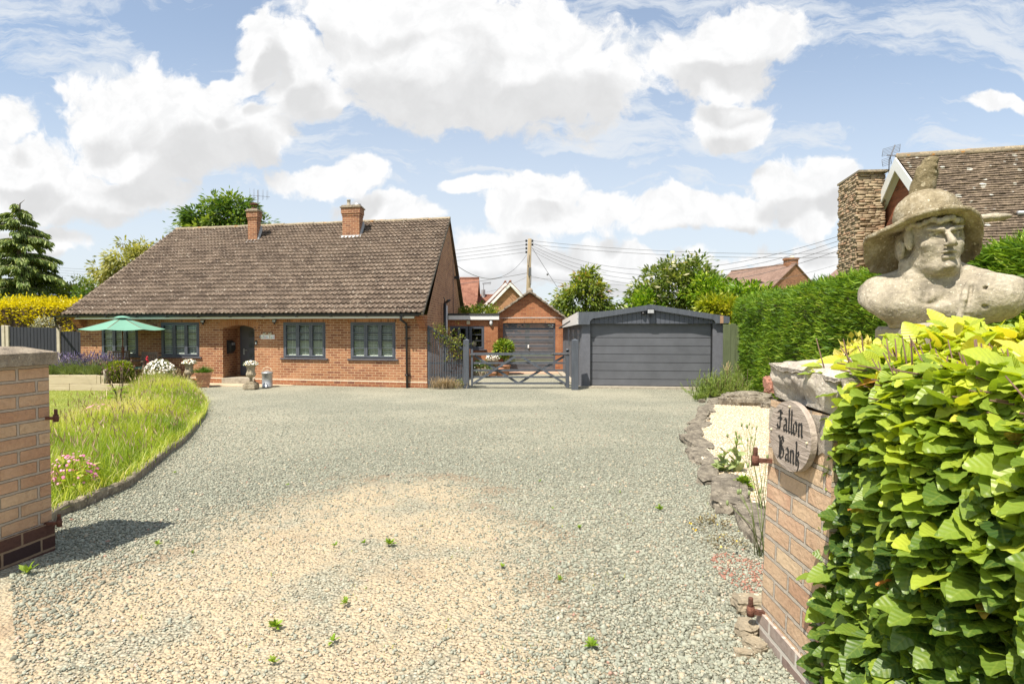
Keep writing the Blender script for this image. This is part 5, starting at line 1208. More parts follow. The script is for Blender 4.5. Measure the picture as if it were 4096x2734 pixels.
for (x0, y0, x1, y1, yo) in ((1894, 1532, 2062, 1424, -.035), (2084, 1424, 2264, 1535, -.035), (1898, 1422, 2074, 1533, .035), (2074, 1533, 2258, 1424, .035)):
    rail(x0, y0, x1, y1, .065, .022, 'brace', yo)
m_ = MB(); m_.bar((gxx(2204), gY - .05, gzz(1413)), (gxx(2283), gY - .05, gzz(1413)), .012, .055)
for x in (2212, 2240, 2270): m_.ball((gxx(x), gY - .06, gzz(1413)), .012)
m_.build('strap_hinge', M['wire'], gt)
m_ = MB(); m_.bar((gxx(1880), gY - .05, gzz(1416)), (gxx(1902), gY - .05, gzz(1417)), .04, .03); m_.build('latch', M['wire'], gt)
m_ = MB(); m_.tube([(gxx(2258), gY - .01, gzz(1540)), (gxx(2290), gY - .01, gzz(1540))], .02, 8); m_.build('bottom_hinge', M['wire'], gt)
sf = thing('slatted_fence', 'grey slatted side fence sloping down from the bungalow corner to the gatepost', 'fence', (XY(1780, 17.5), 17.55, 0)); fY = 17.55
fx = lambda x: XY(x, fY); fz = lambda x, y: P(x, y, fY).z
top0 = (1712, 1303); top1 = (1853, 1396)
m_ = MB(); m_.bar((fx(top0[0]), fY - .03, fz(*top0)), (fx(top1[0]), fY - .03, fz(*top1)), .04, .05); m_.build('top_rail', M['grey_wood'], sf)
ns = 21
for i in range(ns):
    x = 1714 + (1850 - 1714) * i / (ns - 1); yt = top0[1] + (top1[1] - top0[1]) * (x - top0[0]) / (top1[0] - top0[0])
    m_ = MB(); w_ = .027 if i else .06; jz = rnd.uniform(-.02, .02); m_.box((fx(x) - w_ / 2, fY - .022, .08 + jz if i else 0), (fx(x) + w_ / 2, fY + .0, fz(x, yt))); m_.build('slat', M['grey_wood'], sf)
for zr_ in (.35, .70): 
    m_ = MB(); m_.box((fx(1714), fY + .003, zr_), (fx(1850), fY + .03, zr_ + .05)); m_.build('rail', M['grey_wood'], sf)
m_ = MB(); x_ = fx(1780); z_ = fz(1780, 1335)
for (x, y) in ((1745, 1345), (1790, 1395), (1815, 1440), (1760, 1430), (1830, 1480), (1800, 1500), (1770, 1480)):
    m_.box((fx(x), fY + .031, fz(x, y + 4)), (fx(x + 60) if x < 1790 else fx(1850), fY + .05, fz(x, y)))
m_.build('rear_lattice', M['grey_wood'], sf)
# boards at the right of the grey garage
bf = thing('green_board_fence', 'mossy green vertical boards between the grey garage and the conifer hedge', 'fence', (6.3, 16.9, 0))
for k, (x0, x1, zt_) in enumerate(((2893, 2922, 1.86), (2922, 2944, 1.88), (2944, 2958, 1.84))):
    m_ = MB(); m_.box((XY(x0, 16.9) + .003, 16.9, -.1), (XY(x1, 16.9) - .003, 16.93, zt_)); m_.build('board', M['fence_green'], bf)
m_ = MB(); m_.box((XY(2898, 16.9), 16.94, 1.6), (XY(2990, 16.9), 17.0, 1.7)); m_.build('rail', M['fence_green'], bf)
m_ = MB(); m_.box((XY(2262, 22.2), 22.2, -.1), (XY(2270, 22.2), 22.24, P(2266, 1333, 22.2).z)); tag(m_.build('timber_board', M['grey_wood']), 'upright grey board at the right corner of the brick garage', 'board')
# left boundary fence
FY = 20.35
lf = thing('boundary_fence', 'dark close boarded fence panels between concrete posts left of the bungalow', 'fence', (XY(100, FY), FY, 0))
def panel(x0, x1, zt0, zt1):
    X0_, X1_ = XY(x0, FY), XY(x1, FY); n = max(2, int((X1_ - X0_) / .11)); m_ = MB()
    for i in range(n):
        a_ = X0_ + (X1_ - X0_) * i / n; b_ = X0_ + (X1_ - X0_) * (i + 1) / n; zt_ = zt0 + (zt1 - zt0) * i / n
        m_.hexa([(a_, FY, 0), (b_ + .012, FY - .012, 0), (b_ + .012, FY + .006, 0), (a_, FY + .006, 0), (a_, FY, zt_), (b_ + .012, FY - .012, zt_), (b_ + .012, FY + .006, zt_), (a_, FY + .006, zt_)])
    m_.build('panel', M['fence_black'], lf)
panel(-260, 9, 1.83, 1.8); panel(39, 229, 1.79, 1.75); panel(243, 325, 1.63, 1.62)
for x, z_ in ((16, 1.84), (32, 1.83), (236, 1.79)):
    m_ = MB(); X_ = XY(x, FY); m_.box((X_ - .055, FY - .05, 0), (X_ + .055, FY + .05, z_), .01); m_.build('concrete_post', plain('pale_concrete', (0.50, 0.44, 0.35), 0.9, var=0.12, nscale=8), lf)
# ================================================================== brick gateposts
pil = thing('brick_gatepost', 'sand faced brick gatepost with flat concrete coping at the left of the entrance', 'gatepost', (-2.86, 3.2, .5))
pd = Vector((-.15, -.989, 0)); pc0 = Vector((-2.66, 3.44, 0)); pside = Vector((-.989, .15, 0)); pw = .62
def PL_(t, s, z): p = pc0 + pd * t + pside * s; return Vector((p.x, p.y, z))
def pbox(m_, t0, t1, s0, s1, z0, z1, bev=0): m_.hexa([PL_(t, s, z) for z in (z0, z1) for (t, s) in ((t0, s0), (t0, s1), (t1, s1), (t1, s0))])
zb0 = .42
m_ = MB(); pbox(m_, 0, pw, 0, .46, .675, 1.585); m_.build('shaft', M['left_post_brick'], pil)
m_ = MB(); pbox(m_, -.008, pw + .03, -.012, .5, zb0, .675); m_.build('base_courses', M['blue_brick'], pil)
m_ = MB(); zc0, zc1 = 1.585, 1.665
q = [PL_(t, s, z) for (z, g_) in ((zc0, .03), (zc1 - .012, .03)) for (t, s) in ((-g_, -g_), (-g_, .46 + g_), (pw + g_, .46 + g_), (pw + g_, -g_))]; m_.hexa(q)
q2 = [PL_(t, s, z) for (z, g_) in ((zc1 - .012, .028), (zc1 + .022, -.08)) for (t, s) in ((-g_, -g_), (-g_, .46 + g_), (pw + g_, .46 + g_), (pw + g_, -g_))]; m_.hexa(q2); cp = m_.build('coping', M['coping'], pil)
def hinge(c, d, label, s=1.0):
    t = thing('hinge_pin', label, 'hinge', tuple(c), 'rusty hinge pins on the gateposts'); c = Vector(c); d = Vector(d).normalized()
    m_ = MB(); m_.bar(c - d * .03, c + d * .085 * s, .03 * s, .028 * s); m_.lathe([(.024 * s, -.02), (.026 * s, 0), (.024 * s, .02)], c + d * .09 * s, 10); m_.build('plate', M['rust'], t)
    m_ = MB(); m_.lathe([(.0155 * s, .0), (.0155 * s, .085 * s), (.012 * s, .09 * s)], c + d * .09 * s, 12); m_.build('pin', M['rust'], t)
Yp = 3.4
hinge(P(186, 1672, 3.42), (1, .05, 0), 'rusty upper hinge pin jutting from the left gatepost', .58)
hinge(P(200, 2092, 3.40), (1, .02, .04), 'rusty lower hinge pin at the foot of the left gatepost', .58)
pr_ = thing('brick_gatepost', 'patched brick gatepost with broken cement top behind the beech leaves', 'gatepost', (1.25, 2.3, .45))
# shaft leans a little; corners: left edge far, left edge near
m_ = MB(); zb1 = .40
def QR(x, y, z): 
    k = (z - 1.3); return Vector((x + .035 * k, y, z))
nz = 26; ring = []
for i in range(nz + 1):
    z = .62 + (1.50 - .62) * i / nz
    for (x, y) in ((1.062, 2.47), (1.062, 1.98), (1.50, 1.98), (1.50, 2.47)): ring.append(QR(x, y, z))
fs = [(i * 4 + k, (i + 1) * 4 + k, (i + 1) * 4 + (k + 1) % 4, i * 4 + (k + 1) % 4) for i in range(nz) for k in range(4)]
m_.add(ring, [f[::-1] for f in fs]); m_.build('shaft', M['post_brick'], pr_)
m_ = MB(); m_.hexa([QR(x, y, z) for z in (zb1, .62) for (x, y) in ((1.050, 1.96), (1.51, 1.96), (1.51, 2.485), (1.050, 2.485))]); m_.build('base_courses', brick('stained_base_brick', (0.20, 0.13, 0.11), (0.40, 0.34, 0.29), (0.52, 0.48, 0.42), dark=(0.12, 0.08, 0.07), stain=0.7, ms=0.02), pr_)
# cement capping: subdivided lumpy block
bm = bmesh.new(); bmesh.ops.create_cube(bm, size=1); bmesh.ops.subdivide_edges(bm, edges=bm.edges[:], cuts=34, use_grid_fill=True)
for f_ in bm.faces: f_.smooth = True
for v_ in bm.verts:
    p = v_.co.copy(); x = 1.315 + p.x * .47; y = 2.225 + p.y * .52; z = 1.575 + p.z * .15
    fl = max(0, p.z) ; grow = .010 * math.tanh((p.z + .1) * 8); x += grow * (1 if p.x > 0 else -1); y += grow * (1 if p.y > 0 else -1)
    q = Vector((x, y, z)); nn = mnoise.noise(q * 8) * .018 + mnoise.noise(q * 24) * .007 + mnoise.noise(q * 60) * .003
    if p.z < .4: x += nn * (1 if p.x > 0 else -1) * 1.4; y += nn
    z += (.03 * (y - 2.2) + .05 * (x - 1.1)) + (nn * .5 if p.z > .4 else nn)
    if p.z > .45 and (abs(p.x) > .42 or abs(p.y) > .42): z -= .012 + abs(nn)
    v_.co = (x, y, z)
me = bpy.data.meshes.new('cement_capping'); 
bmesh.ops.translate(bm, verts=bm.verts, vec=-Vector(root_loc(pr_))); bm.to_mesh(me); bm.free(); me.materials.append(stonemat('old_cement', (0.50, 0.45, 0.37), (0.26, 0.22, 0.19), (0.62, 0.57, 0.50), 9, .8, 60)); o = bpy.data.objects.new('cement_capping', me); COL.objects.link(o); o.parent = pr_
o = rock('broken_brick', (1.085, 2.505, 1.53), (.05, .06, .075), .2, 77, None); o.data.materials[0] = plain('pink_brick', (0.42, 0.2, 0.14), .9, var=.3, nscale=60, bump=.8); o.parent = pr_; o.matrix_parent_inverse = Matrix.Translation(-root_loc(pr_)); 
for k in ('label', 'category'): 
    if k in o: del o[k]
# render patch, repaired joints
m_ = MB(); pts = [(2.47, 1.46)] + [(2.47 - .49 * k / 40, 1.375 + .045 * mnoise.noise(Vector((k * .21, 3, 0))) * 2 + .006 * mnoise.noise(Vector((k * .9, 5, 0))) - .03 * math.sin(k / 40 * 3)) for k in range(41)] + [(1.98, 1.50)]
m_.prism([QR(1.0575, y, z) for (y, z) in pts], (.004, 0, 0)); m_.build('render_patch', stonemat('patch_cement', (0.46, 0.41, 0.34), (0.27, 0.23, 0.19), (0.58, 0.53, 0.46), 14, .7, 60), pr_)
hinge(P(3078, 1842, 2.44), (-1, .25, -.02), 'rusty upper hinge pin jutting from the right gatepost over the cream gravel', .60)
hinge(P(3062, 2452, 2.44), (-1, .25, .06), 'rusty lower hinge pin near the ground on the right gatepost', .64)
# oval house sign with carved black letter writing
pw_x = 1.045
sg = thing('oval_sign', 'oval weathered wooden sign with black carved lettering fixed to the right gatepost', 'sign', (pw_x, 2.2, 1.4))
cz_, cy_ = 1.395, 2.215; ry_, rz_ = .165, .128
m_ = MB(); n = 48; th_ = .022
ol = [QR(pw_x, cy_ + ry_ * math.cos(2 * math.pi * k / n), cz_ + rz_ * math.sin(2 * math.pi * k / n)) for k in range(n)]
m_.prism(ol, (-th_, 0, 0)); m_.build('board', woodmat('weathered_oak', (0.24, 0.19, 0.155), (0.48, 0.41, 0.35), .85, sc=(20, 5, 34), bump=.9), sg)
NIB = (math.cos(R(42)), math.sin(R(42)))
def stroke(m_, pts, w_, place):
    hx, hy = NIB[0] * w_ / 2, NIB[1] * w_ / 2
    for (x0, y0), (x1, y1) in zip(pts[:-1], pts[1:]):
        q = [(x0 - hx, y0 - hy), (x0 + hx, y0 + hy), (x1 + hx, y1 + hy), (x1 - hx, y1 - hy)]
        ar = sum(q[i][0] * q[(i + 1) % 4][1] - q[(i + 1) % 4][0] * q[i][1] for i in range(4))
        if ar < 0: q = q[::-1]
        if abs(ar) < 1e-9: continue
        m_.prism([place(*c) for c in q], place(0, 0, 1) - place(0, 0))
# letters on a grid where x height is 1 (pen width .26)
LET = {
 'f_cap': (1.15, [[(.05, -.1), (.3, .1), (.62, .1), (.62, 1.45), (.95, 1.75)], [(.15, 1.35), (.5, 1.5), (.95, 1.3)], [(.2, .85), (.62, .95), (.9, .85)], [(.3, .1), (.1, .35)]]),
 'a': (.78, [[(.12, .85), (.35, 1.0), (.58, .8), (.58, .15), (.72, 0)], [(.58, .6), (.2, .45), (.15, .15), (.32, 0), (.58, .2)]]),
 'l': (.42, [[(.15, 1.75), (.22, 1.6), (.22, .15), (.38, 0)]]),
 'o': (.80, [[(.4, 1.0), (.15, .75), (.15, .2), (.38, 0), (.62, .25), (.62, .8), (.4, 1.0)]]),
 'n': (.88, [[(.05, .85), (.2, .95), (.2, .12), (.3, 0)], [(.2, .8), (.48, 1.0), (.65, .8), (.65, .15), (.8, 0)]]),
 'b_cap': (1.3, [[(.05, -.05), (.35, .12), (.38, 1.5), (.1, 1.7)], [(.38, 1.5), (.75, 1.75), (1.0, 1.4), (.62, .98), (1.08, .65), (1.02, .2), (.65, -.02), (.35, .15)], [(.62, 1.45), (.62, .3)]]),
 'k': (.85, [[(.12, 1.75), (.22, 1.55), (.22, .15), (.35, 0)], [(.22, .85), (.5, 1.05), (.62, .8), (.3, .6)], [(.35, .55), (.6, .3), (.62, -.1), (.45, -.45)]]),
}
m_ = MB()
def line(word, y_start, z0, s):
    y = y_start
    for ch in word:
        adv_, st = LET[ch]
        pl = lambda u, v, out=0, y=y: QR(pw_x - th_ - .0008 - out * .0012, y - u * s, z0 + v * s)
        for p in st: stroke(m_, p, .24, pl)
        y -= adv_ * s
line(['f_cap', 'a', 'l', 'l', 'o', 'n'], 2.318, 1.408, .0475)
line(['b_cap', 'a', 'n', 'k'], 2.300, 1.302, .0475)
m_.build('lettering', plain('black_letter_paint', (0.015, 0.014, 0.014), .7, var=.2), sg)
for (dy, dz) in ((0, .108), (-.14, 0), (.145, 0)):
    m_ = MB(); m_.ball(QR(pw_x - th_ - .002, cy_ + dy, cz_ + dz), .005); m_.build('screw', M['cream'], sg)
# ================================================================== garden furniture, pots, parasol
def lw(x, Y): return XY(x, Y)
uY = 18.5; uz = lambda y: P(490, y, uY).z; uc = Vector((XY(490, uY), uY, 0))
um = thing('garden_parasol', 'open green parasol on a stained wooden pole by the left windows', 'parasol', tuple(uc))
ns = 8; r_ = XY(640, uY) - XY(484, uY); rim = uz(1316); tp_ = uz(1268)
tops = []; m_ = MB(); vs = []; rings_ = 7
for i in range(rings_ + 1):
    f_ = i / rings_
    for k in range(ns * 4):
        th = 2 * math.pi * (k + 1.2) / (ns * 4); seg = (k % 4) / 4.0; cr = 1 - .05 * math.sin(math.pi * seg) * f_
        chord = math.cos(math.pi / ns) / math.cos((seg - .5) * 2 * math.pi / ns)
        rad = (.09 + (r_ - .09) * f_) * chord
        vs.append(uc + Vector((rad * math.cos(th), rad * math.sin(th), tp_ - .03 + (rim - tp_ + .03) * (f_ ** .92) - .035 * math.sin(math.pi * seg) * f_)))
n = ns * 4
m_.add(vs, [(i * n + k, (i + 1) * n + k, (i + 1) * n + (k + 1) % n, i * n + (k + 1) % n) for i in range(rings_) for k in range(n)]); can = m_.build('canopy', M['parasol'], um)
mo_ = can.modifiers.new('s', 'SOLIDIFY'); mo_.thickness = .004
m_ = MB(); vs = []
for (rr_, zz) in ((.01, .045), (.12, .03), (.26, -.02)):
    for k in range(ns): th = 2 * math.pi * (k + .3) / ns; vs.append(uc + Vector((rr_ * math.cos(th), rr_ * math.sin(th), tp_ + zz)))
m_.add(vs, [(i * ns + k, (i + 1) * ns + k, (i + 1) * ns + (k + 1) % ns, i * ns + (k + 1) % ns) for i in range(2) for k in range(ns)]); v_ = m_.build('vent', M['parasol'], um); v_.modifiers.new('s', 'SOLIDIFY').thickness = .004
m_ = MB(); m_.tube([uc + Vector((0, 0, .2)), uc + Vector((0, 0, tp_ + .03))], .019, 10); m_.lathe([(.02, -.1), (.045, -.06), (.048, .06), (.02, .1)], (uc.x, uc.y, uz(1398)), 12); m_.build('pole', M['brown_pole'], um)
for k in range(ns):
    th = 2 * math.pi * (k + .3) / ns; m_ = MB(); m_.bar(uc + Vector((.03 * math.cos(th), .03 * math.sin(th), tp_ - .02)), uc + Vector((r_ * .97 * math.cos(th), r_ * .97 * math.sin(th), rim + .002)), .014, .012); m_.build('rib', M['brown_pole'], um)
def chair(x, Y, rz, label, width=.52, seat=.42, back=.92):
    t = thing('garden_chair', label, 'chair', (0, 0, 0), 'grey teak seats around the parasol'); w_ = width / 2
    def part(nm, f): m_ = MB(); f(m_); return m_.build(nm, M['teak'], t)
    for sx in (-1, 1):
        part('leg', lambda m: m.box((sx * w_ - .025, -.25, 0), (sx * w_ + .025, -.20, .64)))
        part('leg', lambda m: m.hexa([(sx * w_ - .025, .20, 0), (sx * w_ + .025, .20, 0), (sx * w_ + .025, .25, 0), (sx * w_ - .025, .25, 0), (sx * w_ - .025, .27, back), (sx * w_ + .025, .27, back), (sx * w_ + .025, .32, back), (sx * w_ - .025, .32, back)]))
        part('armrest', lambda m: m.box((sx * w_ - .04, -.30, .64), (sx * w_ + .04, .27, .665)))
    part('seat', lambda m: [m.box((-w_, -.26 + i * .07, seat - .02), (w_, -.26 + i * .07 + .055, seat)) for i in range(8)])
    part('backrest', lambda m: [m.bar((-w_, .29, back - .04), (w_, .29, back - .04), .03, .07), m.bar((-w_, .245, seat + .1), (w_, .245, seat + .1), .03, .05)] + [m.bar((-w_ + .07 + i * (width - .14) / 6, .248, seat + .1), (-w_ + .07 + i * (width - .14) / 6, .285, back - .06), .035, .018) for i in range(7)])
    c_ = MB(); c_.box((-w_ + .04, -.25, seat + .002), (w_ - .04, .2, seat + .045), .01); c_.build('cushion', M['parasol'], t)
    g_ = Vector((XY(x, Y), Y, 0)); t.location = (g_.x, g_.y, .10); t.rotation_euler = (0, 0, rz)
    return t
chair(568, 18.3, R(-12), 'grey slatted teak armchair right of the parasol pole')
chair(455, 19.0, R(8), 'grey teak chair half hidden behind the lavender left of the parasol pole', .6)
tb = thing('garden_table', 'low grey teak table under the parasol behind the clipped ball', 'table', (XY(500, 18.5), 18.5, .1)); m_ = MB()
m_.lathe([(.42, .62), (.42, .65)], (XY(500, 18.5), 18.5, .1), 24, False); m_.build('tabletop', M['teak'], tb); m_ = MB(); m_.tube([(XY(500, 18.5), 18.5, .1), (XY(500, 18.5), 18.5, .72)], .05); m_.build('pedestal', M['teak'], tb)
# ---- raised sleeper bed
bY = 16.3; rb = thing('raised_bed', 'raised planting bed of two tiers of pale timber sleepers on the lawn', 'planter', (XY(300, bY), bY, .05))
z1_, z2_, z3_ = .05, P(300, 1535, bY).z, P(300, 1500, bY).z
for (x0, x1, z0, z1) in ((-200, 273, z1_, z2_), (274, 510, z1_, z2_), (-200, 383, z2_ + .003, z3_)):
    m_ = MB(); m_.box((XY(x0, bY), bY, z0), (XY(x1, bY), bY + .11, z1), .006); m_.build('sleeper', M['sleeper'], rb)
m_ = MB(); xr_ = XY(383, bY); m_.box((xr_ + .004, bY + .0, z2_ + .003), (xr_ + .10, bY + .11, z3_ - .01), .004); m_.box((xr_ + .11, bY + .02, z2_ + .003), (xr_ + .19, bY + 1.4, z3_ - .01), .004); m_.build('sleeper', M['sleeper'], rb)
m_ = MB(); m_.box((XY(-200, bY), bY + .12, 0), (xr_ + .10, bY + 2.0, z3_ - .06)); m_.box((xr_ + .2, bY + .12, 0), (XY(512, bY), bY + 1.2, z2_ - .04)); m_.build('soil', M['soil'], rb)
m_ = MB(); m_.tube([(XY(412, bY), bY + .05, z2_), (XY(412, bY), bY + .05, P(412, 1477, bY).z)], .035, 10); tag(m_.build('bed_post', M['concrete']), 'short round pale post at the right end of the raised timber bed', 'post')
# ---- patio slabs along the front
m_ = MB(); q = [H(HL, 0, 0, .02), H(A(1180) - .0, 0, 0, .02), H(A(1180), 0, 0, .18), H(A(1100), 0, 0, .62), H(A(900), 0, 0, .95), H(A(780), 0, 0, 1.35), H(HL, 0, 0, 2.2)]
m_.prism([Vector((p.x, p.y, -.05)) for p in q], (0, 0, .068)); tag(m_.build('patio', M['paving']), kind='structure')
m_ = MB(); dbx = [H(porch[0] + .25, .5, PL + .002), H(porch[1] - .1, .5, PL + .002), H(porch[1] - .1, .86, PL + .002), H(porch[0] + .25, .86, PL + .002)]; m_.hexa(dbx + [p + Vector((0, 0, .015)) for p in dbx]); tag(m_.build('door_mat', plain('coir', (0.40, 0.25, 0.10), .95, var=.2, nscale=60)), 'tan coir door mat on the porch step', 'door mat')
# ---- stone urns with flowers
URN = [(.0, 0), (.175, 0), (.175, .13), (.155, .145), (.125, .19), (.10, .205), (.085, .22), (.05, .26), (.035, .31), (.045, .325), (.048, .335), (.04, .345), (.075, .375), (.118, .41), (.132, .45), (.125, .49), (.108, .53), (.107, .60), (.118, .66), (.140, .70), (.158, .715), (.155, .73), (.13, .73)]
flowers_w = stonevar('white_petals', [(0, (0.75, 0.73, 0.66)), (0.7, (0.86, 0.84, 0.78)), (0.85, (0.85, 0.70, 0.30)), (0.93, (0.80, 0.30, 0.12)), (1.0, (0.75, 0.25, 0.2))])
leafs_g = leafmat('pot_leaves', [(0, (0.05, 0.10, 0.03)), (1, (0.16, 0.24, 0.07))])
def dirs_dome(n, r, up=0.2):
    a = r.uniform(0, 2 * np.pi, n); z = r.uniform(up, 1, n); s = np.sqrt(np.maximum(0, 1 - z * z)); return np.stack([s * np.cos(a), s * np.sin(a), z], 1)
PETAL = ([(0.5 * math.cos(k * math.pi / 3), 0.5 * math.sin(k * math.pi / 3), 0.05 * (k % 2)) for k in range(6)], [(0, 1, 2, 3, 4, 5)])
def bouquet(parent, c, rad, hgt, nflow, nleaf, fs=.03, mat_f=None, mat_l=None, vlo=0, vhi=1, seed=1, leafs=.05, nmf='flowers', nml='foliage'):
    r = np.random.default_rng(seed); d = dirs_dome(nflow, r, .05); rr = r.uniform(.85, 1.05, nflow)
    pos = np.array(c) + d * rr[:, None] * np.array([rad, rad, hgt]); up = d + np.array([0, -.4, .5]); up /= np.linalg.norm(up, axis=1)[:, None]
    t_ = np.cross(up, r.normal(0, 1, (nflow, 3))); t_ /= np.linalg.norm(t_, axis=1)[:, None]; Rm = frames(t_, up, r, .2)
    scatter(nmf, PETAL[0], PETAL[1], pos, Rm, fs * r.uniform(.7, 1.2, nflow), r.uniform(vlo, vhi, nflow), mat_f or flowers_w, parent)
    d = dirs_dome(nleaf, r, -.15); pos = np.array(c) + d * (r.uniform(.3, .95, nleaf) ** .6)[:, None] * np.array([rad, rad, hgt])
    Rm = frames(d + r.normal(0, .4, d.shape) * 1.0, np.tile([0, 0, 1.0], (nleaf, 1)), r, .5)
    dd = Rm[:, :, 1]; scatter(nml, LEAF4[0], LEAF4[1], pos, Rm, leafs * r.uniform(.6, 1.3, nleaf), r.random(nleaf), mat_l or leafs_g, parent)
def urn(x, Y, label, s=1.0, group='stone urns either side of the porch'):
    g_ = Vector((XY(x, Y), Y, .018)); t = thing('stone_urn', label, 'urn', tuple(g_), group)
    m_ = MB(); h = .17 * s
    m_.box((g_.x - h, g_.y - h, g_.z), (g_.x + h, g_.y + h, g_.z + .14 * s), .01); m_.box((g_.x - h * .85, g_.y - h * .85, g_.z + .14 * s), (g_.x + h * .85, g_.y + h * .85, g_.z + .175 * s), .01); m_.box((g_.x - h * .65, g_.y - h * .65, g_.z + .175 * s), (g_.x + h * .65, g_.y + h * .65, g_.z + .21 * s), .01); m_.build('plinth', M['stone'], t)
    fl = lambda th, z: 1 + (.035 * math.cos(th * 16) if (.37 < z / s < .50) else .012 * math.cos(th * 12) if .5 < z / s < .66 else 0)
    m_ = MB(); m_.lathe([(r0 * s, z0 * s) for (r0, z0) in URN[7:]], g_ - Vector((0, 0, .04 * s)), 64, True, fl); m_.build('bowl', M['stone'], t)
    bouquet(t, g_ + Vector((0, 0, .68 * s)), .20 * s, .13 * s, 150, 160, .035, seed=int(x)); return t
urn(1002, 17.15, 'stone urn of white and orange flowers in front of the porch door')
urn(755, 17.85, 'stone urn of white flowers standing left of the terracotta pot')
# ---- square terracotta planter
tY = 17.75; tcx = XY(811, tY); tt = thing('terracotta_planter', 'square tapered terracotta planter holding a dark green tuft', 'planter', (tcx, tY, .018))
m_ = MB(); ang = R(28)
def sq(w_, z): return [Vector((tcx + w_ * math.cos(ang + math.pi / 2 * k + math.pi / 4), tY + w_ * math.sin(ang + math.pi / 2 * k + math.pi / 4), z)) for k in range(4)]
prev = None
for (w0_, z0, w1_, z1) in ((.21, .02, .235, .13), (.245, .13, .245, .15), (.24, .15, .26, .25), (.27, .25, .27, .27), (.265, .27, .285, .37), (.315, .37, .325, .44)): m_.hexa(sq(w0_, z0) + sq(w1_, z1))
m_.build('pot', M['terracotta'], tt)
for k in range(4): m_ = MB(); c_ = sq(.17, 0)[k]; m_.box((c_.x - .03, c_.y - .03, .0), (c_.x + .03, c_.y + .03, .022)); m_.build('foot', M['terracotta'], tt)
r = np.random.default_rng(5); nn_ = 420; d = dirs_dome(nn_, r, .15); BL = ([(-.5, 0, 0), (.5, 0, 0), (.3, .55, .02), (0, 1, .0), (-.3, .55, .02)], [(0, 1, 2, 3, 4)])
scatter('tuft', BL[0], BL[1], np.array([tcx, tY, .42]) + d * np.array([.13, .13, .02]), frames(d, np.tile([0, 0, 1.0], (nn_, 1)), r, .3), np.stack([np.full(nn_, .012), r.uniform(.16, .27, nn_), np.full(nn_, .1)], 1), r.random(nn_), leafmat('tuft_green', [(0, (0.03, 0.09, 0.01)), (1, (0.12, 0.24, 0.03))]), tt)
# ---- galvanised ash bin
aY = 17.75; ac = Vector((XY(1067, aY), aY, .018)); ab = thing('ash_bin', 'small galvanised lidded bin with wire handle standing against the brick wall', 'bin', tuple(ac))
m_ = MB(); m_.lathe([(.155, 0), (.158, .01), (.148, .012), (.148, .385), (.16, .39), (.16, .40), (.15, .40)], ac, 32); m_.build('body', M['steel'], ab)
m_ = MB(); m_.lathe([(.165, .395), (.168, .41), (.155, .425), (.10, .455), (.03, .47), (.0, .472)], ac, 32, True, lambda th, z: 1 + (.012 * math.cos(th * 14) if z > .43 else 0)); m_.build('lid', M['steel'], ab)
m_ = MB(); m_.tube([ac + Vector(v) for v in ((-.16, 0, .37), (-.15, 0, .46), (-.10, 0, .55), (0, 0, .585), (.10, 0, .55), (.15, 0, .46), (.16, 0, .37))], .008, 6); m_.tube([ac + Vector(v) for v in ((-.04, 0, .47), (-.03, 0, .505), (.03, 0, .505), (.04, 0, .47))], .006, 6); m_.build('handle', M['cream'], ab)
# ---- pot of white daisies
pY = 17.9; pc_ = Vector((XY(652, pY), pY, .02)); dz_ = thing('daisy_pot', 'round stone pot overflowing with white daisies beside the long grass', 'plant pot', tuple(pc_))
m_ = MB(); m_.lathe([(.24, 0), (.29, .26), (.31, .27), (.31, .31), (.27, .31)], pc_, 28); m_.build('pot', M['stone'], dz_)
bouquet(dz_, pc_ + Vector((-.10, -.02, .36)), .42, .42, 420, 900, .055, vlo=0, vhi=.6, seed=3, leafs=.08, mat_l=leafmat('daisy_leaves', [(0, (0.06, 0.10, 0.03)), (1, (0.30, 0.33, 0.08))]))
bouquet(dz_, pc_ + Vector((.16, -.12, .30)), .24, .22, 10, 500, .03, vlo=0, vhi=.6, seed=4, leafs=.06, mat_l=leafmat('grey_herb', [(0, (0.14, 0.18, 0.10)), (1, (0.30, 0.34, 0.20))]), nmf='small_flowers', nml='trailing_herb')
rf = Vector((XY(587, 18.0), 18.0, .1)); t = thing('red_flower_spike', 'single deep red flower spike beside the white daisies', 'flower', tuple(rf)); m_ = MB(); m_.tube([rf, rf + Vector((0, 0, .75))], .006, 5); m_.build('stem', M['twig'], t)
m_ = MB(); [m_.ball(rf + Vector((rnd.uniform(-.03, .03), rnd.uniform(-.03, .03), .45 + k * .03)), .03, 6, 5) for k in range(12)]; m_.build('petals', plain('red_petals', (0.50, 0.01, 0.03), .6, var=.1), t)
# ---- pots and bay tree behind the gate
bY2 = 22.2; bc = Vector((XY(2013, bY2), bY2, 0))
def pot(name, label, cat, c, r0, r1, h_, mat, group=None):
    t = thing(name, label, cat, tuple(c), group); m_ = MB(); m_.lathe([(r0, 0), (r1, h_ * .85), (r1 * 1.1, h_ * .86), (r1 * 1.1, h_), (r1 * .9, h_)], c, 20); m_.build('pot', M[mat], t); return t
bt = pot('bay_tree', 'lollipop bay tree in a red pot before the brick garage', 'potted tree', bc, .2, .26, .38, 'terracotta')
m_ = MB(); m_.tube([bc + Vector((0, 0, .3)), bc + Vector((.03, 0, 1.0))], .02, 6); m_.build('trunk', M['bark'], bt)
r = np.random.default_rng(8); nn_ = 900; d = dirs_dome(nn_, r, -1); pos = np.array(bc + Vector((.03, 0, .98))) + d * (r.random(nn_) ** .4)[:, None] * np.array([.37, .33, .33])
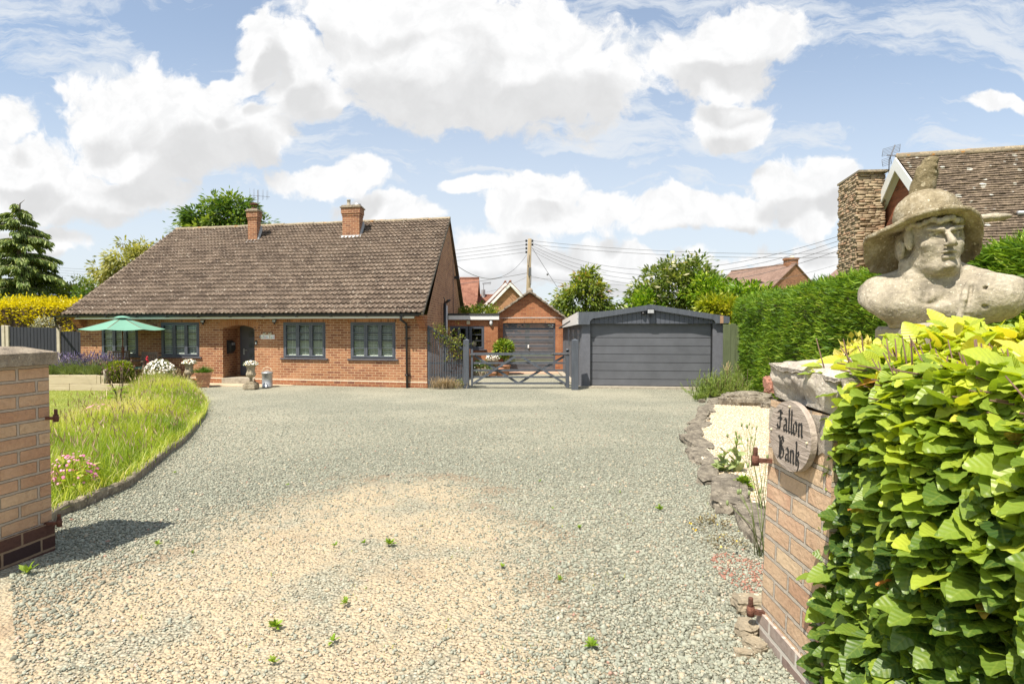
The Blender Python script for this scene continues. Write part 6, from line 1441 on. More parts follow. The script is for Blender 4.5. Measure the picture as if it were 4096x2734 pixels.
scatter('crown', LEAF4[0], LEAF4[1], pos, frames(d + r.normal(0, .5, d.shape), np.tile([0, 0, 1.0], (nn_, 1)), r, .5), .13 * r.uniform(.7, 1.2, nn_), r.random(nn_), leafmat('bay_leaf', [(0, (0.05, 0.12, 0.01)), (0.6, (0.20, 0.30, 0.03)), (1, (0.42, 0.46, 0.05))]), bt)
pc2 = Vector((XY(1972, 22.0), 22.0, 0)); p2 = pot('flower_pot', 'tall pale pot of white flowers beside the bay tree', 'plant pot', pc2, .12, .2, .62, 'stone'); bouquet(p2, pc2 + Vector((0, 0, .62)), .26, .2, 110, 200, .05, vhi=.8, seed=9)
tr_ = Vector((XY(1925, 21.6), 21.6, 0)); t = thing('stone_trough', 'long stone trough of green herbs behind the left end of the gate', 'planter', tuple(tr_)); m_ = MB(); m_.box((tr_.x - .55, tr_.y - .18, .0), (tr_.x + .42, tr_.y + .18, .28), .02); m_.build('trough', M['stone'], t)
bouquet(t, tr_ + Vector((-.05, 0, .26)), .50, .32, 16, 900, .03, vhi=.6, seed=10, leafs=.07)
for k, (x, Y, h_, lab) in enumerate(((1968, 21.3, .17, 'small empty terracotta pot under the crossed gate braces'), (1999, 21.6, .3, 'medium reddish terracotta pot left of the bay tree pot'))):
    c_ = Vector((XY(x, Y), Y, 0)); p3 = pot('flower_pot', lab, 'plant pot', c_, .1, .15, h_, 'terracotta')
p4 = Vector((XY(1877, 21.0), 21.0, 0)); m_ = MB(); m_.box((p4.x - .05, 21, 0), (p4.x + .02, 21.5, 1.0)); tag(m_.build('brown_board', plain('brown_board', (0.22, 0.09, 0.05), .7)), 'upright brown board just behind the left gatepost', 'board')
# ================================================================== vegetation
def arr(p): return np.array(p, 'f')
UPV = lambda n: np.tile([0, 0, 1.0], (n, 1))
LM = {
 'meadow': leafmat('meadow_grass', [(0, (0.13, 0.22, 0.02)), (0.4, (0.29, 0.40, 0.035)), (0.7, (0.46, 0.52, 0.07)), (0.88, (0.60, 0.60, 0.16)), (1, (0.72, 0.66, 0.36))], trans=0.5, big=0.9),
 'lawn': leafmat('lawn_grass', [(0, (0.18, 0.24, 0.03)), (0.5, (0.32, 0.37, 0.06)), (1, (0.50, 0.48, 0.14))], trans=0.3, big=0.7),
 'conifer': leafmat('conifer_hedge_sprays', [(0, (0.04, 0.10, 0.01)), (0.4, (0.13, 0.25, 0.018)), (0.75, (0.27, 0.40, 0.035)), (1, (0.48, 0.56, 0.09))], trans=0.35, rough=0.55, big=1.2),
 'cedar': leafmat('cedar_sprays', [(0, (0.07, 0.12, 0.03)), (0.5, (0.18, 0.25, 0.06)), (1, (0.42, 0.46, 0.12))], trans=0.25),
 'green': leafmat('tree_leaves_green', [(0, (0.04, 0.09, 0.015)), (0.5, (0.11, 0.20, 0.03)), (1, (0.28, 0.36, 0.08))], trans=0.4, big=0.5),
 'cherry': leafmat('tree_leaves_cherry', [(0, (0.05, 0.09, 0.015)), (0.5, (0.17, 0.24, 0.03)), (0.9, (0.40, 0.42, 0.07)), (1, (0.45, 0.25, 0.12))], trans=0.45, big=0.5),
 'willow': leafmat('tree_leaves_willow', [(0, (0.14, 0.16, 0.04)), (0.5, (0.32, 0.33, 0.09)), (1, (0.50, 0.46, 0.15))], trans=0.4, big=0.5),
 'golden': leafmat('golden_privet_leaves', [(0, (0.22, 0.22, 0.01)), (0.35, (0.55, 0.48, 0.01)), (1, (0.85, 0.74, 0.03))], trans=0.4, big=0.6),
 'elder': leafmat('elder_leaves', [(0, (0.06, 0.10, 0.02)), (0.5, (0.16, 0.23, 0.04)), (1, (0.34, 0.38, 0.12))], trans=0.4, big=0.5),
 'bright': leafmat('laurel_leaves', [(0, (0.06, 0.14, 0.01)), (0.5, (0.18, 0.32, 0.02)), (1, (0.45, 0.55, 0.06))], trans=0.4, big=0.5),
 'box': leafmat('box_leaves', [(0, (0.06, 0.10, 0.01)), (0.5, (0.20, 0.27, 0.02)), (1, (0.48, 0.50, 0.05))], trans=0.35),
 'lavender': leafmat('lavender_foliage', [(0, (0.12, 0.18, 0.06)), (0.5, (0.24, 0.32, 0.10)), (1, (0.36, 0.42, 0.20))], trans=0.3),
 'lavflower': leafmat('lavender_flowers', [(0, (0.09, 0.07, 0.22)), (0.5, (0.30, 0.24, 0.42)), (1, (0.66, 0.56, 0.60))], trans=0.2),
 'rosemary': leafmat('rosemary_needles', [(0, (0.09, 0.16, 0.03)), (0.5, (0.24, 0.34, 0.07)), (1, (0.46, 0.50, 0.16))], trans=0.4, big=0.6),
 'weed': leafmat('weed_leaves', [(0, (0.14, 0.24, 0.02)), (0.5, (0.27, 0.42, 0.04)), (1, (0.36, 0.45, 0.09))], trans=0.35),
 'dry': leafmat('dry_stems', [(0, (0.22, 0.15, 0.08)), (0.5, (0.42, 0.31, 0.17)), (1, (0.58, 0.46, 0.28))], trans=0.1),
 'moss': leafmat('stonecrop_mat', [(0, (0.07, 0.05, 0.02)), (0.6, (0.18, 0.13, 0.05)), (1, (0.30, 0.26, 0.10))], trans=0.1),
 'pink': leafmat('pink_petals', [(0, (0.55, 0.12, 0.30)), (1, (0.85, 0.42, 0.60))], trans=0.3),
 'yellow': leafmat('yellow_petals', [(0, (0.75, 0.50, 0.03)), (1, (0.85, 0.72, 0.15))], trans=0.3),
 'silver': leafmat('silver_leaves', [(0, (0.25, 0.27, 0.20)), (1, (0.60, 0.60, 0.48))], trans=0.2),
 'cream': leafmat('cream_flowerheads', [(0, (0.40, 0.38, 0.20)), (1, (0.62, 0.58, 0.38))], trans=0.2),
}
def blades(name, base, L_, wd, bend, var, mat, parent=None, rg=None, kind=None):
    """tapered curved grass blades rooted at base"""
    rg = rg or rng; n = len(base)
    az = rg.uniform(0, 2 * np.pi, n); dirx = np.stack([np.cos(az), np.sin(az), np.zeros(n)], 1); wv = np.stack([-dirx[:, 1], dirx[:, 0], np.zeros(n)], 1)
    ts = [0, .4, .75, 1.0]; ws = [1, .85, .5, 0.06]; V = []
    for t, w_ in zip(ts, ws):
        c = base + dirx * (bend * L_ * t * t)[:, None] + np.array([0, 0, 1.0]) * (L_ * t * (1 - .25 * bend * t))[:, None]
        V.append(c - wv * (wd * w_ * .5)[:, None]); V.append(c + wv * (wd * w_ * .5)[:, None])
    V = np.stack(V, 1); f = np.array([[0, 1, 3, 2], [2, 3, 5, 4], [4, 5, 7, 6]], 'i')
    me = bpy.data.meshes.new(name); VV = V.reshape(-1, 3)
    if parent is not None: VV = VV - np.array(root_loc(parent))
    me.vertices.add(n * 8); me.vertices.foreach_set('co', VV.astype('f').ravel())
    I = (f.ravel()[None, :] + (np.arange(n, dtype='i') * 8)[:, None]).ravel(); me.loops.add(len(I)); me.loops.foreach_set('vertex_index', I)
    me.polygons.add(n * 3); me.polygons.foreach_set('loop_start', np.arange(n * 3, dtype='i') * 4); me.polygons.foreach_set('loop_total', np.full(n * 3, 4, 'i')); me.update(calc_edges=True)
    a = me.attributes.new('var', 'FLOAT', 'POINT'); a.data.foreach_set('value', np.repeat(var.astype('f'), 8)); me.materials.append(mat)
    o = bpy.data.objects.new(name, me); COL.objects.link(o)
    if parent is not None: o.parent = parent
    if kind: o['kind'] = kind
    return o, V[:, 6, :]
KY = np.array([p.y for p in KC]); KX = np.array([p.x for p in KC])
# ---- meadow strip
n = 80000
t = rng.random(n) ** 0.85; y = YK0 - .2 + t * (YK1 - YK0 + .1); w_ = np.interp(y, [4, 7, 11, 14.5, 16], [1.6, 1.7, 2.0, 2.1, 1.5]); u = rng.random(n) ** 1.15 * w_
x = np.interp(y, KY, KX) - .085 - u + rng.normal(0, .05, n); z = np.array([zg(v) for v in y]) + .045
clump = np.array([mnoise.noise(Vector((a * 1.7, b * 1.7, 0))) for a, b in zip(x, y)]); c2 = np.array([mnoise.noise(Vector((a * .6, b * .6, 7))) for a, b in zip(x, y)])
L_ = (.26 + .16 * clump + .12 * c2) * rng.uniform(.5, 1.35, n) * np.interp(u / w_, [0, .15, .7, 1], [.45, 1, 1, .55]) * np.interp(y, [4, 9, 16], [.8, 1.0, 1.35]); keep = L_ > .05
var_ = np.clip(.33 + .60 * c2 + .25 * (u / w_) + rng.normal(0, .15, n), 0, 1)
mg, tips = blades('meadow_grass', np.stack([x, y, z], 1)[keep], L_[keep], np.interp(y[keep], [4, 16], [.0055, .011]), np.abs(rng.normal(.35, .3, keep.sum())), var_[keep], LM['meadow'], kind='stuff')
n = 2000; idx = rng.integers(0, keep.sum(), n); b_ = np.stack([x, y, z], 1)[keep][idx] + rng.normal(0, .03, (n, 3)) * [1, 1, 0]
sg_, tips = blades('seeding_grass', b_, np.clip(L_[keep][idx] * 1.35, .2, .85), np.full(n, .003), np.abs(rng.normal(.25, .2, n)), rng.uniform(.8, 1, n), LM['dry'], kind='stuff')
PL4 = ([(0, 0, 0), (.5, .4, 0), (0, 1, 0), (-.5, .4, 0), (0, .4, .5), (0, .4, -.5)], [(0, 1, 2, 3), (0, 4, 2, 5)])
d = np.stack([rng.normal(0, .35, n), rng.normal(0, .35, n), np.ones(n)], 1); d /= np.linalg.norm(d, axis=1)[:, None]
scatter('seed_heads', PL4[0], PL4[1], tips - d * .02, frames(d, UPV(n) + .1, rng, .5), np.stack([np.full(n, .012), rng.uniform(.05, .11, n), np.full(n, .012)], 1), rng.uniform(.6, 1, n), LM['dry'])['kind'] = 'stuff'
# dry overhang at the kerb
n = 1500; y = YK0 + rng.random(n) * (YK1 - YK0); x = np.interp(y, KY, KX) + rng.uniform(-.07, .03, n)
b_ = np.stack([x, y, np.array([zg(v) for v in y]) + .09], 1); blades('kerb_grass', b_, rng.uniform(.06, .2, n), np.full(n, .005), rng.uniform(.6, 1.3, n), rng.uniform(.3, 1, n), LM['meadow'], kind='stuff')
# ---- lawn turf
n = 70000; y = 5.5 + rng.random(n) ** .9 * 11; x = np.interp(y, KY, KX) - 1.2 - rng.random(n) * 7.5
keep = (x > -.93 * y - .5); x, y = x[keep], y[keep]; n = len(x); b_ = np.stack([x, y, np.array([zg(v) for v in y]) + .045], 1)
blades('lawn_grass', b_, rng.uniform(.02, .05, n), np.full(n, .006), rng.uniform(.1, .9, n), np.clip(rng.normal(.55, .2, n), 0, 1), LM['lawn'], kind='stuff')
# ---- small flowering plants
def flowerclump(name, label, cat, c, rad, hgt, nf, nl, mat_f, fs, seed, mat_l='weed', leafs=.05, group=None):
    t = thing(name, label, cat, tuple(c), group); bouquet(t, Vector(c) + Vector((0, 0, .02)), rad, hgt, nf, nl, fs, LM[mat_f], LM[mat_l], seed=seed, leafs=leafs); return t
g_ = G(225, 2020); flowerclump('thrift_plant', 'clump of bright pink flowers in the grass just behind the left gatepost', 'flowers', (g_.x + .02, g_.y + .15, g_.z + .12), .17, .22, 130, 160, 'pink', .022, 21, 'meadow')
g_ = G(395, 1720); flowerclump('thrift_plant', 'pale pink flowers at the lawn side of the long grass', 'flowers', (g_.x, g_.y, g_.z + .25), .22, .12, 50, 60, 'pink', .035, 22)
g_ = G(500, 1705); flowerclump('yellow_flowers', 'small yellow flowers low in the long grass beside the seed heads', 'flowers', (g_.x, g_.y, g_.z + .25), .18, .1, 22, 50, 'yellow', .035, 23)
g_ = G(800, 1650); flowerclump('thrift_plant', 'magenta flowers spilling over the kerb at the bend of the drive', 'flowers', (g_.x - .1, g_.y, g_.z + .06), .18, .14, 26, 60, 'pink', .03, 24)
g_ = G(775, 1690); flowerclump('thrift_plant', 'few small pink flowers on the kerb edge nearer than the magenta ones', 'flowers', (g_.x - .05, g_.y, g_.z + .06), .12, .1, 12, 40, 'pink', .028, 25)
# tall seeding stems
g_ = G(478, 1700); t = thing('seeding_columbine', 'tall dark branching stems with seed heads standing in the long grass', 'plant', tuple(g_)); m_ = MB(); heads = []
for k in range(6):
    a = rnd.uniform(0, 6.28); p0 = g_ + Vector((rnd.uniform(-.03, .03), 0, .05)); p1 = p0 + Vector((.06 * math.cos(a), .06 * math.sin(a), .45)); p2 = p1 + Vector((.22 * math.cos(a), .15 * math.sin(a), .35 + rnd.uniform(-.1, .2)))
    m_.tube([p0, p1, p1.lerp(p2, .5) + Vector((0, 0, .05)), p2], [.007, .005, .004, .003], 5)
    for j in range(2): q = p1.lerp(p2, .5) + Vector((rnd.uniform(-.12, .12), rnd.uniform(-.06, .06), rnd.uniform(.1, .34))); m_.tube([p1.lerp(p2, .4), q], .003, 4); heads.append(q)
    heads.append(p2)
m_.build('stems', M['twig'], t); m_ = MB(); [m_.ball(h, (.013, .013, .028), 6, 5) for h in heads]; m_.build('seed_heads', plain('brown_seed_heads', (0.16, 0.09, 0.07), .9), t)
r = np.random.default_rng(3); d = dirs_dome(40, r, 0); scatter('leaves', LEAF6[0], LEAF6[1], arr(g_) + d * .12 + [0, 0, .25] + r.uniform(0, 1, (40, 1)) * [0, 0, .3], frames(d * [1, 1, .3], UPV(40), r, .3), .13 * r.uniform(.6, 1.1, 40), r.random(40), LM['weed'], t)
# ---- lavender row in the raised bed
for k in range(6):
    cx = XY(400, bY) - .45 - k * .62; c = Vector((cx, bY + .55, z3_ - .05)); t = thing('lavender_bush', ['dark violet lavender bush at the right end of the raised bed', 'second lavender bush from the right in the raised bed', 'third lavender bush from the right in the raised bed', 'pale lavender bush just right of the gatepost coping', 'lavender bush partly behind the left gatepost', 'lavender bush hidden behind the left gatepost'][k], 'lavender', tuple(c), 'lavender bushes in the raised bed')
    n = 1500; r = np.random.default_rng(60 + k); d = dirs_dome(n, r, .25); L_ = r.uniform(.25, .52, n); base = arr(c) + np.stack([r.normal(0, .13, n), r.normal(0, .13, n), np.zeros(n)], 1)
    scatter('foliage', BL[0], BL[1], base + d * .05, frames(d * [.9, .9, 1] , UPV(n) + .1, r, .4), np.stack([np.full(n, .008), L_, np.full(n, .1)], 1), r.random(n), LM['lavender'], t)
    n = 300; d = dirs_dome(n, r, .55); L_ = r.uniform(.42, .66, n); tip = arr(c) + d * L_[:, None] + np.stack([r.normal(0, .08, n), r.normal(0, .08, n), np.zeros(n)], 1)
    scatter('flowers', PL4[0], PL4[1], tip, frames(d, UPV(n) + .1, r, .4), np.stack([np.full(n, .022), r.uniform(.06, .12, n), np.full(n, .022)], 1), np.clip(r.normal(.15 + k * .17, .2, n), 0, 1), LM['lavflower'], t)
    n = 160; scatter('stalks', BL[0], BL[1], tip[:n] - d[:n] * .3, frames(d[:n], UPV(n) + .1, r, .2), np.stack([np.full(n, .004), np.full(n, .3), np.full(n, .1)], 1), r.random(n), LM['lavender'], t)
# ---- generic leafy ball, shrub, tree
def crown(name, parent, blobs, ncl, per, leaf, mat, seed, clr=.35, elong=1.0, droop=0.0, shell=.55, T=LEAF4):
    r = np.random.default_rng(seed); vol = np.array([b[3] * b[4] * b[5] for b in blobs]) ** .75; vol /= vol.sum(); C = []
    for b, v in zip(blobs, vol):
        m_ = max(3, int(ncl * v)); d = r.normal(0, 1, (m_, 3)); d /= np.linalg.norm(d, axis=1)[:, None]; rr = shell + (1 - shell) * r.random((m_, 1)); C.append(np.array(b[:3]) + d * rr * np.array(b[3:6]))
    C = np.concatenate(C); n = len(C) * per; cl = np.repeat(np.arange(len(C)), per); off_ = r.normal(0, 1, (n, 3)); sz = clr * r.uniform(.5, 1.3, len(C))[cl]
    pos = C[cl] + off_ * sz[:, None] * np.array([.6, .6, .45]); cen = np.mean([b[:3] for b in blobs], axis=0)
    d = off_ * .7 + (pos - cen) / np.maximum(np.linalg.norm(pos - cen, axis=1), .1)[:, None] * .8 + np.array([0, 0, -droop]); d /= np.maximum(np.linalg.norm(d, axis=1), .01)[:, None]
    s_ = leaf * r.uniform(.6, 1.3, n); v = np.clip(.5 + .22 * r.normal(0, 1, len(C))[cl] + r.normal(0, .18, n), 0, 1)
    o = scatter(name, T[0], T[1], pos, frames(d, UPV(n), r, .5), np.stack([s_, s_ * elong, s_], 1), v, mat, parent); return C, o
def limbs(parent, base, C, r0, seed, k=14, name='trunk', fork=.35):
    r = random.Random(seed); m_ = MB(); base = Vector(base); zt_ = max(c[2] for c in C); cen = Vector(np.mean(C, axis=0)); f_ = base.lerp(Vector((cen.x, cen.y, zt_)), fork)
    top = Vector((cen.x, cen.y, zt_ - (zt_ - base.z) * .12)); m_.tube([base, f_, f_.lerp(top, .5) + Vector((.1, 0, 0)), top], [r0, r0 * .75, r0 * .4, r0 * .12], 9)
    for i in range(min(k, len(C))):
        c = Vector(C[r.randrange(len(C))]); h_ = min(max((c.z - base.z) * .55, (f_.z - base.z) * .7), (top.z - base.z)); s_ = base.lerp(top, h_ / max(.1, (top.z - base.z))); md = s_.lerp(c, .5) + Vector((0, 0, .06 * (c - s_).length))
        m_.tube([s_, md, c], [r0 * .32, r0 * .2, r0 * .06], 6)
    return m_.build(name, M['bark'], parent)
def tree(name, label, base, blobs, ncl, per, leaf, mat, seed, r0=.12, cat='tree', group=None, **kw):
    t = thing(name, label, cat, tuple(base), group); blobs = [(base[0] + b[0], base[1] + b[1], b[2], *b[3:]) for b in blobs]
    C, _ = crown('crown', t, blobs, ncl, per, leaf, LM[mat] if isinstance(mat, str) else mat, seed, **kw); limbs(t, base, C, r0, seed); return t, C
# clipped box ball
c = Vector((XY(475, 16.75), 16.75, .52)); t = thing('box_ball', 'clipped round box bush in front of the raised bed', 'bush', (c.x, c.y, .1)); n = 3600; r = np.random.default_rng(2); d = dirs_dome(n, r, -.95)
bump_ = np.array([mnoise.noise(Vector(v) * 3.5) for v in d]); scatter('foliage', LEAF4[0], LEAF4[1], arr(c) + d * ((.31 + .05 * bump_) * r.uniform(.82, 1.03, n))[:, None] * [1.08, 1.08, 1], frames(d + r.normal(0, .45, d.shape), UPV(n), r, .6), .055 * r.uniform(.6, 1.2, n), r.random(n), LM['box'], t)
m_ = MB(); m_.ball(c, .26, 16, 12); m_.build('inner_core', M['twig'], t)
# golden hedge behind the fence
def hedge(name, label, path, zt_, zb_, thick, n, leaf, mat, seed, core='twig', fuzz=.16, elong=1.0, dens_near=None, outd=None, topw=.35, cat='hedge', wav=.12):
    """path: plan points of the visible face, foliage grows from the face and the top"""
    t = thing(name, label, cat, tuple(Vector(path[0]).to_3d())); r = np.random.default_rng(seed); P_ = np.array(path, 'f'); S = np.concatenate([[0], np.cumsum(np.linalg.norm(np.diff(P_, axis=0), axis=1))]); T_ = S[-1]
    w_ = np.linspace(0, 1, 400) if dens_near is None else None; sarr = r.random(n) * T_
    if dens_near is not None:
        ds = np.linalg.norm(P_[:, None, 0], axis=1) * 0; q = np.linspace(0, T_, 400); yy = np.interp(q, S, P_[:, 1]); wt = 1 / np.maximum(yy, 2) ** dens_near; cdf = np.cumsum(wt); cdf /= cdf[-1]; sarr = np.interp(r.random(n), cdf, q)
    x = np.interp(sarr, S, P_[:, 0]); y = np.interp(sarr, S, P_[:, 1]); dx = np.interp(sarr + .05, S, P_[:, 0]) - np.interp(sarr - .05, S, P_[:, 0]); dy = np.interp(sarr + .05, S, P_[:, 1]) - np.interp(sarr - .05, S, P_[:, 1]); L0 = np.hypot(dx, dy); nx, ny = dy / L0, -dx / L0
    if outd is not None:
        s_ = np.sign(nx * outd[0] + ny * outd[1]); nx, ny = nx * s_, ny * s_
    top = r.random(n) < topw; h = np.where(top, 1.0, r.random(n)); inn = np.where(top, r.random(n) * thick, 0)
    z = zb_ + (zt_ - zb_) * h; wv_ = np.array([mnoise.noise(Vector((a * .9, b * .9, c_ * .9))) * wav + mnoise.noise(Vector((a * 3, b * 3, c_ * 3))) * wav * .5 for a, b, c_ in zip(x, y, z)])
    rnd_edge = np.where(~top, -np.maximum(0, (h - .9)) * .9, 0)
    depth_ = -r.random(n) ** 1.5 * fuzz * 1.4 + wv_ + rnd_edge; X = x + nx * (depth_ - inn); Y = y + ny * (depth_ - inn); Z = z + np.where(top, wv_ + r.normal(0, fuzz * .35, n) - .12 * np.exp(-inn * 3), 0)
    d = np.stack([nx * np.where(top, .25, 1.0), ny * np.where(top, .25, 1.0), np.where(top, 1.0, .35)], 1) + r.normal(0, .45, (n, 3)); d /= np.linalg.norm(d, axis=1)[:, None]
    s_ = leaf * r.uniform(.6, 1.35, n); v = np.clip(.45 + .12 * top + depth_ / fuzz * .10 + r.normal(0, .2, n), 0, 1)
    scatter('foliage', LEAF4[0], LEAF4[1], np.stack([X, Y, Z], 1), frames(d, UPV(n), r, .5), np.stack([s_, s_ * elong, s_], 1), v, LM[mat] if isinstance(mat, str) else mat, t)
    m_ = MB(); i_ = .16
    for i in range(len(path) - 1):
        a, b = Vector(path[i]).to_3d(), Vector(path[i + 1]).to_3d(); d_ = (b - a).normalized(); nn = Vector((d_.y, -d_.x, 0)); 
        if outd is not None and nn.dot(Vector((outd[0], outd[1], 0))) < 0: nn = -nn
        q = [a - nn * i_, b - nn * i_, b - nn * thick, a - nn * thick]; m_.hexa([p + Vector((0, 0, z_)) for z_ in (zb_, zt_ - .14) for p in q])
    m_.build('inner_core', M['twig'], t); return t
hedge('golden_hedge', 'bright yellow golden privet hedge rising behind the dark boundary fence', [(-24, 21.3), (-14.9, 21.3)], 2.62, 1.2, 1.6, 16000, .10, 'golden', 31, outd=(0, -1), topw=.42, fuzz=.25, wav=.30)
c = Vector((XY(180, 21.0), 21.0, 1.6)); t = thing('silver_bush', 'small silvery white shrub poking over the fence against the yellow hedge', 'bush', tuple(c)); crown('foliage', t, [(c.x, c.y, 1.85, .42, .2, .33)], 30, 14, .07, LM['silver'], 6, clr=.12)
conifer_path = [(6.62, 17.9), (6.42, 16.9), (5.95, 13.5), (5.22, 9.0), (4.9, 6.0), (4.72, 3.2), (4.7, .5)]
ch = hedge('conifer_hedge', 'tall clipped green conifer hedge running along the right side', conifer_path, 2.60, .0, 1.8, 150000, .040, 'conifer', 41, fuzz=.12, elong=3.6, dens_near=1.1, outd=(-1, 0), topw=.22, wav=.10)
# ---- cedar
def cedar(x, Y, ztop, spread, label):
    b0 = Vector((XY(x, Y), Y, 0)); t = thing('cedar_tree', label, 'tree', tuple(b0)); r = random.Random(4); rg = np.random.default_rng(4)
    m_ = MB(); m_.tube([b0, b0 + Vector((.1, 0, ztop * .6)), b0 + Vector((.25, 0, ztop - .1)), b0 + Vector((.5, 0, ztop + .1))], [.22, .11, .03, .01], 8); pos = []; dr = []; sc = []
    z = 1.2
    while z < ztop - .15:
        f_ = (ztop - z) / (ztop - 1.2); L_ = spread * (f_ ** .75) * r.uniform(.7, 1.12) + .25; nb = 5 if f_ > .2 else 3
        for k in range(nb):
            a = r.uniform(0, 6.28); o = Vector((math.cos(a), math.sin(a), 0)); L2 = L_ * r.uniform(.65, 1.15); s_ = b0 + Vector((.1, 0, z + r.uniform(-.15, .15))); pts = [s_ + o * L2 * t_ + Vector((0, 0, L2 * (.30 * t_ - .42 * t_ * t_))) for t_ in (0, .25, .5, .75, 1)]
            m_.tube(pts, [.05 * f_ + .012, .03 * f_ + .01, .02, .012, .005], 5); sd = Vector((-o.y, o.x, 0))
            for i in range(int(50 + 120 * L2)):
                t_ = r.random() ** .7; j = min(3, int(t_ * 4)); p = pts[j].lerp(pts[j + 1], t_ * 4 - j); w_ = .30 * L2 * (1 - t_ * .75); q = p + sd * r.uniform(-w_, w_) + Vector((0, 0, r.uniform(-.06, .03))); 
                pos.append(q); dr.append(o * r.uniform(.1, .7) + sd * r.uniform(-.4, .4) + Vector((0, 0, -r.uniform(.25, 1.0)))); sc.append(r.uniform(.16, .36))
        z += .22 + .09 * f_
    m_.build('trunk', M['bark'], t); n = len(pos); pos = np.array(pos); dr = np.array(dr); dr /= np.linalg.norm(dr, axis=1)[:, None]; sc = np.array(sc)
    scatter('crown', LEAF4[0], LEAF4[1], pos, frames(dr, UPV(n), rg, .6), np.stack([sc * .5, sc, sc], 1), np.clip(rg.normal(.45, .22, n), 0, 1), LM['cedar'], t); return t
cedar(72, 32, 8.4, 3.1, 'tall dark weeping cedar beyond the yellow hedge at the far left')
cedar(-130, 33, 7.0, 3.0, 'second weeping cedar cut off by the left edge of the picture')
def bXY(x, Y): return (XY(x, Y), Y, 0.0)
tree('broadleaf_tree', 'fresh green broadleaf tree rising behind the bungalow ridge and chimney', bXY(905, 34), [(-.7, 0, 7.6, 1.5, 1.5, 1.4), (.5, 0, 7.9, 1.3, 1.3, 1.3), (1.4, 0, 7.0, 1.2, 1.2, 1.2), (-1.7, 0, 7.0, 1.0, 1.0, 1.0), (0, 0, 6.5, 2.2, 2.0, 1.0)], 210, 62, .22, 'green', 51, r0=.2, elong=1.3, droop=.6, clr=.36)
tree('willow_tree', 'pale yellow green willow behind the left roof verge', bXY(540, 36), [(0, 0, 5.4, 1.7, 1.7, 1.5), (1.1, 0, 6.0, 1.2, 1.2, 1.1), (-1.4, 0, 4.4, 1.2, 1.2, 1.3), (1.9, 0, 6.1, .8, .8, .8), (-.4, 0, 3.2, 1.8, 1.6, 1.4)], 190, 60, .17, 'willow', 52, r0=.2, elong=1.5, droop=1.0, clr=.36)
tree('hedgerow_tree', 'ragged green tree between the cedar and the willow', bXY(285, 33), [(0, 0, 3.2, 1.3, 1, 1.0), (.5, 0, 3.9, .8, .8, .7), (-.8, 0, 3.6, .9, .9, .8), (.9, 0, 2.9, .8, .8, .9)], 110, 50, .15, 'elder', 53, r0=.1, clr=.3)
tree('hedgerow_tree', 'low tree at the left roof verge beside the willow', bXY(352, 31), [(0, 0, 2.8, .8, .8, 1.1), (-.3, 0, 2.0, 1.0, 1, .8)], 60, 40, .14, 'green', 54, r0=.08, clr=.25)
tree('cherry_tree', 'young cherry tree with drooping yellow green leaves between brick and grey garages', bXY(2335, 29), [(0, 0, 3.0, 1.25, 1.2, 1.2), (.1, 0, 3.9, .7, .7, .7), (-.8, 0, 2.6, .8, .8, .8), (.95, 0, 2.6, .8, .8, .8)], 130, 48, .16, 'cherry', 55, r0=.08, elong=1.6, droop=.9, clr=.26)
tree('ornamental_shrub', 'green and gold shrub showing over the flat extension roof', bXY(1935, 28), [(-.7, 0, 2.1, .8, .6, .6), (.1, 0, 2.15, .9, .7, .65), (1.0, 0, 2.0, .8, .6, .5)], 130, 46, .12, 'cherry', 56, r0=.05, cat='shrub', clr=.24)
tree('laurel_bush', 'bright yellow green laurel behind the grey garage apex', bXY(2580, 25), [(-.1, 0, 2.6, .6, .5, .9), (.2, 0, 2.1, .8, .5, .8)], 60, 34, .17, 'bright', 57, r0=.05, cat='bush', elong=1.2, clr=.22)
et, EC = tree('elder_bush', 'large elder bush with flat cream flower heads behind the grey garage', bXY(2720, 26), [(-.7, 0, 3.4, 1.4, 1.2, 1.1), (.4, 0, 3.7, 1.3, 1.2, 1.0), (-1.3, 0, 2.6, 1.0, 1, 1.0), (1.3, 0, 3.3, 1.0, 1, 1.0)], 190, 46, .17, 'elder', 58, r0=.1, cat='bush', elong=1.3, clr=.32)
r = np.random.default_rng(5); n = 190; sel = EC[r.integers(0, len(EC), n)]; sel = sel[(sel[:, 0] < XY(2800, 26))]; sel = sel + np.array([0, -.45, .30]) + r.normal(0, .15, sel.shape); n = len(sel); a = r.uniform(0, 6.28, n)
scatter('flower_heads', [(.5 * math.cos(k * .785), .5 * math.sin(k * .785), .04 * (k % 2)) for k in range(8)], [tuple(range(8))], sel, frames(np.stack([np.cos(a), np.sin(a), r.normal(-.1, .15, n)], 1), UPV(n) + [0, -.3, 0], r, .25), r.uniform(.12, .24, n), r.random(n), LM['cream'], et)
tree('green_shrub', 'fresh green shrub filling the gap between elder and conifer hedge', bXY(2870, 24.5), [(-.3, 0, 3.0, 1.1, .9, .9), (.8, 0, 2.7, 1.0, .8, .7), (1.6, 0, 2.6, .9, .8, .6)], 130, 46, .15, 'bright', 59, r0=.07, cat='shrub', elong=1.3, clr=.27)
tree('golden_conifer', 'feathery gold tinted conifer just behind the right end of the grey garage', bXY(2890, 21.5), [(-.1, 0, 2.35, .8, .7, .45), (.5, 0, 2.1, .7, .7, .5), (-.7, 0, 2.0, .6, .6, .35)], 120, 60, .13, leafmat('gold_conifer', [(0, (0.12, 0.17, 0.01)), (0.5, (0.30, 0.36, 0.02)), (1, (0.60, 0.55, 0.06))], trans=.35), 60, r0=.07, cat='conifer', elong=1.7, clr=.2)
tree('laurel_bush', 'laurel with glossy upright leaves above the corner of the conifer hedge', bXY(2985, 22), [(-.2, 0, 2.9, .7, .6, .45), (.6, 0, 2.8, .7, .6, .4)], 60, 30, .17, 'bright', 61, r0=.05, cat='bush', elong=1.3, clr=.2)
